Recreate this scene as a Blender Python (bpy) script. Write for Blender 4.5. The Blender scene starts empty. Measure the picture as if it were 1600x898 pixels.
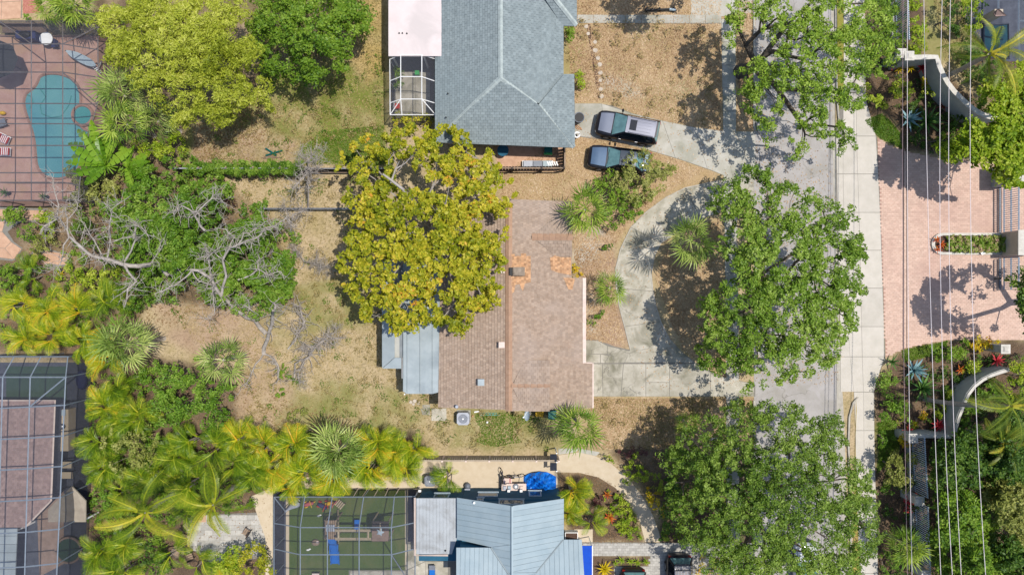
import bpy, math, random
import numpy as np
from mathutils import Vector, Matrix
R = math.radians
random.seed(7)
rg = np.random.default_rng(11)
sc = bpy.context.scene
col = sc.collection

# ---------------------------------------------------------------- camera, sky, sun, exposure
H = 53.3                      # drone height in metres
F = 1600 * 24.0 / 36.0        # focal length in photograph pixels
cam = bpy.data.cameras.new('camera')
cam.sensor_width = 36.0
cam.lens = 24.0
cam.clip_end = 4000
co = bpy.data.objects.new('camera', cam)
co.location = (0, 0, H)
col.objects.link(co)
sc.camera = co
SUN_EL, SUN_AZ = 69.5, 11.0   # azimuth measured from +X towards +Y
w = bpy.data.worlds.new('World')
sc.world = w
w.use_nodes = True
nt = w.node_tree
bg = nt.nodes['Background']
sky = nt.nodes.new('ShaderNodeTexSky')
sky.sky_type = 'NISHITA'
sky.sun_disc = False
sky.sun_elevation = R(SUN_EL)
sky.sun_rotation = R(90 - SUN_AZ)
nt.links.new(sky.outputs[0], bg.inputs[0])
bg.inputs[1].default_value = 0.15
sun = bpy.data.lights.new('sun', 'SUN')
sun.energy = 4.15
sun.angle = R(0.5)
sun.color = (1.0, 0.955, 0.88)
so = bpy.data.objects.new('sun', sun)
sd = Vector((math.cos(R(SUN_EL)) * math.cos(R(SUN_AZ)), math.cos(R(SUN_EL)) * math.sin(R(SUN_AZ)), math.sin(R(SUN_EL))))
so.rotation_euler = sd.to_track_quat('Z', 'Y').to_euler()
so.location = sd * 100
col.objects.link(so)
sc.view_settings.view_transform = 'Standard'
sc.view_settings.look = 'None'
sc.view_settings.exposure = 0.3
sc.view_settings.gamma = 1.0
sc.cycles.transparent_max_bounces = 12
sc.cycles.max_bounces = 6

# ---------------------------------------------------------------- helpers
def P(px, py, z=0.0):
    d = (H - z) / F
    return Vector(((px - 800) * d, (449 - py) * d, z))

def S(r, g, b, k=0.62):
    return tuple((c / 255.0) ** 2.2 * k for c in (r, g, b)) + (1.0,)

WL = {}
def wloc(o):
    v = Vector((0, 0, 0))
    while o is not None:
        v += o.location
        o = o.parent
    return v

def tag(o, label=None, cat=None, group=None, kind=None):
    if label: o['label'] = label
    if cat: o['category'] = cat
    if group: o['group'] = group
    if kind: o['kind'] = kind
    return o

def thing(name, label, cat, loc=(0, 0, 0), group=None, rz=0.0):
    o = bpy.data.objects.new(name, None)
    o.empty_display_size = 0.3
    col.objects.link(o)
    o.location = loc
    o.rotation_euler = (0, 0, rz)
    return tag(o, label, cat, group)

def newobj(name, me, parent=None, label=None, kind=None):
    o = bpy.data.objects.new(name, me)
    col.objects.link(o)
    if parent is not None:
        o.parent = parent
    return tag(o, label, None, None, kind)

def copy_tree(o, parent=None):
    c = o.copy()
    col.objects.link(c)
    if parent is not None:
        c.parent = parent
    for ch in list(o.children):
        copy_tree(ch, c)
    return c

class MB:
    def __init__(s):
        s.v = []; s.f = []; s.r = []
    def add(s, vs, fs, r=0.5):
        n = len(s.v)
        s.v += [tuple(x) for x in vs]
        for f in fs:
            s.f.append(tuple(i + n for i in f)); s.r.append(r)
        return s
    def poly(s, pts, r=0.5):
        return s.add(pts, [range(len(pts))], r)
    def box(s, c, d, rz=0.0, r=0.5, taper=1.0):
        x, y, z = d[0] / 2, d[1] / 2, d[2] / 2
        vs = []
        cs, sn = math.cos(rz), math.sin(rz)
        for k in (-1, 1):
            t = taper if k == 1 else 1.0
            for i, j in ((-1, -1), (1, -1), (1, 1), (-1, 1)):
                a, b = i * x * t, j * y * t
                vs.append((c[0] + a * cs - b * sn, c[1] + a * sn + b * cs, c[2] + k * z))
        return s.add(vs, [(3, 2, 1, 0), (4, 5, 6, 7), (0, 1, 5, 4), (1, 2, 6, 5), (2, 3, 7, 6), (3, 0, 4, 7)], r)
    def prism(s, pts, z0, z1, r=0.5):
        a = sum(pts[i][0] * pts[(i + 1) % len(pts)][1] - pts[(i + 1) % len(pts)][0] * pts[i][1] for i in range(len(pts)))
        if a < 0: pts = pts[::-1]
        n = len(pts)
        vs = [(p[0], p[1], z0) for p in pts] + [(p[0], p[1], z1) for p in pts]
        fs = [tuple(range(n, 2 * n))] + [(i, (i + 1) % n, n + (i + 1) % n, n + i) for i in range(n)]
        return s.add(vs, fs, r)
    def slab3(s, pts, t, r=0.5):
        """thick sheet: 3-D polygon extruded straight down by t"""
        n = len(pts)
        vs = [tuple(p) for p in pts] + [(p[0], p[1], p[2] - t) for p in pts]
        fs = [tuple(range(n)), tuple(range(2 * n - 1, n - 1, -1))] + [(i, n + i, n + (i + 1) % n, (i + 1) % n) for i in range(n)]
        return s.add(vs, fs, r)
    def tube(s, pts, rad, n=6, r=0.5, cap=True):
        pts = [Vector(p) for p in pts]
        if not isinstance(rad, (list, tuple)): rad = [rad] * len(pts)
        base = len(s.v)
        ref = None
        for i, p in enumerate(pts):
            t = (pts[min(i + 1, len(pts) - 1)] - pts[max(i - 1, 0)])
            if t.length < 1e-6: t = Vector((0, 0, 1))
            t.normalize()
            if ref is None:
                ref = Vector((0, 0, 1)) if abs(t.z) < 0.9 else Vector((1, 0, 0))
            a = t.cross(ref)
            if a.length < 1e-4: a = t.cross(Vector((0.3, 1, 0.2)))
            a.normalize()
            b = t.cross(a)
            ref = a.cross(t)
            for k in range(n):
                an = 2 * math.pi * k / n
                s.v.append(tuple(p + (a * math.cos(an) + b * math.sin(an)) * rad[i]))
        for i in range(len(pts) - 1):
            for k in range(n):
                k2 = (k + 1) % n
                s.f.append((base + i * n + k, base + i * n + k2, base + (i + 1) * n + k2, base + (i + 1) * n + k)); s.r.append(r)
        if cap:
            s.f.append(tuple(base + k for k in range(n))); s.r.append(r)
            e = base + (len(pts) - 1) * n
            s.f.append(tuple(e + n - 1 - k for k in range(n))); s.r.append(r)
        return s
    def cyl(s, c, rad, h, n=16, r=0.5, r2=None):
        r2 = rad if r2 is None else r2
        vs = [(c[0] + rad * math.cos(2 * math.pi * k / n), c[1] + rad * math.sin(2 * math.pi * k / n), c[2]) for k in range(n)]
        vs += [(c[0] + r2 * math.cos(2 * math.pi * k / n), c[1] + r2 * math.sin(2 * math.pi * k / n), c[2] + h) for k in range(n)]
        fs = [tuple(range(n - 1, -1, -1)), tuple(range(n, 2 * n))] + [(k, (k + 1) % n, n + (k + 1) % n, n + k) for k in range(n)]
        return s.add(vs, fs, r)
    def ball(s, c, rx, ry=None, rz=None, n=10, m=6, r=0.5):
        ry = rx if ry is None else ry; rz = rx if rz is None else rz
        base = len(s.v)
        for i in range(m + 1):
            th = math.pi * i / m
            for k in range(n):
                ph = 2 * math.pi * k / n
                s.v.append((c[0] + rx * math.sin(th) * math.cos(ph), c[1] + ry * math.sin(th) * math.sin(ph), c[2] + rz * math.cos(th)))
        for i in range(m):
            for k in range(n):
                k2 = (k + 1) % n
                s.f.append((base + i * n + k, base + (i + 1) * n + k, base + (i + 1) * n + k2, base + i * n + k2)); s.r.append(r)
        return s
    def mesh(s, name, mat, off=None, smooth=False):
        vs = s.v
        if off is not None and off.length > 0:
            vs = [(a - off.x, b - off.y, c - off.z) for a, b, c in vs]
        me = bpy.data.meshes.new(name)
        me.from_pydata(vs, [], s.f)
        at = me.attributes.new('rnd', 'FLOAT', 'FACE')
        at.data.foreach_set('value', np.array(s.r, dtype=np.float32))
        if mat: me.materials.append(mat)
        if smooth:
            me.polygons.foreach_set('use_smooth', np.ones(len(me.polygons), dtype=bool))
        me.update()
        return me
    def build(s, name, mat, parent=None, smooth=False, local=False, label=None, kind=None):
        off = None if (local or parent is None) else wloc(parent)
        return newobj(name, s.mesh(name, mat, off, smooth), parent, label, kind)

def npmesh(name, v, f, rnd, mat, off=None):
    """v (N,3), f (M,4) arrays"""
    me = bpy.data.meshes.new(name)
    v = np.asarray(v, dtype=np.float32)
    if off is not None:
        v = v - np.array(off, dtype=np.float32)
    f = np.asarray(f, dtype=np.int32)
    M, k = f.shape
    me.vertices.add(len(v)); me.vertices.foreach_set('co', v.ravel())
    me.loops.add(M * k); me.loops.foreach_set('vertex_index', f.ravel())
    me.polygons.add(M)
    me.polygons.foreach_set('loop_start', np.arange(0, M * k, k, dtype=np.int32))
    at = me.attributes.new('rnd', 'FLOAT', 'FACE')
    at.data.foreach_set('value', np.asarray(rnd, dtype=np.float32))
    me.materials.append(mat)
    me.update(calc_edges=True)
    return me

def setg(label_cat_obj, **k):
    return label_cat_obj

# ---------------------------------------------------------------- materials
def _nodes(name):
    m = bpy.data.materials.new(name)
    m.use_nodes = True
    t = m.node_tree
    return m, t, t.nodes, t.links, t.nodes['Principled BSDF']

def _noise(n, l, scale, detail=5.0, rough=0.6, vec=None, dist=0.0):
    tx = n.new('ShaderNodeTexNoise')
    tx.inputs['Scale'].default_value = scale
    tx.inputs['Detail'].default_value = detail
    tx.inputs['Roughness'].default_value = rough
    tx.inputs['Distortion'].default_value = dist
    if vec is not None: l.new(vec, tx.inputs['Vector'])
    return tx.outputs['Fac']

def _ramp(n, l, src, a=0.35, b=0.65):
    r = n.new('ShaderNodeMapRange')
    r.inputs['From Min'].default_value = a; r.inputs['From Max'].default_value = b
    l.new(src, r.inputs['Value'])
    return r.outputs['Result']

def _mix(n, l, fac, a, b, mode='MIX'):
    x = n.new('ShaderNodeMix'); x.data_type = 'RGBA'; x.blend_type = mode; x.clamp_factor = True
    for s, v in ((0, fac), (6, a), (7, b)):
        if hasattr(v, 'is_output') or isinstance(v, bpy.types.NodeSocket): l.new(v, x.inputs[s])
        else: x.inputs[s].default_value = v
    return x.outputs[2]

def _val(n, l, colsock, amount):
    """colour times (1 + amount socket)"""
    h = n.new('ShaderNodeHueSaturation')
    l.new(amount, h.inputs['Value'])
    l.new(colsock, h.inputs['Color'])
    return h.outputs['Color']

def _math(n, l, op, a, b=None, c=None):
    x = n.new('ShaderNodeMath'); x.operation = op
    for i, v in enumerate((a, b, c)):
        if v is None: continue
        if isinstance(v, bpy.types.NodeSocket): l.new(v, x.inputs[i])
        else: x.inputs[i].default_value = v
    return x.outputs[0]

def pmat(name, c1, c2=None, scl=3.0, rough=0.8, metal=0.0, bump=0.0, bsc=25.0, rnd=0.0, obj=0.0, spec=0.3, c3=None, sc3=0.4, r3=(0.5, 0.65), coat=0.0, crack=0.0):
    m, t, n, l, bs = _nodes(name)
    geo = n.new('ShaderNodeNewGeometry').outputs['Position']
    c2 = c2 or tuple(x * 0.78 for x in c1[:3]) + (1,)
    c = _mix(n, l, _ramp(n, l, _noise(n, l, scl, 6, 0.65, geo)), c1, c2)
    if c3:
        c = _mix(n, l, _ramp(n, l, _noise(n, l, sc3, 6, 0.6, geo, 0.6), *r3), c, c3)
    if crack:
        vo = n.new('ShaderNodeTexVoronoi'); vo.feature = 'DISTANCE_TO_EDGE'; vo.inputs['Scale'].default_value = crack
        wv = n.new('ShaderNodeVectorMath'); wv.operation = 'ADD'
        nz = n.new('ShaderNodeTexNoise'); nz.inputs['Scale'].default_value = 1.5; nz.inputs['Detail'].default_value = 5; l.new(geo, nz.inputs['Vector'])
        l.new(geo, wv.inputs[0]); l.new(nz.outputs['Color'], wv.inputs[1]); l.new(wv.outputs[0], vo.inputs['Vector'])
        k_ = _math(n, l, 'MULTIPLY', _ramp(n, l, vo.outputs['Distance'], .035 * crack, .008 * crack), _ramp(n, l, _noise(n, l, .35, 2, .5, geo), .44, .56))
        c = _mix(n, l, _math(n, l, 'MULTIPLY', k_, .6), c, (.12, .11, .09, 1))
    if rnd or obj:
        v = 1.0
        if rnd:
            a = n.new('ShaderNodeAttribute'); a.attribute_name = 'rnd'
            v = _math(n, l, 'MULTIPLY_ADD', a.outputs['Fac'], 2 * rnd, 1 - rnd)
        if obj:
            o = n.new('ShaderNodeObjectInfo')
            q = _math(n, l, 'MULTIPLY_ADD', o.outputs['Random'], 2 * obj, 1 - obj)
            v = _math(n, l, 'MULTIPLY', q, v)
        c = _val(n, l, c, v)
    l.new(c, bs.inputs['Base Color'])
    bs.inputs['Roughness'].default_value = rough
    bs.inputs['Metallic'].default_value = metal
    bs.inputs['Specular IOR Level'].default_value = spec
    if coat:
        bs.inputs['Coat Weight'].default_value = coat
        bs.inputs['Coat Roughness'].default_value = 0.05
    if bump:
        b = n.new('ShaderNodeBump')
        b.inputs['Strength'].default_value = bump
        b.inputs['Distance'].default_value = 0.03
        l.new(_noise(n, l, bsc, 4, 0.6, geo), b.inputs['Height'])
        l.new(b.outputs[0], bs.inputs['Normal'])
    return m

def leafmat(name, cols, trans=0.35, fo=0.35, rough=0.5, stops=None, spec=0.25):
    """colour of each leaf from its own random value (and, for fronds, the frond's)"""
    m, t, n, l, bs = _nodes(name)
    a = n.new('ShaderNodeAttribute'); a.attribute_name = 'rnd'
    o = n.new('ShaderNodeObjectInfo')
    v = _math(n, l, 'MULTIPLY', a.outputs['Fac'], 1 - fo)
    v = _math(n, l, 'MULTIPLY_ADD', o.outputs['Random'], fo, v)
    r = n.new('ShaderNodeValToRGB')
    l.new(v, r.inputs[0])
    k = len(cols)
    e = r.color_ramp.elements
    while len(e) < k: e.new(0.5)
    for i, c in enumerate(cols):
        e[i].position = stops[i] if stops else i / (k - 1)
        e[i].color = c
    l.new(r.outputs[0], bs.inputs['Base Color'])
    bs.inputs['Roughness'].default_value = rough
    bs.inputs['Specular IOR Level'].default_value = spec
    tr = n.new('ShaderNodeBsdfTranslucent')
    l.new(r.outputs[0], tr.inputs[0])
    mx = n.new('ShaderNodeMixShader'); mx.inputs[0].default_value = trans
    l.new(bs.outputs[0], mx.inputs[1]); l.new(tr.outputs[0], mx.inputs[2])
    l.new(mx.outputs[0], n['Material Output'].inputs['Surface'])
    return m

def screenmat(name, c, op):
    m, t, n, l, bs = _nodes(name)
    bs.inputs['Base Color'].default_value = c
    bs.inputs['Roughness'].default_value = 0.9
    tr = n.new('ShaderNodeBsdfTransparent')
    mx = n.new('ShaderNodeMixShader'); mx.inputs[0].default_value = op
    l.new(tr.outputs[0], mx.inputs[1]); l.new(bs.outputs[0], mx.inputs[2])
    l.new(mx.outputs[0], n['Material Output'].inputs['Surface'])
    return m

LK = 0.92
def L(r, g, b): return S(r, g, b, LK)
M = {}
M['concrete'] = pmat('concrete', S(205, 200, 188), S(186, 181, 166), 1.3, 0.9, bump=0.25, obj=0.05, c3=S(160, 158, 140), sc3=0.35)
M['old_concrete'] = pmat('old_concrete', S(212, 204, 188), S(180, 173, 154), 0.9, 0.9, bump=0.3, obj=0.08, c3=S(140, 136, 116), sc3=0.7, r3=(0.48, 0.68), crack=.4)
M['tan_shade'] = pmat('tan_stone', S(176, 164, 146), S(156, 144, 128), 1.5, .9, bump=.2)
M['beige_concrete'] = pmat('beige_concrete', S(226, 208, 180), S(214, 194, 164), 1.5, 0.9, bump=0.2, obj=0.03)
M['road'] = pmat('road_surface', S(192, 186, 182), S(176, 170, 164), 0.8, 0.9, bump=0.3, c3=S(172, 166, 158), sc3=0.7, crack=.28)
M['kerb'] = pmat('kerb_concrete', S(205, 198, 184), S(180, 172, 158), 2.0, 0.9, bump=0.2)
M['walk'] = pmat('sidewalk_concrete', S(222, 213, 200), S(208, 200, 186), 1.0, 0.9, bump=0.2, obj=0.05)
M['pink_paver'] = pmat('pink_paver', S(232, 200, 180), S(218, 182, 162), 6.0, 0.85, rnd=0.10, bump=0.2, c3=S(214, 178, 160), sc3=0.25)
M['pink_joint'] = pmat('pink_joint', S(206, 164, 146), None, 5, 0.9)
M['grey_paver'] = pmat('grey_paver', S(205, 200, 190), S(185, 180, 172), 4, 0.9, rnd=0.15)
M['grey_joint'] = pmat('grey_joint', S(150, 145, 135), None, 5, 0.9)
M['pool_deck'] = pmat('pool_deck', S(206, 166, 150), S(184, 142, 128), 1.2, 0.8, bump=0.2, c3=S(194, 156, 130), sc3=0.5)
M['coping'] = pmat('coping', S(180, 140, 125), None, 3, 0.8)
M['water'] = pmat('pool_water', S(118, 180, 182), S(106, 170, 174), 0.5, 0.1, spec=0.5, bump=0.25, bsc=5, c3=S(92, 158, 168), sc3=.13, r3=(.42, .6))
M['spa_water'] = pmat('spa_water', S(85, 165, 165), S(70, 150, 150), 1, 0.08, spec=0.5)
M['green_water'] = pmat('green_water', S(70, 92, 72), S(58, 78, 62), 0.6, 0.1, spec=0.5)
M['turf'] = pmat('turf', S(92, 112, 52), S(76, 96, 44), 8, 0.95, bump=0.4, c3=S(104, 112, 62), sc3=0.4)
M['dark_deck'] = pmat('dark_deck', S(92, 96, 108), S(74, 78, 90), 2, 0.8, bump=0.2)
M['brown_deck'] = pmat('brown_deck', S(165, 140, 125), S(140, 118, 104), 2, 0.85, bump=0.2)
M['flagstone'] = pmat('flagstone', S(222, 180, 150), S(200, 158, 130), 2.5, 0.85, bump=0.3, obj=0.08)
M['white_roof'] = pmat('white_roof', S(236, 222, 218, 0.66), S(226, 210, 206, 0.66), 0.8, 0.7, c3=S(214, 202, 198, 0.66), sc3=0.3)
M['chim'] = pmat('weathered_chimney', S(176, 160, 142), S(146, 130, 114), 4, .9, bump=.3)
M['porch_metal'] = pmat('porch_metal', S(192, 197, 200), S(176, 180, 182), .8, .6, c3=S(164, 166, 166), sc3=.6)
M['roof_grey'] = pmat('grey_roof_paint', S(140, 142, 156), S(130, 132, 146), .7, .45, metal=.2, coat=.2)
M['dark_water'] = pmat('dark_water', S(44, 84, 96), S(34, 66, 80), .8, .1)
M['picket'] = pmat('pale_iron', S(235, 240, 248, .85), S(220, 228, 238, .85), 5, .5)
M['fence_board'] = pmat('pale_fence_board', S(196, 180, 158), S(174, 156, 134), 4, .9, obj=.06)
M['tree_shaded_roof'] = pmat('tree_shaded_car_roof', S(52, 64, 78), S(44, 55, 68), .7, .35, metal=.2, coat=.4)  # saloon roof: tree shadow and reflections put into a darker colour
M['white'] = pmat('white_paint', (0.78, 0.77, 0.75, 1), (0.7, 0.69, 0.67, 1), 3, 0.5)
M['offwhite'] = pmat('offwhite_stucco', S(236, 214, 200, .7), S(220, 196, 182, .7), 3, 0.7)
M['grey_alu'] = pmat('grey_aluminium', S(150, 160, 172), S(135, 145, 158), 3, 0.45, metal=0.2)
M['bronze_alu'] = pmat('bronze_aluminium', S(128, 122, 124), S(112, 106, 108), 3, 0.45, metal=0.2)
M['screen'] = screenmat('insect_screen', S(110, 112, 124, 0.5), 0.24)
M['screen_dark'] = screenmat('dark_insect_screen', S(62, 66, 78, 0.5), 0.5)
M['screen_side'] = screenmat('side_insect_screen', S(70, 72, 84, 0.5), 0.55)
M['shingle'] = pmat('grey_shingle', S(152, 163, 164), S(132, 143, 145), 3, 0.9, rnd=0.09, c3=S(140, 152, 154), sc3=0.18, bump=0.2)
M['shingle_cap'] = pmat('grey_ridge_cap', S(194, 204, 200), S(172, 182, 180), 3, 0.9, obj=0.08, rnd=.1)
M['tile'] = pmat('brown_roof_tile', S(187, 165, 146), S(166, 143, 124), 4, 0.85, rnd=0.13, c3=S(180, 160, 144), sc3=0.25, bump=0.2)
M['tile_orange'] = pmat('orange_roof_tile', S(212, 168, 128), S(198, 148, 108), 6, 0.85, rnd=0.3)
M['tile_cap'] = pmat('ridge_tile', S(190, 154, 128), S(178, 142, 116), 4, 0.85, rnd=0.12, obj=.06)
M['red_tile'] = pmat('pink_brown_tile', S(176, 150, 142), S(156, 130, 124), 3, 0.85, rnd=0.14)
M['blue_metal'] = pmat('blue_grey_metal', S(174, 190, 196), S(160, 178, 186), 0.8, 0.55, metal=0.1, obj=0.04, spec=.4)
M['pale_metal'] = pmat('pale_grey_metal', S(186, 196, 198), S(166, 177, 180), 0.8, 0.5, metal=0.1, obj=0.05, c3=S(150, 160, 165), sc3=0.4, r3=(.52, .75))
M['dull_metal'] = pmat('weathered_metal', S(165, 172, 176), S(140, 146, 150), 0.8, 0.6, metal=0.1, obj=0.05, c3=S(128, 130, 130), sc3=0.5)
M['teal_wall'] = pmat('teal_stucco', S(48, 106, 132), S(40, 94, 120), 2, 0.8)
M['wall'] = pmat('cream_stucco', S(215, 200, 178), S(205, 190, 168), 2, 0.85)
M['grey_wall'] = pmat('grey_stucco', S(205, 204, 196), S(190, 190, 182), 2, 0.85, bump=.2)
M['wall_cap'] = pmat('white_wall_cap', S(232, 226, 214), S(205, 198, 186), 3, 0.8)
M['glass'] = pmat('window_glass', S(80, 110, 125), S(60, 90, 105), 0.5, 0.05, spec=0.6)
M['teal_glass'] = pmat('windscreen_glass', S(124, 166, 166), S(96, 132, 134), 1.2, 0.1, spec=0.6)
M['dark_glass'] = pmat('dark_glass', S(26, 34, 42), S(20, 26, 32), 1.2, 0.04, spec=0.7)
M['black'] = pmat('black_plastic', S(34, 34, 36), S(28, 28, 30), 5, 0.5)
M['rubber'] = pmat('rubber', S(30, 30, 30), None, 5, 0.9)
M['chrome'] = pmat('bright_metal', S(200, 200, 205), None, 5, 0.25, metal=0.8)
M['grey_car'] = pmat('grey_car_paint', S(136, 142, 158), S(126, 132, 148), 0.7, 0.4, metal=0.2, coat=0.25)
M['dark_car'] = pmat('dark_trim_and_shaded_sides', S(46, 46, 54), S(38, 38, 46), 0.7, 0.4, metal=0.1, coat=0.3)  # on the van and saloon bodies it puts their shaded sides into the colour
M['blue_car'] = pmat('blue_grey_car_paint', S(94, 118, 146), S(86, 108, 136), 0.7, 0.4, metal=0.2, coat=0.25)
M['roof_car'] = pmat('taupe_car_paint', S(160, 154, 150), S(150, 144, 140), 0.7, 0.35, metal=0.3, coat=0.6)
M['white_car'] = pmat('white_car_paint', S(225, 228, 232), S(215, 218, 224), .7, .3, coat=1.0)
M['lamp'] = pmat('lamp_glass', S(215, 220, 225), S(190, 196, 204), 5, 0.15, spec=0.6)
M['tail'] = pmat('tail_lamp', S(170, 26, 22), None, 5, 0.2)
M['bark'] = pmat('grey_bark', S(150, 136, 120), S(112, 98, 84), 5, 0.95, bump=0.5)
M['dark_bark'] = pmat('oak_bark', S(112, 102, 92), S(82, 74, 66), 5, 0.95, bump=0.5)
M['dead'] = pmat('dead_wood', S(200, 190, 180), S(156, 146, 136), 3, 0.9, bump=0.4)
M['palm_trunk'] = pmat('palm_trunk', S(190, 180, 166), S(158, 146, 132), 6, 0.95, bump=0.5)
M['wood'] = pmat('weathered_wood', S(176, 152, 130), S(146, 124, 104), 5, 0.9, obj=0.08, bump=.2)
M['dark_wood'] = pmat('dark_wood', S(86, 78, 74), S(68, 62, 60), 5, 0.9, obj=0.1)
M['pale_wood'] = pmat('pale_wood', S(208, 190, 160), S(186, 168, 138), 5, 0.85, obj=.05)
M['blue'] = pmat('blue_plastic', S(24, 120, 214), S(20, 110, 200), 4, 0.4)
M['blue_tarp'] = pmat('blue_tarp', S(34, 136, 240), S(20, 112, 220), 2, 0.4, bump=.6, bsc=6)
M['canvas_blue'] = pmat('blue_canvas', S(12, 84, 205), S(10, 76, 192), 3, 0.7)
M['green_plastic'] = pmat('green_plastic', S(70, 190, 100), None, 5, 0.5)
M['teal_plastic'] = pmat('teal_plastic', S(20, 110, 105), None, 5, 0.5)
M['yellow'] = pmat('yellow_plastic', S(240, 190, 20), S(225, 170, 16), 5, 0.5)
M['red'] = pmat('red_plastic', S(200, 60, 50), None, 5, 0.5)
M['pink'] = pmat('pink_plastic', S(205, 105, 110), None, 5, .5)
M['navy'] = pmat('navy_fabric', S(58, 66, 112), None, 5, .7)
M['canvas_dark'] = pmat('charcoal_canvas', S(62, 66, 72), S(54, 58, 64), 3, 0.8)
M['grey_plastic'] = pmat('grey_plastic', S(196, 200, 208), S(180, 184, 194), 4, 0.5)
M['mid_grey'] = pmat('mid_grey_metal', S(140, 145, 155), S(124, 130, 140), 5, 0.5, metal=.2)
M['dish'] = pmat('dish_grey', S(186, 204, 214), None, 5, 0.5)
M['hose'] = pmat('hose_green', S(130, 190, 170), None, 5, .5)
M['wire'] = pmat('power_cable', S(235, 224, 222, .8), S(225, 212, 212, .8), 3, 0.6)
M['wire_dark'] = pmat('dark_cable', S(190, 160, 164), S(170, 144, 148), 3, 0.6)
M['iron'] = pmat('blue_grey_iron', S(186, 204, 222), S(170, 188, 208), 5, 0.5)
M['soil'] = pmat('mulch', S(112, 88, 74), S(84, 64, 54), 9, 0.95, bump=0.8, bsc=30, rnd=.2)
M['stone'] = pmat('stepping_stone', S(220, 206, 188), S(200, 186, 168), 4, 0.9, obj=0.1, bump=.3)
M['stucco_pink'] = pmat('cream_pier', S(222, 206, 186), S(206, 190, 170), 3, 0.85)
# foliage
M['lf_oak'] = leafmat('oak_leaves', [S(54, 78, 26, .86), S(92, 124, 38, .86), S(126, 156, 52, .86), S(170, 190, 92, .86)], fo=.0)
M['lf_oak2'] = leafmat('dark_oak_leaves', [L(48, 72, 28), L(84, 112, 40), L(118, 144, 52), L(160, 180, 88)], fo=.0)
M['lf_oak3'] = leafmat('pale_oak_leaves', [L(58, 84, 30), L(100, 132, 40), L(140, 166, 56), L(180, 200, 96)], fo=.0)
M['lf_yel'] = leafmat('yellow_green_leaves', [S(64, 82, 18, .92), S(122, 134, 30, .92), S(170, 168, 44, .92), S(206, 188, 64, .92), S(214, 154, 60, .9)], fo=.0, stops=[0, .3, .62, .93, 1.0])
M['lf_bam'] = leafmat('bamboo_leaves', [S(84, 102, 24, .9), S(142, 154, 42, .9), S(178, 186, 64, .9), S(212, 212, 108, .9)], fo=.0)
M['lf_grn'] = leafmat('bright_green_leaves', [S(50, 82, 24, .85), S(86, 124, 36, .85), S(120, 154, 50, .85), S(158, 180, 80, .85)], fo=.0)
M['lf_mid'] = leafmat('mid_green_leaves', [L(48, 78, 26), L(86, 120, 36), L(120, 150, 46), L(150, 172, 70)], fo=.0)
M['lf_dark'] = leafmat('dark_green_leaves', [L(30, 54, 24), L(56, 86, 34), L(88, 118, 42), L(124, 146, 62)], fo=.0)
M['lf_olive'] = leafmat('olive_leaves', [L(78, 88, 40), L(122, 130, 60), L(154, 158, 80), L(182, 180, 112)], fo=.0)
M['lf_lime'] = leafmat('lime_leaves', [S(84, 116, 18, .8), S(128, 158, 32, .8), S(168, 186, 50, .8), S(206, 208, 92, .8)], fo=.0)
M['lf_red'] = leafmat('red_leaves', [L(110, 16, 34), L(178, 30, 52), L(214, 80, 84), L(226, 140, 120)], fo=.0)
M['lf_crot'] = leafmat('croton_leaves', [L(90, 100, 20), L(170, 160, 30), L(220, 190, 40), L(214, 120, 50)], fo=.0)
M['lf_burg'] = leafmat('burgundy_leaves', [L(60, 34, 44), L(96, 60, 60), L(130, 92, 84)], fo=.0)
M['lf_brown'] = leafmat('dry_leaves', [S(120, 92, 64), S(176, 140, 100), S(206, 172, 130)], fo=.0)
M['lf_fan'] = leafmat('fan_palm_leaf', [S(60, 88, 34, .85), S(110, 136, 56, .88), S(160, 178, 90, .9), S(208, 210, 132, .92)], fo=.55, rough=.4)
M['lf_fan2'] = leafmat('green_fan_palm_leaf', [S(54, 86, 26, .85), S(98, 132, 42, .88), S(146, 170, 62, .9), S(198, 206, 96, .92)], fo=.55, rough=.4)
M['lf_areca'] = leafmat('areca_leaf', [S(66, 98, 18, .85), S(120, 148, 28, .85), S(162, 176, 40, .88), S(206, 194, 50, .88), S(224, 172, 50, .88)], fo=.5, stops=[0, .26, .5, .78, .95], rough=.4)
M['lf_areca_g'] = leafmat('green_areca_leaf', [S(60, 92, 20, .8), S(104, 136, 28, .8), S(148, 168, 42, .84), S(200, 196, 64, .86)], fo=.5, rough=.4)
M['lf_coco'] = leafmat('coconut_leaf', [S(70, 100, 26, .8), S(120, 142, 36, .82), S(168, 172, 48, .84), S(206, 190, 70, .86)], fo=.6, rough=.4)
M['lf_coco_d'] = leafmat('dark_coconut_leaf', [L(64, 88, 28), L(108, 128, 44), L(160, 164, 58), L(208, 188, 70)], fo=.6, rough=.4)
M['lf_banana'] = leafmat('banana_leaf', [L(70, 108, 28), L(110, 148, 40), L(150, 176, 62)], fo=.6, rough=.35)
M['lf_agave'] = leafmat('blue_agave_leaf', [L(86, 122, 124), L(120, 156, 160), L(156, 186, 190)], fo=.6, trans=.1)
M['lf_agave_g'] = leafmat('green_agave_leaf', [L(44, 78, 36), L(76, 112, 52), L(120, 148, 74)], fo=.6, trans=.15)
M['lf_brom'] = leafmat('bromeliad_leaf', [L(150, 60, 36), L(206, 96, 50), L(226, 150, 60)], fo=.6)
M['lf_fern'] = leafmat('fern_leaf', [L(98, 136, 26), L(140, 170, 40), L(190, 200, 70)], fo=.6)
M['lf_grass'] = leafmat('grass_blades', [S(112, 112, 56), S(160, 144, 84), S(204, 178, 120), S(226, 204, 158)], fo=0, trans=.2)
M['lf_green_grass'] = leafmat('green_grass_blades', [S(78, 116, 28), S(112, 148, 40), S(160, 170, 76)], fo=0, trans=.25)
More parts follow.
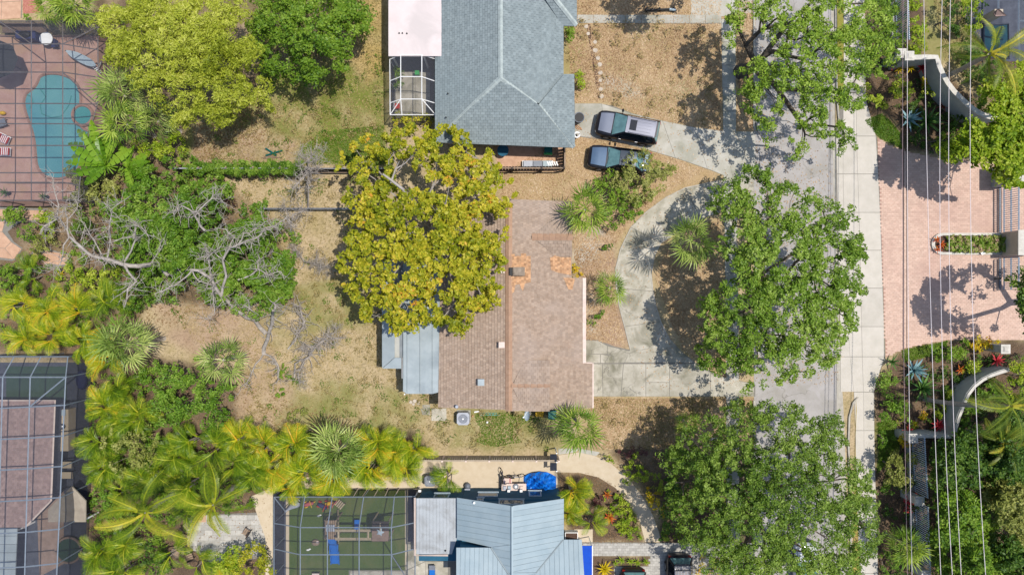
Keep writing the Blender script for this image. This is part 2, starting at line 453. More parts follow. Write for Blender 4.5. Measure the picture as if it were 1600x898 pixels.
M['lf_litter'] = leafmat('fallen_leaves', [S(128, 98, 68), S(182, 146, 106), S(218, 184, 142), S(232, 208, 174)], fo=0, trans=.1)
# ---------------------------------------------------------------- ground
def vnoise(x, y, s, seed):
    g = np.random.default_rng(seed).random((256, 256))
    u, v = x / s, y / s
    i, j = np.floor(u).astype(int), np.floor(v).astype(int)
    a, b = u - i, v - j
    a = a * a * (3 - 2 * a); b = b * b * (3 - 2 * b)
    q = lambda p, t: g[p % 256, t % 256]
    return (q(i, j) * (1 - a) + q(i + 1, j) * a) * (1 - b) + (q(i, j + 1) * (1 - a) + q(i + 1, j + 1) * a) * b
def fbm(x, y, s, seed):
    return (vnoise(x, y, s, seed) * .5 + vnoise(x, y, s / 2.1, seed + 1) * .3 + vnoise(x, y, s / 4.3, seed + 2) * .2)

def inpoly(x, y, poly):
    r = np.zeros(x.shape, bool)
    n = len(poly)
    for k in range(n):
        x1, y1 = poly[k]; x2, y2 = poly[(k + 1) % n]
        if y1 == y2: continue
        c = ((y1 > y) != (y2 > y)) & (x < (x2 - x1) * (y - y1) / (y2 - y1) + x1)
        r ^= c
    return r

ZONES = [  # attribute, weight, patchiness, polygon in plan (photograph ground pixels)
    ('g', 1.0, .7, [(385, -20), (604, -20), (604, 215), (520, 255), (280, 262), (270, 190), (400, 120)]),
    ('g', 1.0, .15, [(455, 256), (495, 206), (600, 196), (604, 258)]),
    ('d', .8, .3, [(548, -20), (606, -20), (606, 110), (570, 150), (545, 90)]),
    ('p', .8, .5, [(300, 196), (420, 205), (470, 225), (465, 256), (300, 258)]),
    ('p', .9, .5, [(240, 455), (420, 470), (440, 560), (360, 570), (300, 560), (250, 520)]),
    ('p', .8, .5, [(350, 590), (450, 570), (470, 640), (400, 690), (340, 690)]),
    ('g', .6, .9, [(380, 455), (560, 430), (590, 500), (430, 560)]),
    ('g', .7, .9, [(430, 590), (600, 600), (690, 640), (690, 690), (430, 690)]),
    ('g', .7, .6, [(715, 640), (830, 640), (860, 700), (700, 700)]),
    ('g', .5, .6, [(830, 640), (930, 660), (930, 705), (830, 705)]),
    ('l', 1.0, .3, [(880, -30), (1135, -30), (1135, 212), (1000, 186), (945, 160), (895, 160), (880, 110)]),
    ('g', .6, .5, [(878, 40), (905, 45), (915, 110), (930, 150), (880, 160)]),
    ('g', .4, .6, [(903, -20), (960, -20), (980, 25), (903, 22)]),
    ('s', .9, .5, [(940, 118), (990, 128), (1010, 150), (985, 156), (945, 138)]),
    ('s', .8, .5, [(1060, 130), (1110, 140), (1095, 165), (1060, 160)]),
    ('l', 1.0, .3, [(1140, -30), (1185, -30), (1185, 210), (1150, 212)]),
    ('l', 1.0, .25, [(780, 200), (905, 205), (985, 222), (1110, 262), (1130, 280), (1040, 305), (985, 355), (965, 385), (893, 330), (880, 310), (780, 318)]),
    ('g', .35, .6, [(790, 268), (900, 268), (880, 312), (790, 312)]),
    ('l', .9, .3, [(1050, 362), (1125, 340), (1150, 600), (1065, 548), (1018, 430)]),
    ('p', 1.0, .3, [(890, 340), (960, 370), (962, 450), (985, 545), (910, 535)]),
    ('s', 1.0, .4, [(925, 355), (945, 360), (925, 410), (905, 425), (895, 400)]),
    ('s', .8, .4, [(915, 455), (930, 460), (928, 520), (912, 525)]),
    ('l', .75, .3, [(915, 620), (1180, 618), (1180, 720), (1040, 700), (960, 705), (915, 700)]),
    ('g', .5, .95, [(890, 20), (1120, 40), (1120, 200), (990, 178), (940, 150), (890, 110)]),
    ('g', .45, .95, [(925, 622), (1150, 622), (1100, 700), (930, 700)]),
    ('m', 1.0, .15, [(870, 738), (930, 738), (985, 775), (1012, 850), (900, 850), (880, 800)]),
    ('m', 1.0, .2, [(940, 700), (1180, 690), (1180, 960), (1036, 960), (1030, 800), (985, 740)]),
    ('m', 1.0, .1, [(905, 866), (1018, 866), (1018, 882), (905, 960)]),
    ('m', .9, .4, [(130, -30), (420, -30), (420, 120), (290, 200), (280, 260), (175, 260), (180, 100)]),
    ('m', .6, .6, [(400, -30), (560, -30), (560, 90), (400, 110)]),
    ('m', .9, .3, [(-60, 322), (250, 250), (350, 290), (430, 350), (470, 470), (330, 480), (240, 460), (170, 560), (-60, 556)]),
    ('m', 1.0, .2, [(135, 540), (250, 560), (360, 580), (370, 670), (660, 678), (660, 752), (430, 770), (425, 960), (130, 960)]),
    ('m', 1.0, .1, [(1345, -40), (1445, -40), (1445, 90), (1560, 180), (1610, 190), (1610, 245), (1415, 238), (1355, 200)]),
    ('g', .7, .3, [(1445, -40), (1525, -40), (1540, 120), (1560, 175), (1480, 100), (1445, 90)]),
    ('m', 1.0, .1, [(1500, -40), (1640, -40), (1640, 240), (1560, 180), (1520, 100)]),
    ('m', 1.0, .1, [(1366, 600), (1410, 544), (1480, 530), (1640, 530), (1640, 960), (1370, 960)]),
    ('g', 1.0, .1, [(1350, 188), (1380, 178), (1405, 205), (1412, 232), (1375, 218)]),
    ('g', 1.0, .1, [(1410, 548), (1478, 532), (1480, 548), (1415, 566)]),
    ('g', 1.0, .1, [(1370, 660), (1398, 655), (1405, 700), (1372, 740)]),
    ('g', .8, .3, [(1304, 30), (1317, 30), (1317, 150), (1305, 150)]),
]
gx = np.concatenate([[-1500, -600, -250, -120, -70], np.arange(-46, 46.01, 0.22), [70, 120, 250, 600, 1500]])
gy = np.concatenate([[-1500, -600, -250, -120, -50], np.arange(-28, 28.01, 0.22), [50, 120, 250, 600, 1500]])
GX, GY = np.meshgrid(gx, gy)
gv = np.stack([GX.ravel(), GY.ravel(), np.zeros(GX.size)], 1)
nx, ny = len(gx), len(gy)
ii, jj = np.meshgrid(np.arange(nx - 1), np.arange(ny - 1))
q = (jj * nx + ii).ravel()
gf = np.stack([q, q + 1, q + nx + 1, q + nx], 1)
_a = 1.0
PX = 800 + gv[:, 0] * F / H + (fbm(gv[:, 0], gv[:, 1], 1.9, 1) - .5) * 20
PY = 449 - gv[:, 1] * F / H + (fbm(gv[:, 1], gv[:, 0], 1.9, 9) - .5) * 20
A = {k: np.zeros(len(gv), np.float32) for k in 'glsmpd'}
for k, (at, wt, pat, poly) in enumerate(ZONES):
    inside = inpoly(PX, PY, poly)
    n_ = fbm(gv[:, 0], gv[:, 1], 1.3, 40 + k)
    val = wt * np.clip(1 - pat + pat * (n_ - .35) / .25, 0, 1)
    for o in A:
        if o != at: A[o] = np.where(inside, A[o] * (1 - val * .9), A[o])
    A[at] = np.where(inside, np.maximum(A[at], val), A[at])
def soften(a, k=2):
    a = a.reshape(ny, nx).copy()
    for _ in range(k):
        b = a.copy(); b[1:-1, 1:-1] = (a[1:-1, 1:-1] * 2 + a[:-2, 1:-1] + a[2:, 1:-1] + a[1:-1, :-2] + a[1:-1, 2:]) / 6; a = b
    return a.ravel()
for o in A: A[o] = soften(A[o])
gm, t, n, l, bs = _nodes('ground')
pos = n.new('ShaderNodeNewGeometry').outputs['Position']
def att(k):
    a = n.new('ShaderNodeAttribute'); a.attribute_name = 'z_' + k
    return a.outputs['Fac']
n1 = _noise(n, l, 0.7, 8, 0.7, pos, .5); n2 = _noise(n, l, 6.0, 6, 0.7, pos); n3 = _noise(n, l, 14.0, 3, 0.7, pos)
def two(a, b, c, fine=n2):
    x = _mix(n, l, _ramp(n, l, n1, .38, .62), a, b)
    return _mix(n, l, _ramp(n, l, fine, .48, .70), x, c)
GK = .62
base = two(S(212, 188, 152, GK), S(188, 168, 124, GK), S(142, 128, 90, GK))
grass = two(S(136, 142, 70, GK), S(112, 126, 50, GK), S(162, 152, 96, GK))
litter = two(S(212, 180, 140, GK), S(198, 168, 124, GK), S(150, 124, 90, GK), n3)
sand = two(S(214, 204, 192, GK), S(188, 178, 164, GK), S(168, 156, 140, GK))
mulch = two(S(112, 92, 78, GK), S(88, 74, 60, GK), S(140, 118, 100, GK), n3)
pink = two(S(198, 170, 142, GK), S(182, 152, 128, GK), S(158, 130, 108, GK))
dry = two(S(212, 178, 116, GK), S(196, 166, 100, GK), S(160, 134, 80, GK))
c = base
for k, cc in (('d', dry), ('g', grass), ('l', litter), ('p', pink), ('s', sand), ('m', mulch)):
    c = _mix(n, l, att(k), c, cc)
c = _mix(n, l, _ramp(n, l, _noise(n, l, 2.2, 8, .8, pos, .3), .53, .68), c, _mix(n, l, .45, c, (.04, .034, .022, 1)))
l.new(c, bs.inputs['Base Color'])
bs.inputs['Roughness'].default_value = 1.0
bs.inputs['Specular IOR Level'].default_value = 0.1
bp = n.new('ShaderNodeBump'); bp.inputs['Strength'].default_value = .7; bp.inputs['Distance'].default_value = .05
l.new(n3, bp.inputs['Height']); l.new(bp.outputs[0], bs.inputs['Normal'])
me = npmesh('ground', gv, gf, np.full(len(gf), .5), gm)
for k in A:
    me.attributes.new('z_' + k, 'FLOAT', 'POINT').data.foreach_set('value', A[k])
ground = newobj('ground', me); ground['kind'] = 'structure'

# ---------------------------------------------------------------- paving
def G(pts, z=0.0): return [tuple(P(x, y)[:2]) for x, y in pts]   # ground pixels -> plan
def sheet(name, pts, mat, z, parent=None, kind='structure'):
    mb = MB(); mb.prism(G(pts), z - 0.3, z)
    return mb.build(name, mat, parent, kind=kind)
def shrink(poly, g):
    cx = sum(p[0] for p in poly) / len(poly); cy = sum(p[1] for p in poly) / len(poly)
    out = []
    for x, y in poly:
        d = math.hypot(x - cx, y - cy)
        k = max(0.2, 1 - g * 1.4 / max(d, .01))
        out.append((cx + (x - cx) * k, cy + (y - cy) * k))
    return out
def slabs(parent, polys, mat, z0, z1, name='slab', gap=0.016):
    for k, pl in enumerate(polys):
        mb = MB()
        p = shrink(G(pl), gap)
        zz = z1 + random.uniform(-.004, .004)
        mb.prism(p, z0, zz)
        mb.build(name, mat, parent)

# road with gutter, kerbs and verge
road = sheet('road', [(1178, -90), (1297, -90), (1302, 300), (1307, 620), (1322, 980), (1178, 980)], M['road'], 0.012)
gut = sheet('road_gutter', [(1297, -90), (1304, -90), (1305, 210), (1306, 300), (1312, 540), (1319, 660), (1329, 980), (1322, 980), (1307, 620), (1302, 300)], M['kerb'], 0.018)
def kerb(name, pts, wpx=2.6):
    mb = MB()
    for (x1, y1), (x2, y2) in zip(pts[:-1], pts[1:]):
        mb.prism(G([(x1, y1), (x1 + wpx, y1), (x2 + wpx, y2 + 0.2), (x2, y2 + .2)]), -.2, 0.13)
    o = mb.build(name, M['kerb']); o['kind'] = 'structure'
    return o
kerb('kerb', [(1303, -90), (1304, 60), (1305, 140), (1308, 180), (1309, 190)])
kerb('kerb', [(1338, 620), (1331, 628), (1325, 650), (1323.5, 690), (1326, 780), (1330, 980)])
kerb('kerb', [(1176.5, -90), (1176.5, 200)]); kerb('kerb', [(1176.5, 625), (1176.5, 980)])
sheet('verge', [(1306, -90), (1317, -90), (1318, 130), (1309, 190)], pmat('verge_grass', S(160, 150, 72), S(140, 138, 60), 6, .95, bump=.5), 0.05)
sheet('verge', [(1337, 624), (1333, 980 - 100), (1334, 980), (1345, 980), (1336, 690), (1338, 640)], pmat('dry_verge_grass', S(196, 168, 96), S(170, 150, 78), 6, .95, bump=.5), 0.05)
sw = sheet('sidewalk', [(1318, -90), (1349, -90), (1352, 180), (1370, 215), (1376, 340), (1383, 560), (1366, 600), (1366, 700), (1373, 980), (1345, 980), (1337, 690), (1334, 600), (1313, 540), (1306, 300), (1305, 210), (1318, 130)], M['grey_joint'], 0.02)
Ys = [-80, -22, 37, 96, 155, 213, 272, 332, 391, 450, 510, 557, 612, 672, 728, 782, 838, 895, 952]
def lerpx(tab, y):
    return float(np.interp(y, [a for a, b in tab], [b for a, b in tab]))
xl = [(-90, 1318), (130, 1318), (210, 1317), (300, 1317), (540, 1326), (640, 1337), (700, 1336), (980, 1344)]
xm = [(-90, 1334), (215, 1338), (340, 1342), (560, 1347), (620, 1349), (980, 1352)]
xr = [(-90, 1349), (180, 1353), (215, 1369), (340, 1375), (520, 1381), (560, 1381), (602, 1365), (700, 1366), (980, 1374)]
for y1, y2 in zip(Ys[:-1], Ys[1:]):
    slabs(sw, [[(lerpx(xl, y1), y1), (lerpx(xm, y1), y1), (lerpx(xm, y2), y2), (lerpx(xl, y2), y2)],
               [(lerpx(xm, y1), y1), (lerpx(xr, y1), y1), (lerpx(xr, y2), y2), (lerpx(xm, y2), y2)]], M['walk'], 0, .036)
    if 200 < y1 < 560:
        slabs(sw, [[(lerpx([(200, 1306), (540, 1313)], y1), y1), (lerpx(xl, y1), y1), (lerpx(xl, y2), y2), (lerpx([(200, 1306), (540, 1313)], y2), y2)]], M['walk'], 0, .034)
# west sidewalk
sw2 = sheet('sidewalk', [(1127, 30), (1149, 30), (1150, 205), (1154, 500), (1156, 980), (1136, 980), (1134, 500), (1130, 205)], M['grey_joint'], .014)
for y in range(30, 960, 36):
    a, b = lerpx([(30, 1127), (205, 1130), (500, 1134), (980, 1136)], y), lerpx([(30, 1149), (205, 1150), (500, 1154), (980, 1156)], y)
    slabs(sw2, [[(a, y), (b, y), (b, y + 36), (a, y + 36)]], M['concrete'], 0, .03)
# garden walk at the top
gw = sheet('garden_walk', [(900, 23), (1127, 26), (1127, 38), (900, 36)], M['grey_joint'], .014)
for x in range(902, 1127, 25):
    slabs(gw, [[(x, 23.4), (x + 25, 23.7), (x + 25, 36.8), (x, 36.5)]], M['concrete'], 0, .032)
dv0 = sheet('driveway', [(1078, -90), (1180, -90), (1180, 20), (1127, 26), (1116, 26), (1080, 24)], M['concrete'], .02)
# neighbour's straight driveway (under the van)
dv1 = sheet('driveway', [(897, 162), (938, 162), (958, 166), (990, 178), (1040, 190), (1090, 200), (1140, 206), (1180, 206), (1180, 282), (1148, 280), (1110, 266), (1064, 250), (1010, 234), (960, 221), (897, 213)], M['grey_joint'], .018)
top = [(898, 162), (940, 162), (985, 177), (1035, 189), (1085, 199), (1130, 205), (1180, 206)]
bot = [(898, 213), (945, 217), (1000, 231), (1055, 247), (1105, 264), (1145, 280), (1180, 282)]
slabs(dv1, [[top[i], top[i + 1], bot[i + 1], bot[i]] for i in range(6)], M['concrete'], 0, .036)
# curved driveway of the brown house
Oo = [(1178, 272), (1112, 284), (1070, 293), (1040, 308), (1010, 330), (985, 355), (969, 388), (961, 420), (962, 450), (967, 480), (975, 510), (984, 546)]
Ii = [(1178, 326), (1125, 332), (1095, 342), (1072, 354), (1052, 368), (1033, 380), (1023, 400), (1018, 428), (1021, 455), (1026, 480), (1033, 502), (1046, 528)]
dv2 = sheet('curved_driveway', Oo + [(960, 541), (935, 531), (913, 529), (913, 566), (925, 567), (925, 619), (1180, 619), (1180, 600), (1128, 588), (1092, 570), (1066, 550)] + Ii[::-1], M['grey_joint'], .014)
quads = [[Oo[i], Oo[i + 1], Ii[i + 1], Ii[i]] for i in range(11)]
quads = [[Oo[0], Oo[1], Oo[2], Ii[2], Ii[1], Ii[0]], [Oo[2], Oo[3], Oo[4], Oo[5], Ii[5], Ii[4], Ii[3], Ii[2]], [Oo[5], Oo[6], Oo[7], Oo[8], Ii[8], Ii[7], Ii[6], Ii[5]], [Oo[8], Oo[9], Oo[10], Ii[10], Ii[9], Ii[8]],
         [Oo[10], Oo[11], (976, 566), (1085, 566), (1066, 550), Ii[11], Ii[10]]]
quads += [[(926, 568), (941, 568), (942, 619), (926, 619)], [(941, 568), (974, 568), (970, 619), (942, 619)], [(974, 568), (1009, 568), (1009, 619), (970, 619)],
          [(1009, 568), (1046, 568), (1046, 597), (1009, 597)], [(1009, 597), (1046, 597), (1046, 619), (1009, 619)], [(1046, 568), (1088, 568), (1110, 582), (1110, 619), (1046, 619)], [(1110, 582), (1130, 589), (1178, 600), (1178, 619), (1110, 619)],
          [(914, 531), (934, 532), (949, 540), (949, 553), (914, 553)], [(914, 553), (938, 553), (938, 567), (914, 567)], [(938, 553), (958, 556), (958, 567), (938, 567)], [(949, 540), (984, 548), (976, 566), (958, 567), (958, 556), (949, 553)]]
def slabs_raw(parent, polys, mat, z0, z1, g=.02):
    for pl in polys:
        pts = G(pl); mb = MB()
        cx = sum(p[0] for p in pts) / len(pts); cy = sum(p[1] for p in pts) / len(pts)
        out = []
        for i, p in enumerate(pts):
            a, b = Vector(pts[i - 1]), Vector(pts[(i + 1) % len(pts)]); p = Vector(p)
            d = ((a - p).normalized() + (b - p).normalized())
            s_ = 1 if d.dot(Vector((cx, cy)) - p) > 0 else -1
            out.append(tuple(p + (d * s_ * g if d.length > .05 else Vector((0, 0)))))
        mb.prism(out, z0, z1 + random.uniform(-.005, .005))
        mb.build('slab', mat, parent)
slabs_raw(dv2, quads, M['old_concrete'], 0, .034)
kb = MB()
for A_, w_ in ((Oo, -1.6), (Ii, 1.6)):
    for (x1, y1), (x2, y2) in zip(A_[:-1], A_[1:]):
        d = math.hypot(x2 - x1, y2 - y1); nx_, ny_ = (y2 - y1) / d * w_, -(x2 - x1) / d * w_
        kb.prism(G([(x1, y1), (x2, y2), (x2 - nx_, y2 - ny_), (x1 - nx_, y1 - ny_)]), -.1, .05)
kb.build('edging', M['kerb'], dv2)
# pink brick forecourt
PINK = [(1371, 215), (1385, 226), (1412, 236), (1460, 246), (1640, 262), (1640, 530), (1480, 531), (1440, 538), (1410, 545), (1384, 558), (1376, 340)]
pk = sheet('brick_forecourt', PINK, M['pink_joint'], .016)
def clip(poly, cl):
    out = poly
    n_ = len(cl)
    for i in range(n_):
        (ax, ay), (bx, by) = cl[i], cl[(i + 1) % n_]
        inp, out = out, []
        if not inp: return []
        for k in range(len(inp)):
            p, q_ = inp[k - 1], inp[k]
            sp = (bx - ax) * (p[1] - ay) - (by - ay) * (p[0] - ax)
            sq = (bx - ax) * (q_[1] - ay) - (by - ay) * (q_[0] - ax)
            if (sp >= 0) != (sq >= 0):
                u = sp / (sp - sq)
                out.append((p[0] + (q_[0] - p[0]) * u, p[1] + (q_[1] - p[1]) * u))
            if sq >= 0: out.append(q_)
    return out
def paverfield(name, parent, poly, bw, bl, mat, z):
    """single pavers too small to pick apart, laid in running bond with open joints"""
    pts = np.array(G(poly)); x0, y0 = pts.min(0); x1, y1 = pts.max(0)
    vs, fs, rr = [], [], []
    nr = int((y1 - y0) / bw); ncl = int((x1 - x0) / bl) + 1
    cx = x0 + (np.arange(ncl)[None, :] + (np.arange(nr)[:, None] % 2) * .5) * bl + 0 * np.arange(nr)[:, None]
    cy = y0 + (np.arange(nr)[:, None] + .5) * bw + 0 * cx
    cx, cy = cx.ravel(), cy.ravel()
    ok = inpoly(cx, cy, [tuple(p) for p in pts])
    cx, cy = cx[ok], cy[ok]
    hx, hy = bl / 2 - .006, bw / 2 - .006
    zz = z + rg.uniform(-.003, .003, len(cx))
    v = np.stack([np.stack([cx + a * hx, cy + b * hy, zz], 1) for a, b in ((-1, -1), (1, -1), (1, 1), (-1, 1))], 1).reshape(-1, 3)
    f = np.arange(len(v)).reshape(-1, 4)
    o = newobj(name, npmesh(name, v, f, rg.random(len(f)), mat), parent)
    o['kind'] = 'stuff'
paverfield('brick', pk, PINK, .15, .3, M['pink_paver'], .024)
mb = MB(); mb.prism(G([(1410.2, 233), (1412, 233), (1412.2, 545), (1410.2, 545)]), 0, .03); mb.prism(G([(1416, 234), (1417, 234), (1417, 543), (1416, 543)]), 0, .03)
mb.build('expansion_joint', M['dark_wood'], pk)
# grey brick drive at the bottom
GP = [(902, 846), (1180, 848), (1180, 980), (960, 980), (960, 884), (1016, 884), (1016, 867), (905, 866)]
gp = sheet('brick_driveway', GP, M['grey_joint'], .016)
paverfield('brick', gp, GP, .2, .3, M['grey_paver'], .024)
sheet('porch_step', [(897, 826), (926, 826), (926, 846), (905, 846)], M['beige_concrete'], .05)
# beige path and side yard of the lower house
BP = [(871, 711), (905, 706), (930, 712), (955, 724), (980, 745), (1000, 770), (1018, 800), (1030, 832), (1032, 846), (1008, 846), (1000, 815), (985, 790), (962, 762), (935, 745), (905, 738), (871, 737)]
beige = sheet('curved_path', BP, M['beige_concrete'], .02)
side = sheet('side_yard', [(650, 712), (871, 712), (871, 764), (640, 764)], M['beige_concrete'], .016)
sheet('side_yard', [(420, 745), (650, 745), (650, 764), (420, 766)], M['beige_concrete'], .012)
slabs(beige, [[(872, 700), (905, 700), (900, 706), (872, 710)], [(905, 700), (938, 706), (932, 712), (904, 706)]], M['concrete'], 0, .03)
# path at the left and corner paths
fp = sheet('flagstone_path', [(-40, 322), (75, 326), (72, 345), (30, 348), (12, 362), (22, 378), (36, 388), (22, 408), (-40, 402)], M['grey_joint'], .01)
slabs(fp, [[(-20, 326), (10, 327), (10, 342), (-20, 346)], [(10, 327), (40, 328), (38, 345), (10, 342)], [(40, 328), (72, 329), (70, 343), (38, 345)], [(-20, 346), (8, 346), (4, 362), (-20, 362)],
           [(-20, 362), (4, 362), (18, 378), (8, 388), (-20, 386)], [(18, 378), (34, 389), (22, 405), (8, 388)], [(-20, 386), (8, 388), (22, 405), (-20, 400)]], M['flagstone'], 0, .03, 'flagstone')
fp2 = sheet('flagstone_path', [(50, 392), (78, 390), (112, 398), (108, 414), (80, 420), (52, 432), (40, 428)], M['grey_joint'], .01)
slabs(fp2, [[(52, 394), (76, 392), (74, 412), (56, 418)], [(76, 392), (94, 395), (92, 414), (74, 412)], [(94, 395), (110, 399), (107, 413), (92, 414)], [(56, 418), (74, 413), (76, 420), (54, 430), (44, 427)]], M['flagstone'], 0, .03, 'flagstone')
fp3 = sheet('flagstone_path', [(-60, -60), (36, -60), (34, 28), (-60, 32)], M['grey_joint'], .01)
slabs(fp3, [[(-30, -30), (4, -30), (3, 4), (-30, 4)], [(4, -30), (35, -30), (34, 2), (3, 4)], [(-30, 4), (3, 4), (2, 31), (-30, 32)], [(3, 4), (34, 2), (33, 29), (2, 31)]], M['flagstone'], 0, .03, 'flagstone')
sheet('pebble_bed', [(36, -20), (62, -20), (63, 20), (36, 22)], pmat('red_pebbles', S(216, 150, 130), S(170, 100, 84), 14, .9, bump=.6), .02)
gd = sheet('grey_terrace', [(292, 805), (400, 800), (424, 790), (424, 870), (330, 880), (292, 850)], M['grey_joint'], .012)
paverfield('paver', gd, [(296, 808), (400, 803), (418, 800), (418, 868), (332, 876), (296, 848)], .4, .6, M['grey_paver'], .022)
sheet('terrace_step', [(304, 798), (322, 798), (322, 815), (304, 815)], M['flagstone'], .04)
sheet('side_strip', [(392, 775), (428, 760), (428, 960), (415, 960), (415, 840)], M['beige_concrete'], .03)
# stepping stones across the front garden
st = sheet('stepping_stone_path', [(916, 38), (922, 38), (941, 154), (934, 154)], M['soil'], .006)
for x, y in ((916, 42), (919, 53), (930, 66), (930, 79), (934, 91), (937, 101), (938, 114), (938, 126), (938.5, 140), (940, 151)):
    mb = MB(); k = random.uniform(2.9, 4.0); a = random.random()
    mb.prism([(P(x, y).x + k / 20 * math.cos(a + i * 1.047) * random.uniform(.85, 1.1), P(x, y).y + k / 20 * math.sin(a + i * 1.047) * random.uniform(.8, 1.05)) for i in range(6)], 0, .04)
    mb.build('stepping_stone', M['stone'], st)
# concrete pads behind the brown house
pad = sheet('concrete_pads', [(660, 632), (672, 632), (672, 648), (660, 648)], M['old_concrete'], .012)
slabs(pad, [[(674, 637), (698, 637), (698, 657), (674, 657)], [(657, 638), (672, 634), (672, 648), (660, 648)]], M['old_concrete'], 0, .05)
mb = MB()
for x, y, k in ((642, 628, 3), (648, 626, 3.5), (654, 629, 3), (646, 631, 2.6)):
    c0 = P(x, y); mb.cyl((c0.x, c0.y, 0), k / 20, .07, 7, r2=k / 24)
mb.build('rubble_stone', M['stone'], pad)
# ---------------------------------------------------------------- roofs
def rx(px, zr, s, xr):
    """pixel x on a slope falling from the ridge at plan x = xr, height zr, with slope s"""
    X = (px - 800) * (H - zr) / F
    for _ in range(6):
        z = zr - s * abs(X - xr); X = (px - 800) * (H - z) / F
    return X, zr - s * abs(X - xr)
def tiles(name, poly, down, cw, tw, mat, parent, lift=.03, off=.012, kind='stuff', deck=None, mats=None):
    """courses of tiles on the planar 3-D polygon; down = plan direction of fall"""
    p0 = Vector(poly[0])
    nrm = Vector((0, 0, 0))
    for i in range(len(poly)):
        nrm += (Vector(poly[i]) - p0).cross(Vector(poly[(i + 1) % len(poly)]) - p0)
    nrm.normalize()
    if nrm.z < 0: nrm = -nrm
    d = Vector((down[0], down[1], 0))
    d.z = -(d.x * nrm.x + d.y * nrm.y) / nrm.z
    d.normalize()
    a = nrm.cross(d).normalized()      # along the eave
    uv = [((Vector(p) - p0).dot(a), (Vector(p) - p0).dot(d)) for p in poly]
    ar = sum(uv[i][0] * uv[(i + 1) % len(uv)][1] - uv[(i + 1) % len(uv)][0] * uv[i][1] for i in range(len(uv)))
    if ar < 0: uv = uv[::-1]
    u0, u1 = min(p[0] for p in uv), max(p[0] for p in uv)
    v0, v1 = min(p[1] for p in uv), max(p[1] for p in uv)
    mb = MB()
    nrow = int(math.ceil((v1 - v0) / cw))
    for k in range(nrow):
        vb = v1 - k * cw; vt = vb - cw
        sh = (k % 2) * .5 * tw
        for j in range(-1, int((u1 - u0) / tw) + 1):
            ua = u0 + j * tw + sh
            g = .006
            pl = clip([(ua + g, vt), (ua + tw - g, vt), (ua + tw - g, vb), (ua + g, vb)], uv)
            if len(pl) < 3: continue
            rr = random.random()
            jl = random.uniform(.8, 1.2)
            mb.poly([p0 + a * u + d * v + nrm * (off + lift * jl * (v - vt) / cw) for u, v in pl], rr)
    if deck:
        dk = MB(); dk.slab3([Vector(p) for p in poly], .12); dk.build('roof_deck', deck, parent)
    o = mb.build(name, mat, parent)
    if kind: o['kind'] = kind
    return o
def caps(parent, a, b, wd, step, mat, name='ridge_cap', zo=.1):
    """ridge or hip caps, one object each, sharing a mesh"""
    a, b = Vector(a), Vector(b)
    L_ = (b - a).length; n_ = max(1, int(L_ / step))
    mb = MB()
    h = wd * .22
    mb.add([(0, -wd / 2, -h), (step * 1.08, -wd / 2, -h - .02), (step * 1.08, 0, .0), (0, 0, .03), (0, wd / 2, -h), (step * 1.08, wd / 2, -h - .02)], [(0, 1, 2, 3), (3, 2, 5, 4), (0, 3, 4)], .5)
    me = mb.mesh(name, mat)
    dr = (b - a).normalized()
    m = Matrix.Identity(3)
    y = Vector((0, 0, 1)).cross(dr).normalized(); z = dr.cross(y)
    m = Matrix((dr, y, z)).transposed().to_4x4()
    off = wloc(parent)
    for k in range(n_):
        o = newobj(name, me, parent)
        o.matrix_local = Matrix.Translation(a + dr * (k * L_ / n_) + Vector((0, 0, zo)) - off) @ m
def wallbox(parent, poly, z0, z1, mat, name='wall'):
    mb = MB(); mb.prism([tuple(Vector(p)[:2]) for p in poly], z0, z1); return mb.build(name, mat, parent)
def obox(name, parent, c, d, mat, rz=0.0, **k):
    mb = MB(); mb.box(c, d, rz); return mb.build(name, mat, parent, **k)
def beam(mb, a, b, wd, hg=None):
    """square bar between two points"""
    mb.tube([a, b], wd * .7071, 4)

# brown tiled house
bh = thing('brown_tiled_house', 'low house with brown tiled roof, orange tile patches and a chimney, half under yellow-green tree', 'house', tuple(P(800, 480)))
ZR, SL = 4.35, .30
XR = (796 - 800) * (H - ZR) / F
def bp_(px, py):
    X, z = rx(px, ZR, SL, XR)
    return Vector((X, (449 - py) * (H - z) / F, z))
west = [bp_(795.5, 318), bp_(795.5, 640), bp_(685, 636), bp_(690, 318)]
east = [[bp_(796, 311), bp_(893, 315), bp_(893, 434), bp_(796, 434)], [bp_(796, 434), bp_(909, 434), bp_(909, 567), bp_(796, 567)], [bp_(796, 567), bp_(925, 567), bp_(925, 637), bp_(796, 642)]]
tiles('roof_tiles', west, (-1, 0), .22, .2, M['tile'], bh, lift=.045, deck=M['tile_cap'])
for e in east: tiles('roof_tiles', e, (1, 0), .22, .2, M['tile'], bh, lift=.045, deck=M['tile_cap'])
caps(bh, bp_(795, 316), bp_(795, 641), .5, .42, M['tile_cap'], 'ridge_tile', .14)
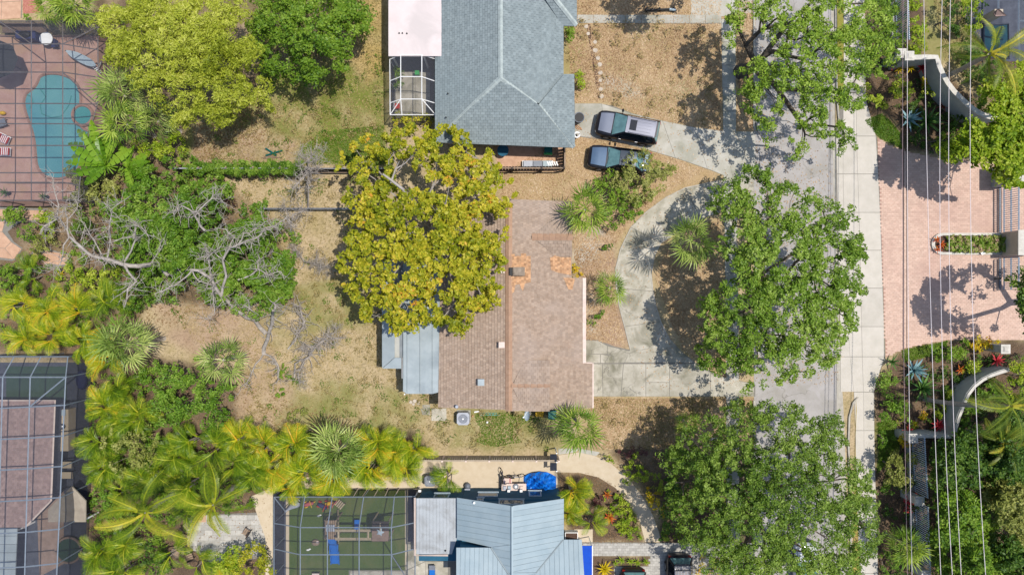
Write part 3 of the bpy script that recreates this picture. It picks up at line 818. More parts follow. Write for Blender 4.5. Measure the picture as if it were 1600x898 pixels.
# cross gables
def q3(px, py, z): return P(px, py, z)
zc = 3.95
tiles('roof_tiles', [q3(832, 370, zc), q3(894, 370, zc), q3(894, 333, 3.3), q3(872, 333, 3.3)], (0, 1), .24, .3, M['tile'], bh)
tiles('roof_tiles', [q3(832, 370, zc), q3(868, 400, 3.35), q3(894, 400, 3.35), q3(894, 370, zc)], (0, -1), .24, .3, M['tile'], bh)
caps(bh, q3(831, 370, zc), q3(895, 370, zc), .5, .42, M['tile_cap'], 'ridge_tile', .06)
wallbox(bh, [q3(870, 336, 3.2), q3(893.5, 336, 3.2), q3(893.5, 399, 3.2), q3(870, 399, 3.2)], 2.6, 3.25, M['wall'], 'gable_base')
g = MB(); g.poly([q3(893.6, 334, 3.3), q3(893.6, 400, 3.3), q3(893.6, 370, zc)]); g.build('gable_end', M['wall'], bh)
zc = 4.42
tiles('roof_tiles', [q3(800, 603, zc), q3(859, 603, zc), q3(859, 563, 4.0), q3(820, 563, 4.0)], (0, 1), .22, .3, M['tile'], bh, deck=M['tile_cap'])
tiles('roof_tiles', [q3(800, 603, zc), q3(820, 642, 4.0), q3(859, 642, 4.0), q3(859, 603, zc)], (0, -1), .22, .3, M['tile'], bh, deck=M['tile_cap'])
caps(bh, q3(799, 603, zc), q3(860, 603, zc), .5, .42, M['tile_cap'], 'ridge_tile', .05)
wallbox(bh, [q3(822, 564, 4), q3(858, 564, 4), q3(858, 641, 4), q3(822, 641, 4)], 3.0, 3.9, M['tile'], 'gable_base')
g = MB(); g.poly([q3(858.6, 564, 3.9), q3(858.6, 641, 3.9), q3(858.6, 603, zc - .05)]); g.build('gable_end', M['tile_cap'], bh)
# orange bare patches: tiles that lost their brown coat
def patch(pts):
    pl = [bp_(x, y) + Vector((0, 0, .045)) for x, y in pts]
    tiles('orange_tiles', pl, (1, 0) if pts[0][0] > 796 else (-1, 0), .18, .16, M['tile_orange'], bh, lift=.03)
patch([(797, 400), (829, 400), (829, 441), (797, 446)])
patch([(797, 397), (804, 397), (804, 400.2), (797, 400.2)]); patch([(814, 396), (822, 396), (822, 400.2), (814, 400.2)])
patch([(797, 446), (805, 445), (803, 456), (797, 460)]); patch([(812, 443.5), (820, 442.3), (817, 455), (814, 450)])
patch([(859, 402), (892, 402), (892, 434), (872, 426), (861, 424)]); patch([(880, 434), (893, 434), (898, 436), (894, 452), (888, 452)])
patch([(868, 398), (875, 401.8), (862, 401.8)])
patch([(795, 400), (792, 402), (792, 456), (795, 456)])
# chimney, vents, gutter, fascia
ch = P(808, 424, 4.6)
obox('chimney', bh, (ch.x + .12, ch.y, 4.35), (.85, .62, .9), M['chim'])
obox('flue', bh, (ch.x - .42, ch.y, 4.3), (.24, .56, .8), M['black'])
obox('chimney_cap', bh, (ch.x + .12, ch.y, 4.84), (.7, .5, .07), M['chim'])
def vent(px, py, r_, m_, hgt=.35, sq=True):
    v = bp_(px, py); mb = MB()
    if sq: mb.box((v.x, v.y, v.z + hgt / 2), (r_ * 2, r_ * 2, hgt)); mb.box((v.x, v.y, v.z + hgt + .03), (r_ * 2.5, r_ * 2.5, .06))
    else: mb.cyl((v.x, v.y, v.z), r_, hgt, 10); mb.cyl((v.x, v.y, v.z + hgt), r_ * 1.5, .08, 10, r2=r_)
    mb.build('roof_vent', m_, bh)
vent(784, 538, .17, M['offwhite']); vent(752, 596, .19, M['pale_metal']); vent(852, 591, .07, M['white'], .3, False); vent(714, 634, .09, M['grey_plastic'], .3, False); vent(785, 423, .14, M['offwhite'])
a, b = bp_(909.5, 434), bp_(909.5, 567)
mb = MB(); mb.box(((a.x + .16), (a.y + b.y) / 2, a.z - .02), (.26, a.y - b.y, .16)); mb.build('gutter', M['offwhite'], bh)
mb = MB(); a, b = bp_(925.5, 567), bp_(925.5, 637); mb.box((a.x + .05, (a.y + b.y) / 2, a.z - .06), (.1, a.y - b.y, .2))
c0 = bp_(917.5, 566.5); mb.box((c0.x, c0.y, c0.z - .06), (.75, .08, .2)); mb.build('fascia', M['offwhite'], bh)
wallbox(bh, [(-5.0, -8.7), (4.3, -8.7), (4.3, 5.9), (-5.0, 5.9)], 0, 2.5, M['wall'])
wallbox(bh, [(4.3, -8.7), (5.5, -8.7), (5.5, -5.8), (4.3, -5.8)], 0, 2.3, M['wall'], 'garage_wall')
# metal lean-to roofs on its west side (separate structures)
aw = thing('metal_patio_roof', 'flat blue-grey metal patio roof against the west side of the brown tiled house', 'patio roof', tuple(P(655, 560)))
zA = 2.55
for x1, x2, m_ in ((630, 636, 'pale_metal'), (636, 656, 'pale_metal'), (656, 675.4, 'pale_metal'), (675.4, 691.5, 'pale_metal')):
    mb = MB()
    za = zA + (x1 - 630) * .004; zb = zA + (x2 - 630) * .004
    yb = 615 if x1 < 675 else 611
    pts = [P(x1, 405, za), P(x2 - .25, 405, zb), P(x2 - .25, yb, zb), P(x1, 615 if x1 > 630 else 611, za)]
    mb.slab3(pts, .05)
    mb.tube([P(x1 + .2, 405, za + .03), P(x1 + .2, 612, za + .03)], .03, 4)
    mb.build('roof_panel', M[m_], aw)
for py in (460, 530, 608):
    c0 = P(633, py, 0); mb = MB(); mb.cyl((c0.x + .35, c0.y, 0), .05, 2.48, 8); mb.build('post', M['white'], aw)
sh = thing('garden_shed', 'narrow pale metal shed with hipped corner beside the patio roof', 'shed', tuple(P(610, 500)))
mb = MB(); mb.slab3([P(597, 400, 2.5), P(616.5, 400, 2.75), P(616.5, 558, 2.75), P(597, 575, 2.5)], .05); mb.build('roof_panel', M['pale_metal'], sh)
mb = MB(); mb.slab3([P(597.4, 575.6, 2.5), P(616.8, 558.6, 2.76), P(627, 558.6, 2.7), P(627, 575.6, 2.5)], .05); mb.build('roof_panel', M['pale_metal'], sh, label='hipped end panel')
mb = MB(); mb.slab3([P(617, 405, 2.35), P(629.6, 405, 2.4), P(629.6, 558, 2.4), P(617, 558, 2.35)], .05); mb.build('roof_panel', M['dull_metal'], sh, label='weathered flat panel')
a = P(601, 404, 2.4); b = P(624, 571, 2.4)
wallbox(sh, [(a.x, a.y), (b.x, a.y), (b.x, b.y), (a.x, b.y)], 0, 2.4, M['grey_wall'])
mb = MB(); c0 = P(628.5, 570, 2.3); mb.tube([(c0.x, c0.y + .6, 2.3), (c0.x, c0.y - 1.0, 2.3)], .04, 5); mb.build('gutter', M['white'], sh)

# grey shingle house
gh = thing('grey_shingle_house', 'house with a hipped grey shingle roof behind the two parked cars', 'house', tuple(P(790, 110)))
zr, ze = 4.6, 2.8
rt, rb = P(782, -70, zr), P(782, 122, zr)
Wp = [rt, rb, P(680, 222, ze), P(680, -70, ze)]
Sp = [rb, P(842, 164, 3.75), P(897, 231, ze), P(680, 222, ze)]
Ep = [rt, P(880, -70, ze), P(880, 117, ze), P(842, 162, 3.6), rb]
Ew = [P(842, 163, 3.75), P(880, 117, 2.95), P(897, 116, ze), P(897, 231, ze)]
NS = [P(846, -10, 3.7), P(879, 40.5, ze + .02), P(901, 41, ze), P(861, -10, 3.75)]
NE = [P(861, -10, 3.75), P(901, 41, ze), P(901, -60, ze), P(861, -60, 3.75)]
for poly, d in ((Wp, (-1, 0)), (Sp, (0, -1)), (Ep, (1, 0)), (Ew, (1, 0)), (NS, (0, -1)), (NE, (1, 0))):
    tiles('roof_shingles', poly, d, .2, .34, M['shingle'], gh, lift=.022, deck=M['shingle'])
caps(gh, rt, rb, .34, .3, M['shingle_cap'])
for a, b in ((rb, P(680, 222, ze)), (rb, P(838, 164, 3.65)), (P(842, 164, 3.72), P(897, 230, ze)), (P(861, -10, 3.75), P(901, 40, ze))):
    caps(gh, a, b, .34, .24, M['shingle_cap'], 'hip_cap', .09)
for x, y in ((700, 147), (721, 177), (697, 184)):
    v = P(x, y, 3.2); mb = MB(); mb.cyl((v.x, v.y, 2.9), .05, .5, 8); mb.build('roof_vent', M['black'], gh)
a, b = P(690, -60, 2.7), P(872, 214, 2.7)
wallbox(gh, [(a.x, a.y), (b.x, a.y), (b.x, b.y), (a.x, b.y)], 0, 2.75, M['wall'])
wallbox(gh, [(b.x, P(0, 124, 2.7).y), (P(889, 0, 2.7).x, P(0, 124, 2.7).y), (P(889, 0, 2.7).x, b.y), (b.x, b.y)], 0, 2.7, M['wall'], 'wing_wall')
obox('door', gh, (b.x - 2.2, b.y - .03, 1.05), (1.8, .06, 2.1), M['dark_glass'])
# white flat porch roof
pr = thing('flat_porch_roof', 'flat pinkish-white porch roof beside the grey shingle house', 'porch roof', tuple(P(665, 20)))
mb = MB(); mb.slab3([P(607, -60, 3.0), P(723, -60, 3.0), P(722.5, 88, 3.0), P(607, 88, 3.0)], .2); mb.build('roof_sheet', M['white_roof'], pr)
for x, y in ((624, 52.5), (629, 52.5), (700, 16.5), (636, 53)):
    c0 = P(x, y, 3.0); mb = MB(); mb.cyl((c0.x, c0.y, 3.0), .05, .12, 6); mb.build('roof_vent', M['black'], pr)
for x, y in ((611, 84), (611, 10), (660, 84)):
    c0 = P(x, y, 0); c1 = P(x + 2, y + 3, 2.8); mb = MB(); mb.box((c1.x, c1.y, 1.4), (.12, .12, 2.78)); mb.build('post', M['white'], pr)
# small side patio fence with table
pt = sheet('patio', [(776, 228), (880, 228), (880, 268), (776, 268)], M['flagstone'], .012)
fn = thing('patio_fence', 'dark brown board fence round the small patio below the grey shingle house', 'fence', tuple(P(828, 262)))
bd = MB(); bd.box((0, 0, .75), (.2, .03, 1.5)); bme = bd.mesh('board', M['dark_wood'])
def boards(parent, a, b, me, step, name='board', jitter=.0, rz=None):
    a, b = Vector(a), Vector(b); L_ = (b - a).length; n_ = int(L_ / step)
    off = wloc(parent)
    for k in range(n_):
        o = newobj(name, me, parent)
        p = a + (b - a) * ((k + .5) / n_)
        o.location = p - off
        o.rotation_euler = (0, 0, math.atan2(b.y - a.y, b.x - a.x))
A0, B0, C0 = P(776, 266), P(879, 265), P(880, 232)
boards(fn, A0, B0, bme, .225); boards(fn, B0, C0, bme, .225)
for k, p in enumerate((A0, P(800, 266), P(845, 266), B0, C0)):
    obox('post', fn, (p.x, p.y - .12, .8), (.14, .14, 1.6), M['dark_wood'])
mb = MB(); mb.box(((A0.x + B0.x) / 2, A0.y - .1, 1.52), (B0.x - A0.x, .1, .05)); mb.build('top_rail', M['wood'], fn)
mb = MB(); mb.box((B0.x + .06, (B0.y + C0.y) / 2, 1.52), (.1, C0.y - B0.y, .05)); mb.build('top_rail', M['wood'], fn)
# ---------------------------------------------------------------- lower house with blue-grey metal roof
mh = thing('metal_roofed_house', 'dark teal house with blue-grey standing seam metal roof and white flat porch at the bottom', 'house', tuple(P(800, 830)))
ze, zr = 3.3, 5.2
def strips(parent, quad, n_, mat, name='roof_panel', seam=.035, t=.05):
    """standing seam panels across a quad a-b (top edge) d-c (bottom edge); split along a->b"""
    a, b, c_, d = [Vector(p) for p in quad]
    for k in range(n_):
        u0, u1 = k / n_, (k + 1) / n_
        p = [a.lerp(b, u0), a.lerp(b, u1), d.lerp(c_, u1), d.lerp(c_, u0)]
        mb = MB(); mb.slab3(p, t)
        mb.tube([p[0] + Vector((0, 0, .02)), p[3] + Vector((0, 0, .02))], seam, 4)
        mb.build(name, mat, parent)
def cut(name, poly, dirx, n_, mat, parent, seam=.011, u_axis='y'):
    """panels cut from a planar 3-D polygon, seams every 1/n_ along y (u_axis 'y') or x"""
    p0 = [Vector(p) for p in poly]
    k = 1 if u_axis == 'y' else 0
    nrm = (p0[1] - p0[0]).cross(p0[2] - p0[0]); nrm.normalize()
    lo, hi = min(p[k] for p in p0), max(p[k] for p in p0)
    pl2 = [(p.x, p.y) for p in p0]
    ar = sum(pl2[i][0] * pl2[(i + 1) % len(pl2)][1] - pl2[(i + 1) % len(pl2)][0] * pl2[i][1] for i in range(len(pl2)))
    if ar < 0: pl2 = pl2[::-1]
    zf = lambda x, y: p0[0].z - ((x - p0[0].x) * nrm.x + (y - p0[0].y) * nrm.y) / nrm.z
    big = 100
    for j in range(n_):
        a, b = lo + (hi - lo) * j / n_, lo + (hi - lo) * (j + 1) / n_
        r_ = [(-big, a), (big, a), (big, b), (-big, b)] if k else [(a, -big), (b, -big), (b, big), (a, big)]
        pc = clip(r_, pl2)
        if len(pc) < 3: continue
        mb = MB(); mb.slab3([Vector((x, y, zf(x, y))) for x, y in pc], .05)
        e = [p for p in pc if abs(p[k] - a) < 1e-3]
        if len(e) >= 2 and j:
            e.sort(); mb.tube([Vector((*e[0], zf(*e[0]) + .02)), Vector((*e[-1], zf(*e[-1]) + .02))], seam, 4)
        mb.build(name, mat, parent)
Lp = [P(714, 777, ze), P(800, 790, zr), P(800, 908, zr), P(767, 854, 4.47), P(714, 842, ze)]
Rp = [P(800, 790, zr), P(881, 778.5, ze), P(881, 842, ze), P(838, 894, 4.4), P(838, 930, 4.4), P(800, 930, zr)]
def cut_fan(poly, n_, u): cut('roof_panel', poly, None, n_, M['blue_metal'], mh, u_axis=u)
# the seams of the big slopes run down from the ridge, so panels are cut along the ridge
cut_fan([Lp[0], Lp[1], P(800, 850, zr), P(767, 854, 4.47), Lp[4]], 8, 'y')
cut_fan([P(800, 850.5, zr), P(800, 930, zr), P(767, 854.5, 4.47)], 7, 'y')
cut_fan([Rp[0], Rp[1], Rp[2], P(838, 894, 4.36), P(800, 894, zr)], 13, 'y')
lw = [P(713, 855, 3.62), P(766, 855, 3.62), P(802, 908, 5.0), P(713, 930, 5.6)]
cut_fan([P(713, 855, 4.47), P(767, 855, 4.47), P(806.6, 915, 5.35), P(713, 915, 5.35)], 13, 'x')
cut_fan([P(800, 894.3, zr), P(838, 894.3, 4.36), P(820, 917, 4.76), P(800, 930, zr)], 4, 'y')
cut_fan([P(880.5, 842.5, 3.33), P(909, 842.5, 3.33), P(914, 915, 4.72), P(821, 915, 4.72)], 12, 'x')
mb = MB(); mb.tube([P(800, 790.5, zr + .03), P(800, 930, zr + .03)], .09, 5); mb.build('ridge_cap', M['blue_metal'], mh)
for a, b in ((P(767, 855, 4.5), P(800, 905, 5.24)), (P(880, 843, 3.37), P(838, 894, 4.36))):
    mb = MB(); mb.tube([a, b], .05, 4); mb.build('valley_flashing', M['pale_metal'], mh)
# walls
Yw = -15.62
a, b = P(716, 0, 3.3).x + .25, P(879, 0, 3.3).x - .1
wallbox(mh, [(a, Yw), (b, Yw), (b, -24), (a, -24)], 0, 3.1, M['teal_wall'])
g = MB(); m_ = P(800, 0, zr).x
g.prism([(a, 3.1), (b, 3.1), (m_, 4.98)], -.06, 0)
gv_ = MB(); gv_.add([(x, Yw - z_ * 1.0 - 0.0, y) for x, y, z_ in g.v], [f for f in g.f]); gv_.build('gable_wall', M['teal_wall'], mh)
wl = P(652, 0, 2.9).x + .1
wallbox(mh, [(wl, Yw), (a - .02, Yw), (a - .02, -20.2), (wl, -20.2)], 0, 2.8, M['teal_wall'], 'porch_wall')
lwx = P(716, 0, 3.5)
wallbox(mh, [(P(718, 0, 4.4).x, P(0, 856, 4.4).y), (-1.7, P(0, 856, 4.4).y), (-1.7, -21.5), (P(718, 0, 4.4).x, -21.5)], 3.05, 4.4, M['teal_wall'], 'wing_wall')
def window(px0, px1, py0, py1):
    """window in the north wall seen between the pixel rows py0 (low) and py1 (high)"""
    zl = H + Yw * F / (py0 - 449); zh = H + Yw * F / (py1 - 449)
    zl, zh = max(zl, .6), max(zh, zl + .5)
    zc_ = (zl + zh) / 2
    x0, x1 = P(px0, 0, zc_).x, P(px1, 0, zc_).x
    f = MB()
    w_ = .1
    for c_, d_ in ((((x0 + x1) / 2, Yw + .02, zl + w_ / 2), (x1 - x0, .06, w_)), (((x0 + x1) / 2, Yw + .02, zh - w_ / 2), (x1 - x0, .06, w_)),
                   ((x0 + w_ / 2, Yw + .02, zc_), (w_, .055, zh - zl - 2 * w_)), ((x1 - w_ / 2, Yw + .02, zc_), (w_, .055, zh - zl - 2 * w_))):
        f.box(c_, d_)
    fr = f.build('window', M['dish'], mh)
    m2 = MB(); m2.box(((x0 + x1) / 2, Yw + .02, zc_), (x1 - x0 - 2 * w_, .03, zh - zl - 2 * w_)); m2.build('pane', M['glass'], fr)
    m3 = MB(); m3.box(((x0 + x1) / 2, Yw + .05, zl - .03), (x1 - x0 + .1, .1, .05)); m3.build('sill', M['dish'], fr)
window(678, 702, 771, 778); window(747, 778, 769.5, 775.5); window(779, 819, 780.5, 788); window(826, 846, 767, 775); window(745, 756, 778, 782)
for x in (659, 795, 814):
    v = P(x, 766, 0); obox('wall_light', mh, (v.x, Yw + .1, 1.1), (.2, .16, .2), M['white'])
# white flat porch
mb = MB(); mb.slab3([P(650.5, 778, 2.95), P(713.5, 778, 2.95), P(713.5, 842, 2.95), P(706, 865, 2.95), P(650.5, 865, 2.95)], .14); mb.build('porch_roof', M['porch_metal'], mh)
mb = MB()
for k in range(1, 12):
    x = 650.5 + 63 * k / 12
    mb.tube([P(x, 779, 2.96), P(x, 842 if x > 706 else 863.5, 2.96)], .012, 4)
mb.build('porch_roof_rib', M['porch_metal'], mh)
mb = MB(); mb.tube([P(648, 777, 2.9), P(648, 867, 2.9), P(700, 867, 2.9)], .07, 4); mb.build('gutter', M['offwhite'], mh)
c0 = P(696, 859, 2.95); mb = MB(); mb.cyl((c0.x, c0.y, 2.95), .06, .15, 6); mb.build('roof_vent', M['black'], mh)
c0 = P(741, 784, 3.9); mb = MB(); mb.cyl((c0.x, c0.y, 3.7), .08, .4, 8); mb.build('roof_vent', M['white'], mh)
bin_ = thing('planter_box', 'dark green planter nook with white rim at the corner of the metal roofed house', 'planter', tuple(P(893, 834)))
c0 = P(892, 834); obox('box', bin_, (c0.x, c0.y, .3), (1.0, .7, .6), M['white']); obox('soil', bin_, (c0.x, c0.y, .58), (.9, .6, .08), M['lf_dark'] if False else M['soil'])
cv = thing('blue_canopy', 'bright blue canvas canopy on the east side of the metal roofed house', 'canopy', tuple(P(915, 880)))
mb = MB(); mb.slab3([P(903, 852, 2.9), P(925, 852, 2.2), P(925, 960, 2.2), P(903, 960, 2.9)], .04); mb.build('canvas', M['canvas_blue'], cv)
mb = MB(); mb.tube([P(925.5, 852, 2.2), P(925.5, 960, 2.2)], .04, 5); mb.build('front_bar', M['white'], cv)
for y in (854, 930):
    mb = MB(); p = P(925, y, 2.2); mb.tube([(p.x, p.y, 0), (p.x, p.y, 2.2)], .035, 6); mb.build('post', M['white'], cv)

# ---------------------------------------------------------------- screened pool cages
def cage(name, label, floor, bars, panels, mbar, mscr, wd=.06, posts=(), side=None):
    t = thing(name, label, 'screen enclosure', tuple(floor))
    for a, b in bars:
        mb = MB(); beam(mb, a, b, wd); mb.build('bar', mbar, t)
    for p in posts:
        mb = MB(); beam(mb, Vector((p.x, p.y, 0)), p, wd); mb.build('post', mbar, t)
    for pn in panels:
        mb = MB(); mb.poly(pn); mb.build('screen_panel', mscr, t)
    for pn in side or ():
        mb = MB(); mb.poly(pn); mb.build('screen_panel', M['screen_side'], t, label='side wall screen')
    return t
def gridcage(name, label, xs, ys, zf, mbar, mscr, wd, mp=None, skip=(), diag=()):
    """xs, ys: lists of bar lines (top pixels at each node come from function node(i,j))"""
def wallpanel(a, b):
    return [a, b, Vector((b.x, b.y, 0)), Vector((a.x, a.y, 0))]
# 1. pool cage in the upper left
zw, zf = 2.7, 3.4
N = {}
rows = [(33, zw), (69, zf), (113, zf), (162, zf), (193.5, zf), (227.5, zf), (270, zf), (285, zf), (313, zw)]
colsx = [(-40, zf), (-2, zf), (49, zf), (98, zf)]
right = [(153, 42), (153, 78), (153.5, 121), (152.5, 163), (143, 194.5), (133, 228), (126, 272), (124, 290), (122, 313)]
bars, pans = [], []
def nd(i, j):
    if j == 4:
        x, y = right[i]; return P(x, y, zw)
    x = colsx[j][0] * (1 if rows[i][1] == zf else 1.0); y, z = rows[i]
    return P(x, y - (1.5 if j == 0 else 0), z)
for i in range(9):
    for j in range(4):
        bars.append((nd(i, j), nd(i, j + 1)))
for i in range(8):
    for j in range(1, 5):
        bars.append((nd(i, j), nd(i + 1, j)))
    for j in range(4):
        pans.append([nd(i, j), nd(i, j + 1), nd(i + 1, j + 1), nd(i + 1, j)])
bars += [(nd(0, 4), nd(1, 3)), (nd(2, 3), nd(3, 4)), (nd(0, 1), nd(1, 2))]
sides = [wallpanel(nd(i, 4), nd(i + 1, 4)) for i in range(8)] + [wallpanel(nd(0, j), nd(0, j + 1)) for j in range(4)] + [wallpanel(nd(8, j), nd(8, j + 1)) for j in range(4)]
cage1 = cage('pool_cage', 'bronze framed screen cage over the turquoise swimming pool in the upper left corner', P(90, 180), bars, pans, M['bronze_alu'], M['screen'], .06, [nd(i, 4) for i in range(9)] + [nd(0, 1), nd(0, 2), nd(0, 3), nd(8, 1), nd(8, 2), nd(8, 3)], sides)
# 2. big cage in the lower left
bars, pans = [], []
rws = [(557, 2.6), (589, 3.6), (635.5, 3.6), (684, 3.6), (732, 3.6), (781, 3.6), (831, 3.6), (885, 3.6), (940, 3.6)]
def nd2(i, j):
    y, z = rws[i]
    xs = [(-42, -42), (5, 0), (48, 43), (104, 96)][j] if i else [(-20, -20), (22, 22), (64, 64), (106, 106)][j]
    u = (y - 557) / 340.0
    x = xs[0] + (xs[1] - xs[0]) * u * 1.9
    if i and j < 3: y += .0
    if i > 1: y += (3.5 if j == 0 else 2 if j == 1 else 0 if j == 2 else -2 - 3.5 * u)
    return P(x, y, z)
for i in range(9):
    for j in range(3): bars.append((nd2(i, j), nd2(i, j + 1)))
for i in range(8):
    for j in range(4): bars.append((nd2(i, j), nd2(i + 1, j)))
    for j in range(3): pans.append([nd2(i, j), nd2(i, j + 1), nd2(i + 1, j + 1), nd2(i + 1, j)])
bars.append((nd2(1, 3), nd2(2, 2)))
# side wall toward the palms: leaning out from the eave to the ground sill
sill = [P(143, 566, .15), P(142, 585, .15), P(140, 620, .15), P(138, 664, .15), P(136, 710, .15), P(134, 755, .15), P(132, 805, .15), P(130, 860, .15), P(128, 930, .15)]
zs = 2.6
ev = []
for i in range(9):
    s_ = nd2(i, 3); e_ = Vector((s_.x + .35, s_.y, 2.6)); ev.append(s_)
sides = [[ev[i], ev[i + 1], Vector((ev[i + 1].x + .05, ev[i + 1].y, 0)), Vector((ev[i].x + .05, ev[i].y, 0))] for i in range(8)]
sides += [wallpanel(nd2(0, j), nd2(0, j + 1)) for j in range(3)]
cage2 = cage('pool_cage', 'large grey framed screen cage over a dark patio in the lower left corner', P(70, 720), bars, pans, M['grey_alu'], M['screen'], .07, [Vector((e.x + .05, e.y, e.z)) for e in ev] + [nd2(0, j) for j in range(3)], sides)
# 3. cage over the children's lawn
bars, pans = [], []
ZW, ZT = 2.3, 3.3
tn = [P(428, 776, ZW), P(476, 776, ZW), P(519, 776, ZW), P(568, 776, ZW), P(616, 776, ZW), P(649, 775, ZW)]
top_rows = [823.5, 866, 912, 960]
tc = [469, 511.5, 561, 611.5]
lw_ = [P(428, 817, ZW), P(428, 857, ZW), P(428, 900, ZW), P(428, 945, ZW)]
rw_ = [P(648.5, 816, 2.75), P(648.5, 857, 2.75), P(648.5, 902, 2.75), P(648.5, 948, 2.75)]
grid = [[lw_[i]] + [P(x, y, ZT) for x in tc] + [rw_[i]] for i, y in enumerate(top_rows)]
allr = [tn] + grid
for r_ in allr:
    for j in range(5): bars.append((r_[j], r_[j + 1]))
for i in range(4):
    for j in range(6): bars.append((allr[i][j], allr[i + 1][j]))
    for j in range(5): pans.append([allr[i][j], allr[i][j + 1], allr[i + 1][j + 1], allr[i + 1][j]])
bars += [(grid[1][4], P(637, 905, ZW)), (tn[0], P(447, 800, 2.7))]
lft = [tn[0]] + lw_
sides = [wallpanel(lft[i], lft[i + 1]) for i in range(4)] + [wallpanel(tn[j], tn[j + 1]) for j in range(5)]
cage3 = cage('play_lawn_cage', 'grey framed screen cage over a green play lawn with a blue slide', P(540, 820), bars, pans, M['grey_alu'], M['screen'], .06, lft + tn, sides)
# slanting braces of the north wall
for x0, x1 in ((533, 520), (560, 552), (575, 566), (592, 584), (607, 601), (624, 616)):
    a = P(x0, 763.5, .05); b = P(x1, 775.5, 2.25); a.y = b.y
    mb = MB(); beam(mb, a, b, .05); mb.build('wall_bar', M['offwhite'], cage3)
# 4. white porch cage
bars, pans = [], []
T = [[P(609, 93, 2.5), P(626, 86, 3), P(659, 86, 3), P(681, 92.5, 2.6)], [P(609.3, 126.5, 2.5), P(626, 120, 3), P(659, 120, 3), P(681, 127.5, 2.6)],
     [P(609.4, 161, 2.5), P(626, 155, 3), P(659, 155, 3), P(680.5, 161.5, 2.6)], [P(609.5, 179.5, 2.4), P(628, 179.5, 2.4), P(660.5, 179.5, 2.4), P(680.3, 179.5, 2.4)]]
for i in range(4):
    for j in range(3): bars.append((T[i][j], T[i][j + 1]))
    for j in range(4):
        if i < 3: bars.append((T[i][j], T[i + 1][j]))
    for j in range(3):
        if i < 3: pans.append([T[i][j], T[i][j + 1], T[i + 1][j + 1], T[i + 1][j]])
bars += [(T[2][1], T[3][0]), (T[2][2], T[3][3])]
sides = [wallpanel(T[i][0], T[i + 1][0]) for i in range(3)] + [wallpanel(T[3][j], T[3][j + 1]) for j in range(3)]
cage4 = cage('porch_cage', 'small white framed screen enclosure below the flat porch roof', P(645, 135), bars, pans, M['white'], M['screen'], .045, [T[i][0] for i in range(4)] + T[3][1:], sides)
pd = sheet('porch_floor', [(612, 88), (684, 88), (684, 186), (612, 186)], M['grey_joint'], .012)
slabs(pd, [[(616, 113), (649, 113), (649, 145), (616, 145)], [(649, 113), (672, 113), (672, 145), (649, 145)], [(616, 145), (649, 145), (649, 182), (616, 182)], [(649, 145), (672, 145), (672, 182), (649, 182)]], M['old_concrete'], 0, .03)

# ---------------------------------------------------------------- pool decks
deck = sheet('pool_deck', [(-80, 54), (183, 56), (184, 150), (165, 205), (152, 245), (146, 322), (-80, 322)], M['pool_deck'], .014)
POOL = [(62, 120), (75, 115), (95, 116), (113, 123), (124, 136), (127, 152), (126, 166), (122, 176), (122, 190), (130, 202), (142, 206), (140, 222), (132, 245), (122, 266), (108, 276), (90, 281), (70, 276), (58, 262), (56, 240), (54, 218), (48, 196), (41, 178), (37, 160), (41, 146), (54, 138), (60, 128)]
pool = thing('swimming_pool', 'turquoise free-form swimming pool on the brown deck under the bronze cage', 'pool', tuple(P(90, 200)))
def smooth_poly(pts, it=2):
    for _ in range(it):
        o = []
        for i in range(len(pts)):
            a, b = pts[i], pts[(i + 1) % len(pts)]
            o += [(a[0] * .75 + b[0] * .25, a[1] * .75 + b[1] * .25), (a[0] * .25 + b[0] * .75, a[1] * .25 + b[1] * .75)]
        pts = o
    return pts
sp = smooth_poly(POOL, 2)
mb = MB(); mb.prism(G(sp), -.2, .03); mb.build('water', M['water'], pool)
mb = MB(); pp = [Vector((*p, .03)) for p in G(sp)]; mb.tube(pp + [pp[0], pp[1]], .11, 6, cap=False); mb.build('coping', M['coping'], pool)
def ring(c, r_, z, n_=28): return [Vector((c.x + r_ * math.cos(2 * math.pi * k / n_), c.y + r_ * math.sin(2 * math.pi * k / n_), z)) for k in range(n_ + 2)]
mb = MB(); mb.tube([Vector((*p, .04)) for p in G(smooth_poly([(64, 140), (72, 152), (63, 165), (66, 178), (80, 184), (96, 182), (108, 165), (112, 150)], 0))], .04, 4); mb.build('bench_edge', M['spa_water'], pool)
mb = MB(); mb.tube([Vector((*p, .04)) for p in G([(42, 148), (50, 152), (52, 160), (46, 170)])], .05, 4); mb.build('step_edge', M['spa_water'], pool)
spa = thing('spa', 'round raised spa at the right edge of the turquoise pool', 'spa', tuple(P(131, 181)))
c0 = P(131, 181); mb = MB(); mb.cyl((c0.x, c0.y, 0), .72, .17, 28); mb.build('water', M['spa_water'], spa)
mb = MB(); mb.tube(ring(c0, .78, .15), .13, 6, cap=False); mb.build('coping', M['coping'], spa)
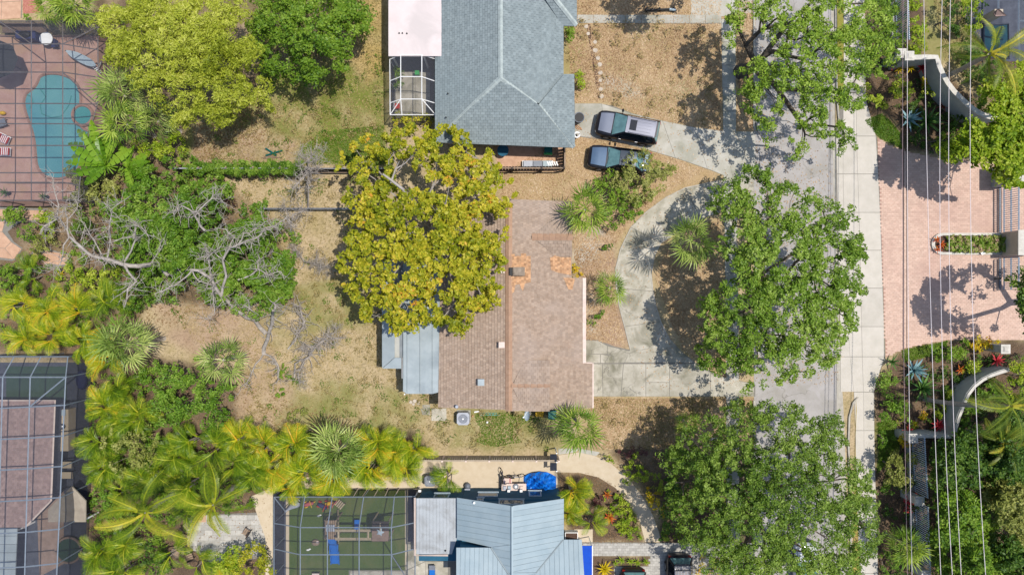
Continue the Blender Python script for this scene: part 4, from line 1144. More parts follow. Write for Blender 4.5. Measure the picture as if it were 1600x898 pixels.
# furniture on the deck
def umbrella(label, px, py, r_, z, mat):
    t = thing('patio_umbrella', label, 'umbrella', tuple(P(px, py)))
    c0 = P(px, py, z)
    for k in range(8):
        a, b = 2 * math.pi * k / 8, 2 * math.pi * (k + 1) / 8
        mb = MB(); mb.poly([(c0.x, c0.y, z + .45), (c0.x + r_ * math.cos(a), c0.y + r_ * math.sin(a), z), (c0.x + r_ * math.cos(b), c0.y + r_ * math.sin(b), z)])
        mb.build('canopy_panel', mat, t)
    mb = MB(); mb.cyl((c0.x, c0.y, 0), .04, z + .4, 8); mb.build('pole', M['mid_grey'], t)
    t.location = (c0.x, c0.y, 0)
    for ch_ in t.children:
        d = P(px, py) - c0; d.z = 0
        ch_.location = d
umbrella('charcoal patio umbrella at the left edge above the pool deck', -2, 93, 1.45, 2.3, M['canvas_dark'])
t = thing('round_table', 'round white table on the brown deck above the pool', 'table', tuple(P(82, 66)))
c0 = P(82, 66); mb = MB(); mb.cyl((c0.x, c0.y, .7), .5, .05, 20); mb.build('tabletop', M['white'], t)
mb = MB(); mb.cyl((c0.x, c0.y, 0), .05, .7, 8); mb.cyl((c0.x, c0.y, 0), .3, .04, 12); mb.build('pedestal', M['mid_grey'], t)
for k, (x, y) in enumerate(((72, 64), (91, 72))):
    c1 = P(x, y); tt = thing('deck_chair', ['dark chair left of the round white table', 'dark chair right of the round white table'][k], 'chair', tuple(c1), 'chairs at the white table')
    obox('seat', tt, (c1.x, c1.y, .42), (.5, .5, .06), M['navy']); obox('backrest', tt, (c1.x + (-.25 if k == 0 else .25), c1.y, .65), (.06, .5, .45), M['navy'])
    for sx in (-.2, .2):
        for sy in (-.2, .2): obox('leg', tt, (c1.x + sx, c1.y + sy, .2), (.04, .04, .4), M['mid_grey'])
t = thing('hammock', 'pale teal hammock slung on a dark stand beside the pool cage wall', 'hammock', tuple(P(130, 100)))
a, b = P(102, 79, .8), P(150, 103, .8)
mb = MB(); d_ = (b - a); s_ = d_.cross(Vector((0, 0, 1))).normalized()
pts = [a.lerp(b, u) - Vector((0, 0, 1.0 * u * (1 - u))) for u in (0, .15, .3, .5, .7, .85, 1)]
ws = (.03, .22, .3, .32, .3, .22, .03)
for i in range(6): mb.poly([pts[i] - s_ * ws[i], pts[i + 1] - s_ * ws[i + 1], pts[i + 1] + s_ * ws[i + 1], pts[i] + s_ * ws[i]])
mb.build('sling', M['dish'], t)
mb = MB(); mb.tube([a, a.lerp(b, .25) - Vector((0, 0, .75)), a.lerp(b, .75) - Vector((0, 0, .75)), b], .04, 6); mb.build('stand', M['black'], t)
for k in range(6):
    mb = MB(); p = b.lerp(a, -.06 - .02 * k + .1); mb.box((p.x - .3 + k * .06, p.y + .1 - k * .1, .5), (.3, .05, .03), .5); mb.build('slat', M['white'], t)
t = thing('slatted_stool', 'small dark slatted stool with white slats near the hammock end', 'stool', tuple(P(159, 106)))
c0 = P(159, 106)
for k in range(5):
    mb = MB(); mb.box((c0.x - .1 + k * .06, c0.y - .25 + k * .12, .4), (.32, .06, .03), .9); mb.build('slat', M['white'], t)
mb = MB()
for sx in (-.2, .2):
    for sy in (-.25, .25): mb.box((c0.x + sx, c0.y + sy, .19), (.05, .05, .38))
mb.build('frame', M['black'], t)
def lounger(label, px, py, rz, mcol):
    t = thing('sun_lounger', label, 'sun lounger', tuple(P(px, py)), 'loungers on the pool deck', rz)
    for nm, c_, d_, m_ in (('frame', (0, 0, .3), (1.9, .66, .05), M['white']), ('cushion', (-.2, 0, .36), (1.3, .56, .08), mcol), ('backrest', (.68, 0, .5), (.62, .56, .07), mcol)):
        mb = MB(); mb.box(c_, d_); mb.build(nm, m_, t, local=True)
    for sx in (-.8, .8):
        for sy in (-.28, .28):
            mb = MB(); mb.box((sx, sy, .14), (.05, .05, .28)); mb.build('leg', M['white'], t, local=True)
    for k in range(4):
        mb = MB(); mb.box((.45 + k * .14, 0, .56), (.05, .6, .02)); mb.build('stripe', M['white'], t, local=True)
lounger('red sun lounger with white frame at the left edge, upper of two', 2, 214, R(-25), M['red'])
lounger('red sun lounger with white frame at the left edge, lower of two', 2, 238, R(-3), M['red'])
t = thing('pool_chair', 'grey folding chair at the left edge beside the pool', 'chair', tuple(P(9, 194)), None, .3)
for nm, c_, d_ in (('seat', (0, 0, .42), (.6, .55, .05)), ('backrest', (-.3, 0, .68), (.06, .55, .5))):
    mb = MB(); mb.box(c_, d_); mb.build(nm, M['mid_grey'], t, local=True)
for sx in (-.25, .25):
    for sy in (-.25, .25): mb = MB(); mb.box((sx, sy, .2), (.04, .04, .4)); mb.build('leg', M['black'], t, local=True)
t = thing('pool_toy', 'yellow pool toy at the left edge above the folding chair', 'toy', tuple(P(7, 178)))
c0 = P(7, 178); mb = MB(); mb.ball((c0.x, c0.y, .2), .25, .16, .18); mb.build('toy_body', M['yellow'], t)
t = thing('barbecue', 'dark covered barbecue along the top of the pool deck', 'barbecue', tuple(P(52, 61)))
c0 = P(52, 61); obox('cabinet', t, (c0.x, c0.y, .45), (1.5, .6, .9), M['navy']); mb = MB(); mb.ball((c0.x, c0.y, .9), .5, .28, .3); mb.build('lid', M['black'], t)
t = thing('outdoor_bench', 'long brown bench along the top wall of the pool cage', 'bench', tuple(P(30, 58)))
c0 = P(45, 50); obox('seat', t, (c0.x, c0.y, .45), (3.4, .5, .08), M['brown_deck']); obox('backrest', t, (c0.x, c0.y + .28, .75), (3.4, .08, .5), M['brown_deck'])
for k in (-1.5, 0, 1.5): obox('leg', t, (c0.x + k, c0.y, .2), (.08, .4, .4), M['black'])

# deck of the lower left cage
dk2 = sheet('patio_deck', [(-80, 566), (142, 566), (138, 700), (132, 960), (-80, 960)], M['dark_deck'], .012)
gpool = sheet('green_pool', [(10, 572), (104, 572), (104, 628), (10, 628)], M['green_water'], .03)
sheet('patio_path', [(58, 790), (86, 750), (100, 700), (100, 880), (62, 900)], M['brown_deck'], .03)
rf = thing('tiled_pavilion', 'pinkish-brown tiled pavilion roof under the large lower left cage', 'pavilion', tuple(P(30, 720)))
zt, zl = 2.6, 2.3
tiles('roof_tiles', [P(-60, 626, zl), P(85.5, 626, zl), P(79, 781, zl), P(38, 823, zl), P(-60, 823, zl + .01)], (0, -1), .22, .28, M['red_tile'], rf, lift=.05, deck=M['red_tile'])
mb = MB(); mb.tube([P(-60, 625.5, zl), P(86, 625.5, zl), P(79.6, 781.5, zl), P(38, 824, zl)], .08, 4); mb.build('gutter', M['offwhite'], rf)
c1, c2 = P(78, 632, zl), P(40, 815, zl)
wallbox(rf, [P(-60, 632, zl), P(78, 632, zl), P(73, 776, zl), P(34, 815, zl), P(-60, 815, zl)], 0, 2.15, M['dark_deck'])
wr = thing('white_pavilion_roof', 'pale ribbed roof at the lower left edge below the tiled pavilion', 'pavilion', tuple(P(10, 860)))
for k in range(9):
    y0 = 824 + k * 13
    mb = MB(); mb.slab3([P(-60, y0, 2.3), P(27 - k * .6, y0, 2.3), P(26.4 - k * .6, y0 + 12.5, 2.3), P(-60, y0 + 12.5, 2.3)], .08); mb.build('roof_panel', M['pale_metal'], wr)
for x, y in ((22, 830), (18, 920), (-40, 830), (-40, 920)):
    p = P(x, y, 2.2); obox('post', wr, (p.x, p.y, 1.1), (.12, .12, 2.2), M['white'])
t = thing('outdoor_kitchen', 'beige counter with round dark grill under the lower left cage', 'counter', tuple(P(110, 670)))
c0 = P(111, 668); obox('counter', t, (c0.x, c0.y, .45), (.75, 3.2, .9), M['beige_concrete'])
mb = MB(); mb.cyl((c0.x - .05, c0.y + .3, .9), .22, .14, 14); mb.build('grill', M['black'], t); mb = MB(); mb.ball((c0.x - .05, c0.y + .3, 1.04), .16, .16, .1); mb.build('grill_lid', M['chrome'], t)
obox('sink', t, (c0.x - .05, c0.y + 1.35, .91), (.45, .45, .06), M['dish'])
t = thing('beige_cabana', 'beige gabled cabana roof beside the tiled pavilion', 'cabana', tuple(P(100, 790)))
z1, z2 = 1.9, 2.3
mb = MB(); mb.slab3([P(75, 795, z1), P(112, 759, z2), P(117, 764, z2), P(134, 782, z1), P(134, 815, z1), P(75, 815, z1)], .1); mb.build('roof_sheet', M['tan_shade'], t)
for x, y in ((78, 812), (131, 812), (100, 790)):
    p = P(x, y, 1.8); obox('post', t, (p.x, p.y, .9), (.1, .1, 1.8), M['white'])
spa2 = thing('spa', 'round dark teal spa under the lower left cage', 'spa', tuple(P(110, 850)))
c0 = P(112, 856); mb = MB(); mb.cyl((c0.x, c0.y, 0), .95, .4, 28); mb.build('water', M['green_water'], spa2)
mb = MB(); mb.tube(ring(c0, .98, .4), .09, 6, cap=False); mb.build('coping', M['brown_deck'], spa2)
for x, y, lb in ((112, 722, 'middle'), (112, 738, 'lower')):
    t = thing('patio_table', f'beige table under the lower left cage, {lb} one below the counter', 'table', tuple(P(x, y)), 'beige tables in the lower left cage')
    c0 = P(x, y); obox('tabletop', t, (c0.x, c0.y, .72), (1.1, .5, .06), M['beige_concrete'])
    for sx in (-.45, .45): obox('leg', t, (c0.x + sx, c0.y, .35), (.06, .4, .7), M['mid_grey'])
t = thing('blue_pool_cover', 'folded blue cover by the palms at the right of the lower left cage', 'cover', tuple(P(131, 592)))
c0 = P(131, 592); mb = MB(); mb.ball((c0.x, c0.y, .25), .45, .8, .3, 12, 6); mb.build('cover_fold', M['navy'], t)

# deck and lawn of cage 3
turf = sheet('play_lawn', [(452, 764), (633, 764), (633, 890), (545, 890), (545, 960), (452, 960)], M['turf'], .02)
sheet('lawn_edging', [(447, 764), (452, 764), (452, 960), (447, 960)], M['beige_concrete'], .04)
sheet('lawn_edging', [(633, 764), (637.5, 764), (637.5, 845), (633, 890)], M['beige_concrete'], .04)
sheet('patio_slab', [(637.5, 764), (650, 764), (650, 845), (637.5, 845)], M['dark_deck'], .012)
ps = sheet('patio_slab', [(633, 845), (716, 845), (716, 960), (545, 960), (545, 890), (633, 890)], M['grey_joint'], .012)
slabs(ps, [[(636, 847), (665, 847), (665, 876), (634, 890), (634, 876)], [(665, 847), (690, 847), (690, 876), (665, 876)], [(690, 847), (715, 847), (715, 876), (690, 876)], [(547, 891), (600, 891), (600, 940), (547, 940)], [(600, 891), (634, 891), (634, 940), (600, 940)], [(636, 890), (665, 876), (665, 930), (636, 930)], [(665, 876), (700, 876), (700, 930), (665, 930)]], M['old_concrete'], 0, .035)
sheet('side_floor', [(426, 764), (447, 764), (447, 960), (426, 960)], M['dark_deck'], .012)
# ---------------------------------------------------------------- play set
ps_ = thing('play_set', 'wooden swing set with platform tower, brown canopy tower and blue slide on the green lawn', 'play set', tuple(P(560, 830)))
zb = 2.0
def bar_(a, b, wd, name, mat, parent):
    mb = MB(); beam(mb, a, b, wd); return mb.build(name, mat, parent)
for y in (828.5, 841.5): bar_(P(524, y, zb), P(598, y, zb), .14, 'swing_beam', M['pale_wood'], ps_)
for x in (528.5, 575): bar_(P(x, 829, zb - .02), P(x, 841, zb - .02), .12, 'cross_beam', M['pale_wood'], ps_)
a = P(528, 796, .1); b = P(529, 847, zb); bar_(a, P(528.5, 822, zb), .1, 'leg', M['pale_wood'], ps_); bar_(P(528.5, 848, .1), P(528.5, 822, zb), .1, 'leg', M['pale_wood'], ps_)
for x in (582, 607):
    for y in (815, 843):
        p = P(x, y, 2.2); bar_(Vector((p.x, p.y, 0)), p, .1, 'leg', M['pale_wood'], ps_)
z0 = 2.3
mb = MB(); mb.slab3([P(581, 814, z0), P(607.5, 814, z0), P(607.5, 829, z0 + .5), P(581, 829, z0 + .5)], .05); mb.build('canopy', M['dark_wood'], ps_)
mb = MB(); mb.slab3([P(581, 829, z0 + .5), P(607.5, 829, z0 + .5), P(607.5, 845, z0), P(581, 845, z0)], .05); mb.build('canopy', M['brown_deck'], ps_)
c0 = P(594, 831, z0 + .5)
mb = MB(); mb.add([(c0.x + r_ * math.cos(k * math.pi / 5), c0.y + r_ * math.sin(k * math.pi / 5), c0.z + .03 - .1 * (k % 2 == 0)) for k in range(10) for r_ in [(.32, .16)[k % 2]]], [tuple(range(10))]); mb.build('star_badge', M['dish'], ps_)
mb = MB(); mb.tube([P(594, 817, z0 + .1), P(594, 829, z0 + .56)], .05, 5); mb.build('flag_pole', M['pale_wood'], ps_)
# left tower platform with slats
for k in range(6):
    a = P(508 + k * 3.3, 812, 1.2); b = P(508 + k * 3.3, 842, 1.2)
    mb = MB(); mb.box(((a.x + b.x) / 2, (a.y + b.y) / 2, 1.2), (.13, abs(a.y - b.y), .04)); mb.build('platform_board', M['wood'], ps_)
for x in (508, 525):
    for y in (813, 841):
        p = P(x, y, 1.9); bar_(Vector((p.x, p.y, 0)), p, .09, 'leg', M['wood'], ps_)
mb = MB()
for k in range(4): c1 = P(512 + k * 3, 824, 1.26); mb.box((c1.x, c1.y, 1.3), (.2, .5, .1))
mb.build('seat_block', M['grey_plastic'], ps_)
mb = MB()
top_ = [P(517, 842, 1.2), P(521, 850, .9), P(523, 862, .55), P(524, 873, .3), P(524, 880, .25)]
for i in range(4):
    p, q_ = top_[i], top_[i + 1]; wv = Vector((.29, 0, 0))
    mb.poly([p - wv, q_ - wv, q_ + wv, p + wv])
    mb.box(((p.x + q_.x) / 2 - .31, (p.y + q_.y) / 2, (p.z + q_.z) / 2 + .06), (.05, abs(p.y - q_.y) * 1.1, .16)); mb.box(((p.x + q_.x) / 2 + .31, (p.y + q_.y) / 2, (p.z + q_.z) / 2 + .06), (.05, abs(p.y - q_.y) * 1.1, .16))
mb.build('slide', M['blue'], ps_)
c0 = P(558, 821, .5); mb = MB(); mb.box((c0.x, c0.y, .5), (.42, .95, .06)); mb.build('swing_seat', M['blue'], ps_)
for dx in (-.18, .18):
    bar_(Vector((c0.x + dx, c0.y, .5)), Vector((c0.x + dx, c0.y - .3, zb)), .02, 'chain', M['mid_grey'], ps_)
# toys and seats on the lawn
t = thing('garden_chair', 'wooden slatted garden chair at the top of the play lawn', 'chair', tuple(P(533, 785)), None, R(-40))
for k in range(4): mb = MB(); mb.box((-.24 + k * .16, 0, .4), (.1, .55, .04)); mb.build('slat', M['pale_wood'], t, local=True)
mb = MB(); mb.box((-.36, 0, .65), (.05, .55, .5)); mb.build('backrest', M['pink'], t, local=True)
for sx in (-.28, .28):
    for sy in (-.25, .25): mb = MB(); mb.box((sx, sy, .2), (.05, .05, .4)); mb.build('leg', M['wood'], t, local=True)
t = thing('hanging_chair', 'pale grey teardrop hanging chair in the upper left corner of the play lawn', 'hanging chair', tuple(P(461, 786)))
c0 = P(461, 786); mb = MB()
pr_ = [(-.75, .04), (-.5, .08), (-.15, .2), (.2, .36), (.45, .34), (.6, .18)]
rot = R(38)
pts = [Vector((c0.x + u * math.cos(rot), c0.y + u * math.sin(rot), .5 + .15 * abs(u))) for u, _ in pr_]
mb.tube(pts, [r_ for _, r_ in pr_], 8); mb.build('fabric', M['grey_plastic'], t, smooth=True)
mb = MB(); mb.tube([Vector((c0.x, c0.y + .5, 0)), Vector((c0.x - .2, c0.y + .3, 1.9)), pts[0] + Vector((0, 0, .4))], .03, 5); mb.build('stand', M['black'], t)
def toy(label, px, py, body, wheel, rz, ax):
    t = thing('ride_on_toy', label, 'toy', tuple(P(px, py)), 'ride-on toys on the play lawn', rz)
    mb = MB(); mb.ball((0, 0, .3), .42, .16, .14); mb.ball((.3, 0, .42), .16, .13, .16); mb.build('toy_body', body, t, local=True)
    mb = MB(); mb.tube([(.25, -.28, .6), (.25, .28, .6)], .03, 6); mb.tube([(.25, 0, .3), (.25, 0, .6)], .03, 6); mb.build('handlebar', ax, t, local=True)
    for sx, sy in ((-.3, -.2), (-.3, .2), (.36, 0)):
        mb = MB(); mb.tube([(sx, sy - .04, .14), (sx, sy + .04, .14)], .14, 10); mb.build('wheel', wheel, t, local=True)
toy('pink ride-on toy below the yellow palms', 484, 785, M['pink'], M['yellow'], .3, M['yellow'])
toy('navy ride-on toy with orange wheels', 505, 788, M['navy'], M['red'], -.4, M['red'])
toy('yellow and red ride-on toy beside the wooden garden chair', 517, 784, M['yellow'], M['red'], .1, M['pink'])
t = thing('floor_cushion', 'brown round floor cushion left of the swing set', 'cushion', tuple(P(494, 846)))
c0 = P(494, 846); mb = MB(); mb.ball((c0.x, c0.y, .14), .32, .26, .15, 14, 6); mb.build('cushion', M['wood'], t, smooth=True); mb = MB(); mb.ball((c0.x + .18, c0.y + .1, .3), .12, .12, .08); mb.build('pillow', M['offwhite'], t)
for k, (x, y, lb) in enumerate(((498, 805, 'crumpled white cloth on the lawn above the swing set'), (481.5, 858, 'crumpled white cloth on the lawn left of the blue slide'))):
    t = thing('white_cloth', lb, 'cloth', tuple(P(x, y)))
    c0 = P(x, y); mb = MB(); mb.ball((c0.x, c0.y, .06), .14, .07, .07, 8, 4); mb.ball((c0.x + .14, c0.y + .06, .05), .1, .06, .06, 8, 4); mb.build('fold', M['white'], t)
t = thing('water_toy', 'teal toy tub on the concrete below the white porch', 'toy', tuple(P(676, 893)))
c0 = P(676, 893); obox('tub', t, (c0.x, c0.y, .2), (.42, .8, .4), M['blue']); obox('tub_rim', t, (c0.x, c0.y + .5, .35), (.45, .35, .12), M['mid_grey'])
for k in range(3):
    x = 478 + k * 9; pass
def wood_chair(label, px, py, rz):
    t = thing('terrace_chair', label, 'chair', tuple(P(px, py)), 'wooden chairs on the grey terrace', rz)
    for k in range(3): mb = MB(); mb.box((-.16 + k * .16, 0, .42), (.13, .5, .04)); mb.build('slat', M['wood'], t, local=True)
    mb = MB(); mb.box((-.27, 0, .68), (.05, .5, .5)); mb.build('backrest', M['dark_wood'], t, local=True)
    for sx in (-.22, .22):
        for sy in (-.22, .22): mb = MB(); mb.box((sx, sy, .2), (.05, .05, .4)); mb.build('leg', M['dark_wood'], t, local=True)
wood_chair('wooden chair in the upper left corner of the grey terrace', 296, 818, .8)
wood_chair('wooden chair at the left edge of the grey terrace below the upper chair', 291, 836, -.3)
wood_chair('wooden chair at the lower left corner of the grey terrace', 300, 866, 1.9)
wood_chair('wooden chair at the right of the grey terrace under palm fronds', 388, 828, 2.6)
t = thing('terrace_table', 'round wooden table at the lower left corner of the grey terrace', 'table', tuple(P(285, 856)))
c0 = P(285, 856); mb = MB(); mb.cyl((c0.x, c0.y, .7), .5, .05, 18); mb.build('tabletop', M['wood'], t); mb = MB(); mb.cyl((c0.x, c0.y, 0), .06, .7, 8); mb.build('pedestal', M['dark_wood'], t)
t = thing('kids_table', 'small pale table at the bottom edge of the play lawn', 'table', tuple(P(496, 899)))
c0 = P(496, 897); obox('tabletop', t, (c0.x, c0.y, .5), (.55, .6, .05), M['offwhite'])
for sx in (-.22, .22):
    for sy in (-.24, .24): obox('leg', t, (c0.x + sx, c0.y + sy, .24), (.05, .05, .48), M['wood'])

# ---------------------------------------------------------------- things around the houses
def ac_unit(label, px, py, s_, grp, base):
    t = thing('air_conditioner', label, 'air conditioner', tuple(P(px, py)), grp)
    h_ = .9; c0 = P(px, py, h_)
    mb = MB()
    r_ = s_ / 2; k_ = r_ * .3
    ocg = [(c0.x + a * r_ + b, c0.y + c * r_ + d) for a, b, c, d in ((-1, k_, -1, 0), (1, -k_, -1, 0), (1, 0, -1, k_), (1, 0, 1, -k_), (1, -k_, 1, 0), (-1, k_, 1, 0), (-1, 0, 1, -k_), (-1, 0, -1, k_))]
    mb.prism(ocg, .05, h_); mb.build('case', base, t)
    mb = MB(); mb.cyl((c0.x, c0.y, h_ - .02), r_ * .76, .035, 24); mb.build('fan_grille', M['mid_grey'], t)
    for q_ in (.72, .5, .28):
        mb = MB(); mb.tube(ring(c0, r_ * q_, h_ + .03, 20), .018, 4, cap=False); mb.build('grille_ring', M['grey_plastic'], t)
    for k in range(6):
        a = k * math.pi / 3; mb = MB(); mb.tube([(c0.x, c0.y, h_ + .035), (c0.x + r_ * .74 * math.cos(a), c0.y + r_ * .74 * math.sin(a), h_ + .035)], .014, 4); mb.build('grille_spoke', M['grey_plastic'], t)
    mb = MB(); mb.cyl((c0.x, c0.y, h_ + .02), .06, .05, 10); mb.build('hub', M['white'], t)
    mb = MB(); mb.box((c0.x, c0.y, .03), (s_ * 1.1, s_ * 1.1, .06)); mb.build('pad', M['concrete'], t)
ac_unit('pale grey air conditioner with round fan on the grass below the brown tiled house', 723.5, 654, .95, None, M['grey_plastic'])
ac_unit('dark grey air conditioner with round fan beside the fence of the lower house', 671.5, 751.5, .8, None, M['mid_grey'])
t = thing('satellite_dish', 'pale blue-grey satellite dish on a mast at the lower edge of the brown roof', 'satellite dish', tuple(P(826, 644)))
c0 = P(823.5, 648.5, 3.0); nrm = Vector((-.55, -.15, .75)).normalized()
u_ = nrm.cross(Vector((.35, 1, 0))).normalized(); v_ = nrm.cross(u_)
mb = MB(); cen = c0 - nrm * .1
ringp = [[c0 + u_ * .24 * q_ * math.cos(k * math.pi / 8) + v_ * .46 * q_ * math.sin(k * math.pi / 8) - nrm * .1 * (1 - q_ * q_) for k in range(16)] for q_ in (.5, 1)]
mb.add(ringp[0] + ringp[1] + [cen], [(k, (k + 1) % 16, 16 + (k + 1) % 16, 16 + k) for k in range(16)] + [(32, (k + 1) % 16, k) for k in range(16)]); mb.build('dish', M['dish'], t, smooth=True)
mb = MB(); mb.tube([c0 - nrm * .1, P(829, 647, 2.6), P(829, 643, 2.3), Vector((P(829, 641, 2.3).x, P(829, 640, 2.3).y, 2.2))], .03, 5); mb.build('mast', M['grey_plastic'], t)
mb = MB(); mb.tube([c0 - v_ * .4, c0 + nrm * .45], .02, 4); mb.box(tuple(c0 + nrm * .45), (.1, .1, .1)); mb.build('feed_arm', M['white'], t)
t = thing('garden_cart', 'yellow garden cart with black handle under the lower edge of the brown roof', 'cart', tuple(P(843, 645)))
c0 = P(843, 646, .6)
obox('tub', t, (c0.x, c0.y, .5), (.62, .42, .3), M['yellow'], -.2); mb = MB(); mb.tube([(c0.x - .3, c0.y + .05, .6), (c0.x - .65, c0.y + .2, .9)], .03, 5); mb.build('handle', M['black'], t)
for s_ in (-.2, .2): mb = MB(); mb.tube([(c0.x + s_, c0.y - .26, .18), (c0.x + s_, c0.y - .2, .18)], .18, 10); mb.build('wheel', M['rubber'], t)
t = thing('wheelie_bin', 'teal wheeled bin half under the fan palm at the corner of the brown house', 'bin', tuple(P(862, 647)))
c0 = P(863, 648, 1.0); mb = MB(); mb.box((c0.x, c0.y, .5), (.5, .55, .95), taper=1.15); mb.build('body', M['teal_plastic'], t); mb = MB(); mb.box((c0.x, c0.y, 1.02), (.62, .68, .08)); mb.build('lid', M['teal_plastic'], t)
for s_ in (-.2, .2): mb = MB(); mb.tube([(c0.x + s_, c0.y + .28, .1), (c0.x + s_ + .06, c0.y + .28, .1)], .1, 8); mb.build('wheel', M['rubber'], t)
t = thing('garden_hose', 'pale green hose coiled along the wall below the brown roof', 'hose', tuple(P(760, 648)))
mb = MB(); pts = [P(750 + i * 1.05 + 5 * math.sin(i * 1.3), 646.5 + 2.3 * math.cos(i * 1.3), .04 + .01 * (i % 3)) for i in range(26)]; mb.tube(pts, .025, 5); mb.build('hose_coil', M['hose'], t, smooth=True)
for x, y, m_, nm, lb in ((738.5, 649.5, 'tile_orange', 'garden_ball', 'small orange ball on the grass right of the pale air conditioner'), (761.3, 659, 'white', 'garden_ball', 'small white ball on the grass below the hose')):
    t = thing(nm, lb, 'ball', tuple(P(x, y))); c0 = P(x, y); mb = MB(); mb.ball((c0.x, c0.y, .09), .09); mb.build('ball', M[m_], t, smooth=True)
t = thing('white_pipe', 'short white pipe on the ground against the brown house wall', 'pipe', tuple(P(744, 643)))
mb = MB(); mb.tube([P(741, 643.5, .06), P(749, 642, .06)], .06, 8); mb.build('pipe', M['white'], t)
t = thing('rubbish_bin', 'round black bin standing on the drive at the corner of the grey shingle house', 'bin', tuple(P(904, 187)))
c0 = P(903, 188); mb = MB(); mb.cyl((c0.x, c0.y, 0), .3, .9, 16, r2=.38); mb.build('body', M['black'], t); mb = MB(); mb.tube(ring(c0, .38, .9, 16), .035, 5, cap=False); mb.build('rim', M['mid_grey'], t); mb = MB(); mb.cyl((c0.x, c0.y, .5), .3, .05, 12); mb.build('bin_bag', M['navy'], t)
t = thing('garden_hose', 'tangled orange hose on the drive below the round black bin', 'hose', tuple(P(905, 200)))
mb = MB(); mb.tube([P(903 + 5 * math.cos(i * .9) + i * .2, 199 + 4 * math.sin(i * 1.1), .06) for i in range(14)], .03, 5); mb.build('hose_coil', M['tile_orange'], t, smooth=True)
t = thing('hose_reel', 'small white hose reel at the corner of the grey shingle house', 'hose reel', tuple(P(900, 213)))
c0 = P(900.5, 213); mb = MB(); mb.tube(ring(Vector((c0.x, c0.y, .5)), .2, .5, 14), .06, 6, cap=False); mb.build('reel', M['white'], t); mb = MB(); mb.cyl((c0.x, c0.y, 0), .05, .5, 8); mb.build('stand', M['black'], t)
t = thing('yard_post', 'black pole with pale end lying across the dry grass at the top', 'pole', tuple(P(1031, 14)))
mb = MB(); mb.tube([P(1007, 16.5, .25), P(1046, 14.6, .25)], .09, 6); mb.build('pole', M['black'], t); mb = MB(); mb.tube([P(1046, 14.6, .25), P(1056, 16, .25)], .1, 6); mb.build('pole_end', M['green_plastic'] if False else M['dish'], t)
mb = MB()
for x in (1010, 1030, 1052): c1 = P(x, 16); mb.box((c1.x, c1.y, .1), (.1, .3, .2))
mb.build('foot', M['black'], t)
t = thing('sign_post', 'dark sign post with grey hanging arm in the shade of the lower oak', 'sign post', tuple(P(1116, 686)))
mb = MB(); mb.tube([P(1105, 686, 1.5), P(1128, 686, 1.5)], .07, 6); mb.build('arm', M['mid_grey'], t); p = P(1108, 686, 1.5); mb = MB(); mb.tube([Vector((p.x, p.y, 0)), Vector((p.x, p.y, 1.7))], .06, 6); mb.build('post', M['black'], t)
p = P(1118, 686, 1.1); mb = MB(); mb.box((p.x, p.y, 1.05), (.6, .04, .7)); mb.build('sign_board', M['white'], t)
# green lawn cross in the north yard
t = thing('timber_cross', 'green crossed timbers lying on bare ground in the north yard', 'timbers', tuple(P(427, 239)))
mb = MB(); mb.tube([P(415, 232, .1), P(432, 243, .1)], .07, 4); mb.build('timber', M['teal_plastic'], t)
mb = MB(); mb.tube([P(415, 243, .2), P(441, 235, .16)], .06, 4); mb.build('timber', M['teal_plastic'], t)
for k in range(5):
    mb = MB(); mb.tube([P(408 + k * 3, 247 - k * .6 + 2 * (k % 2), .05), P(424 + k * 4, 243 + k, .05)], .035, 4); mb.build('timber', M['wood'], t, label='pale grey stick')
# patio bits north
t = thing('round_table', 'round dark blue table under the eave of the grey shingle house', 'table', tuple(P(785, 237)))
c0 = P(786, 238); mb = MB(); mb.cyl((c0.x, c0.y, .7), .45, .05, 18); mb.build('tabletop', M['teal_wall'], t); mb = MB(); mb.cyl((c0.x, c0.y, 0), .05, .7, 8); mb.build('pedestal', M['black'], t)
t = thing('green_cart', 'green plastic cart on the small patio under the grey eave', 'cart', tuple(P(856, 238)))
c0 = P(856, 237); obox('tub', t, (c0.x, c0.y, .5), (.6, .4, .5), M['teal_plastic']); obox('tub', t, (c0.x, c0.y - .26, .4), (.65, .16, .25), M['green_plastic'])
t = thing('patio_bench', 'pale bench with blue-grey cushions against the patio fence', 'bench', tuple(P(840, 258)))
c0 = P(840, 258)
for k, m_ in enumerate(('grey_plastic', 'mid_grey', 'blue_metal')): obox('cushion', t, (c0.x - .75 + k * .75, c0.y, .45), (.7, .5, .14), M[m_])
obox('frame', t, (c0.x, c0.y, .3), (2.4, .55, .08), M['white'])
for k in (-1.1, 1.1): obox('leg', t, (c0.x + k, c0.y, .13), (.06, .5, .26), M['white'])
for k in range(8):
    pass
t = thing('plant_stand', 'white lattice stand at the right end of the small patio', 'stand', tuple(P(864, 257)))
for k in range(5):
    c1 = P(856 + k * 3.4, 257.5); mb = MB(); mb.box((c1.x, c1.y, .5), (.09, .34, .05), .4); mb.build('slat', M['white'], t)
c1 = P(863, 257.5); mb = MB()
for sx in (-.35, .35):
    for sy in (-.15, .15): mb.box((c1.x + sx, c1.y + sy, .23), (.04, .04, .46))
mb.build('frame', M['white'], t)
t = thing('green_storage_box', 'small bright green box on the screened porch floor', 'box', tuple(P(653, 117)))
c0 = P(653, 117); obox('box', t, (c0.x, c0.y, .25), (.3, .28, .5), M['green_plastic']); obox('lid', t, (c0.x, c0.y, .52), (.34, .32, .05), M['green_plastic'])
t = thing('porch_chair', 'small red chair in the lower left of the screened porch', 'chair', tuple(P(622, 168)))
c0 = P(622, 168); obox('seat', t, (c0.x, c0.y, .4), (.4, .4, .06), M['red']); obox('backrest', t, (c0.x - .2, c0.y, .6), (.06, .4, .4), M['white'])
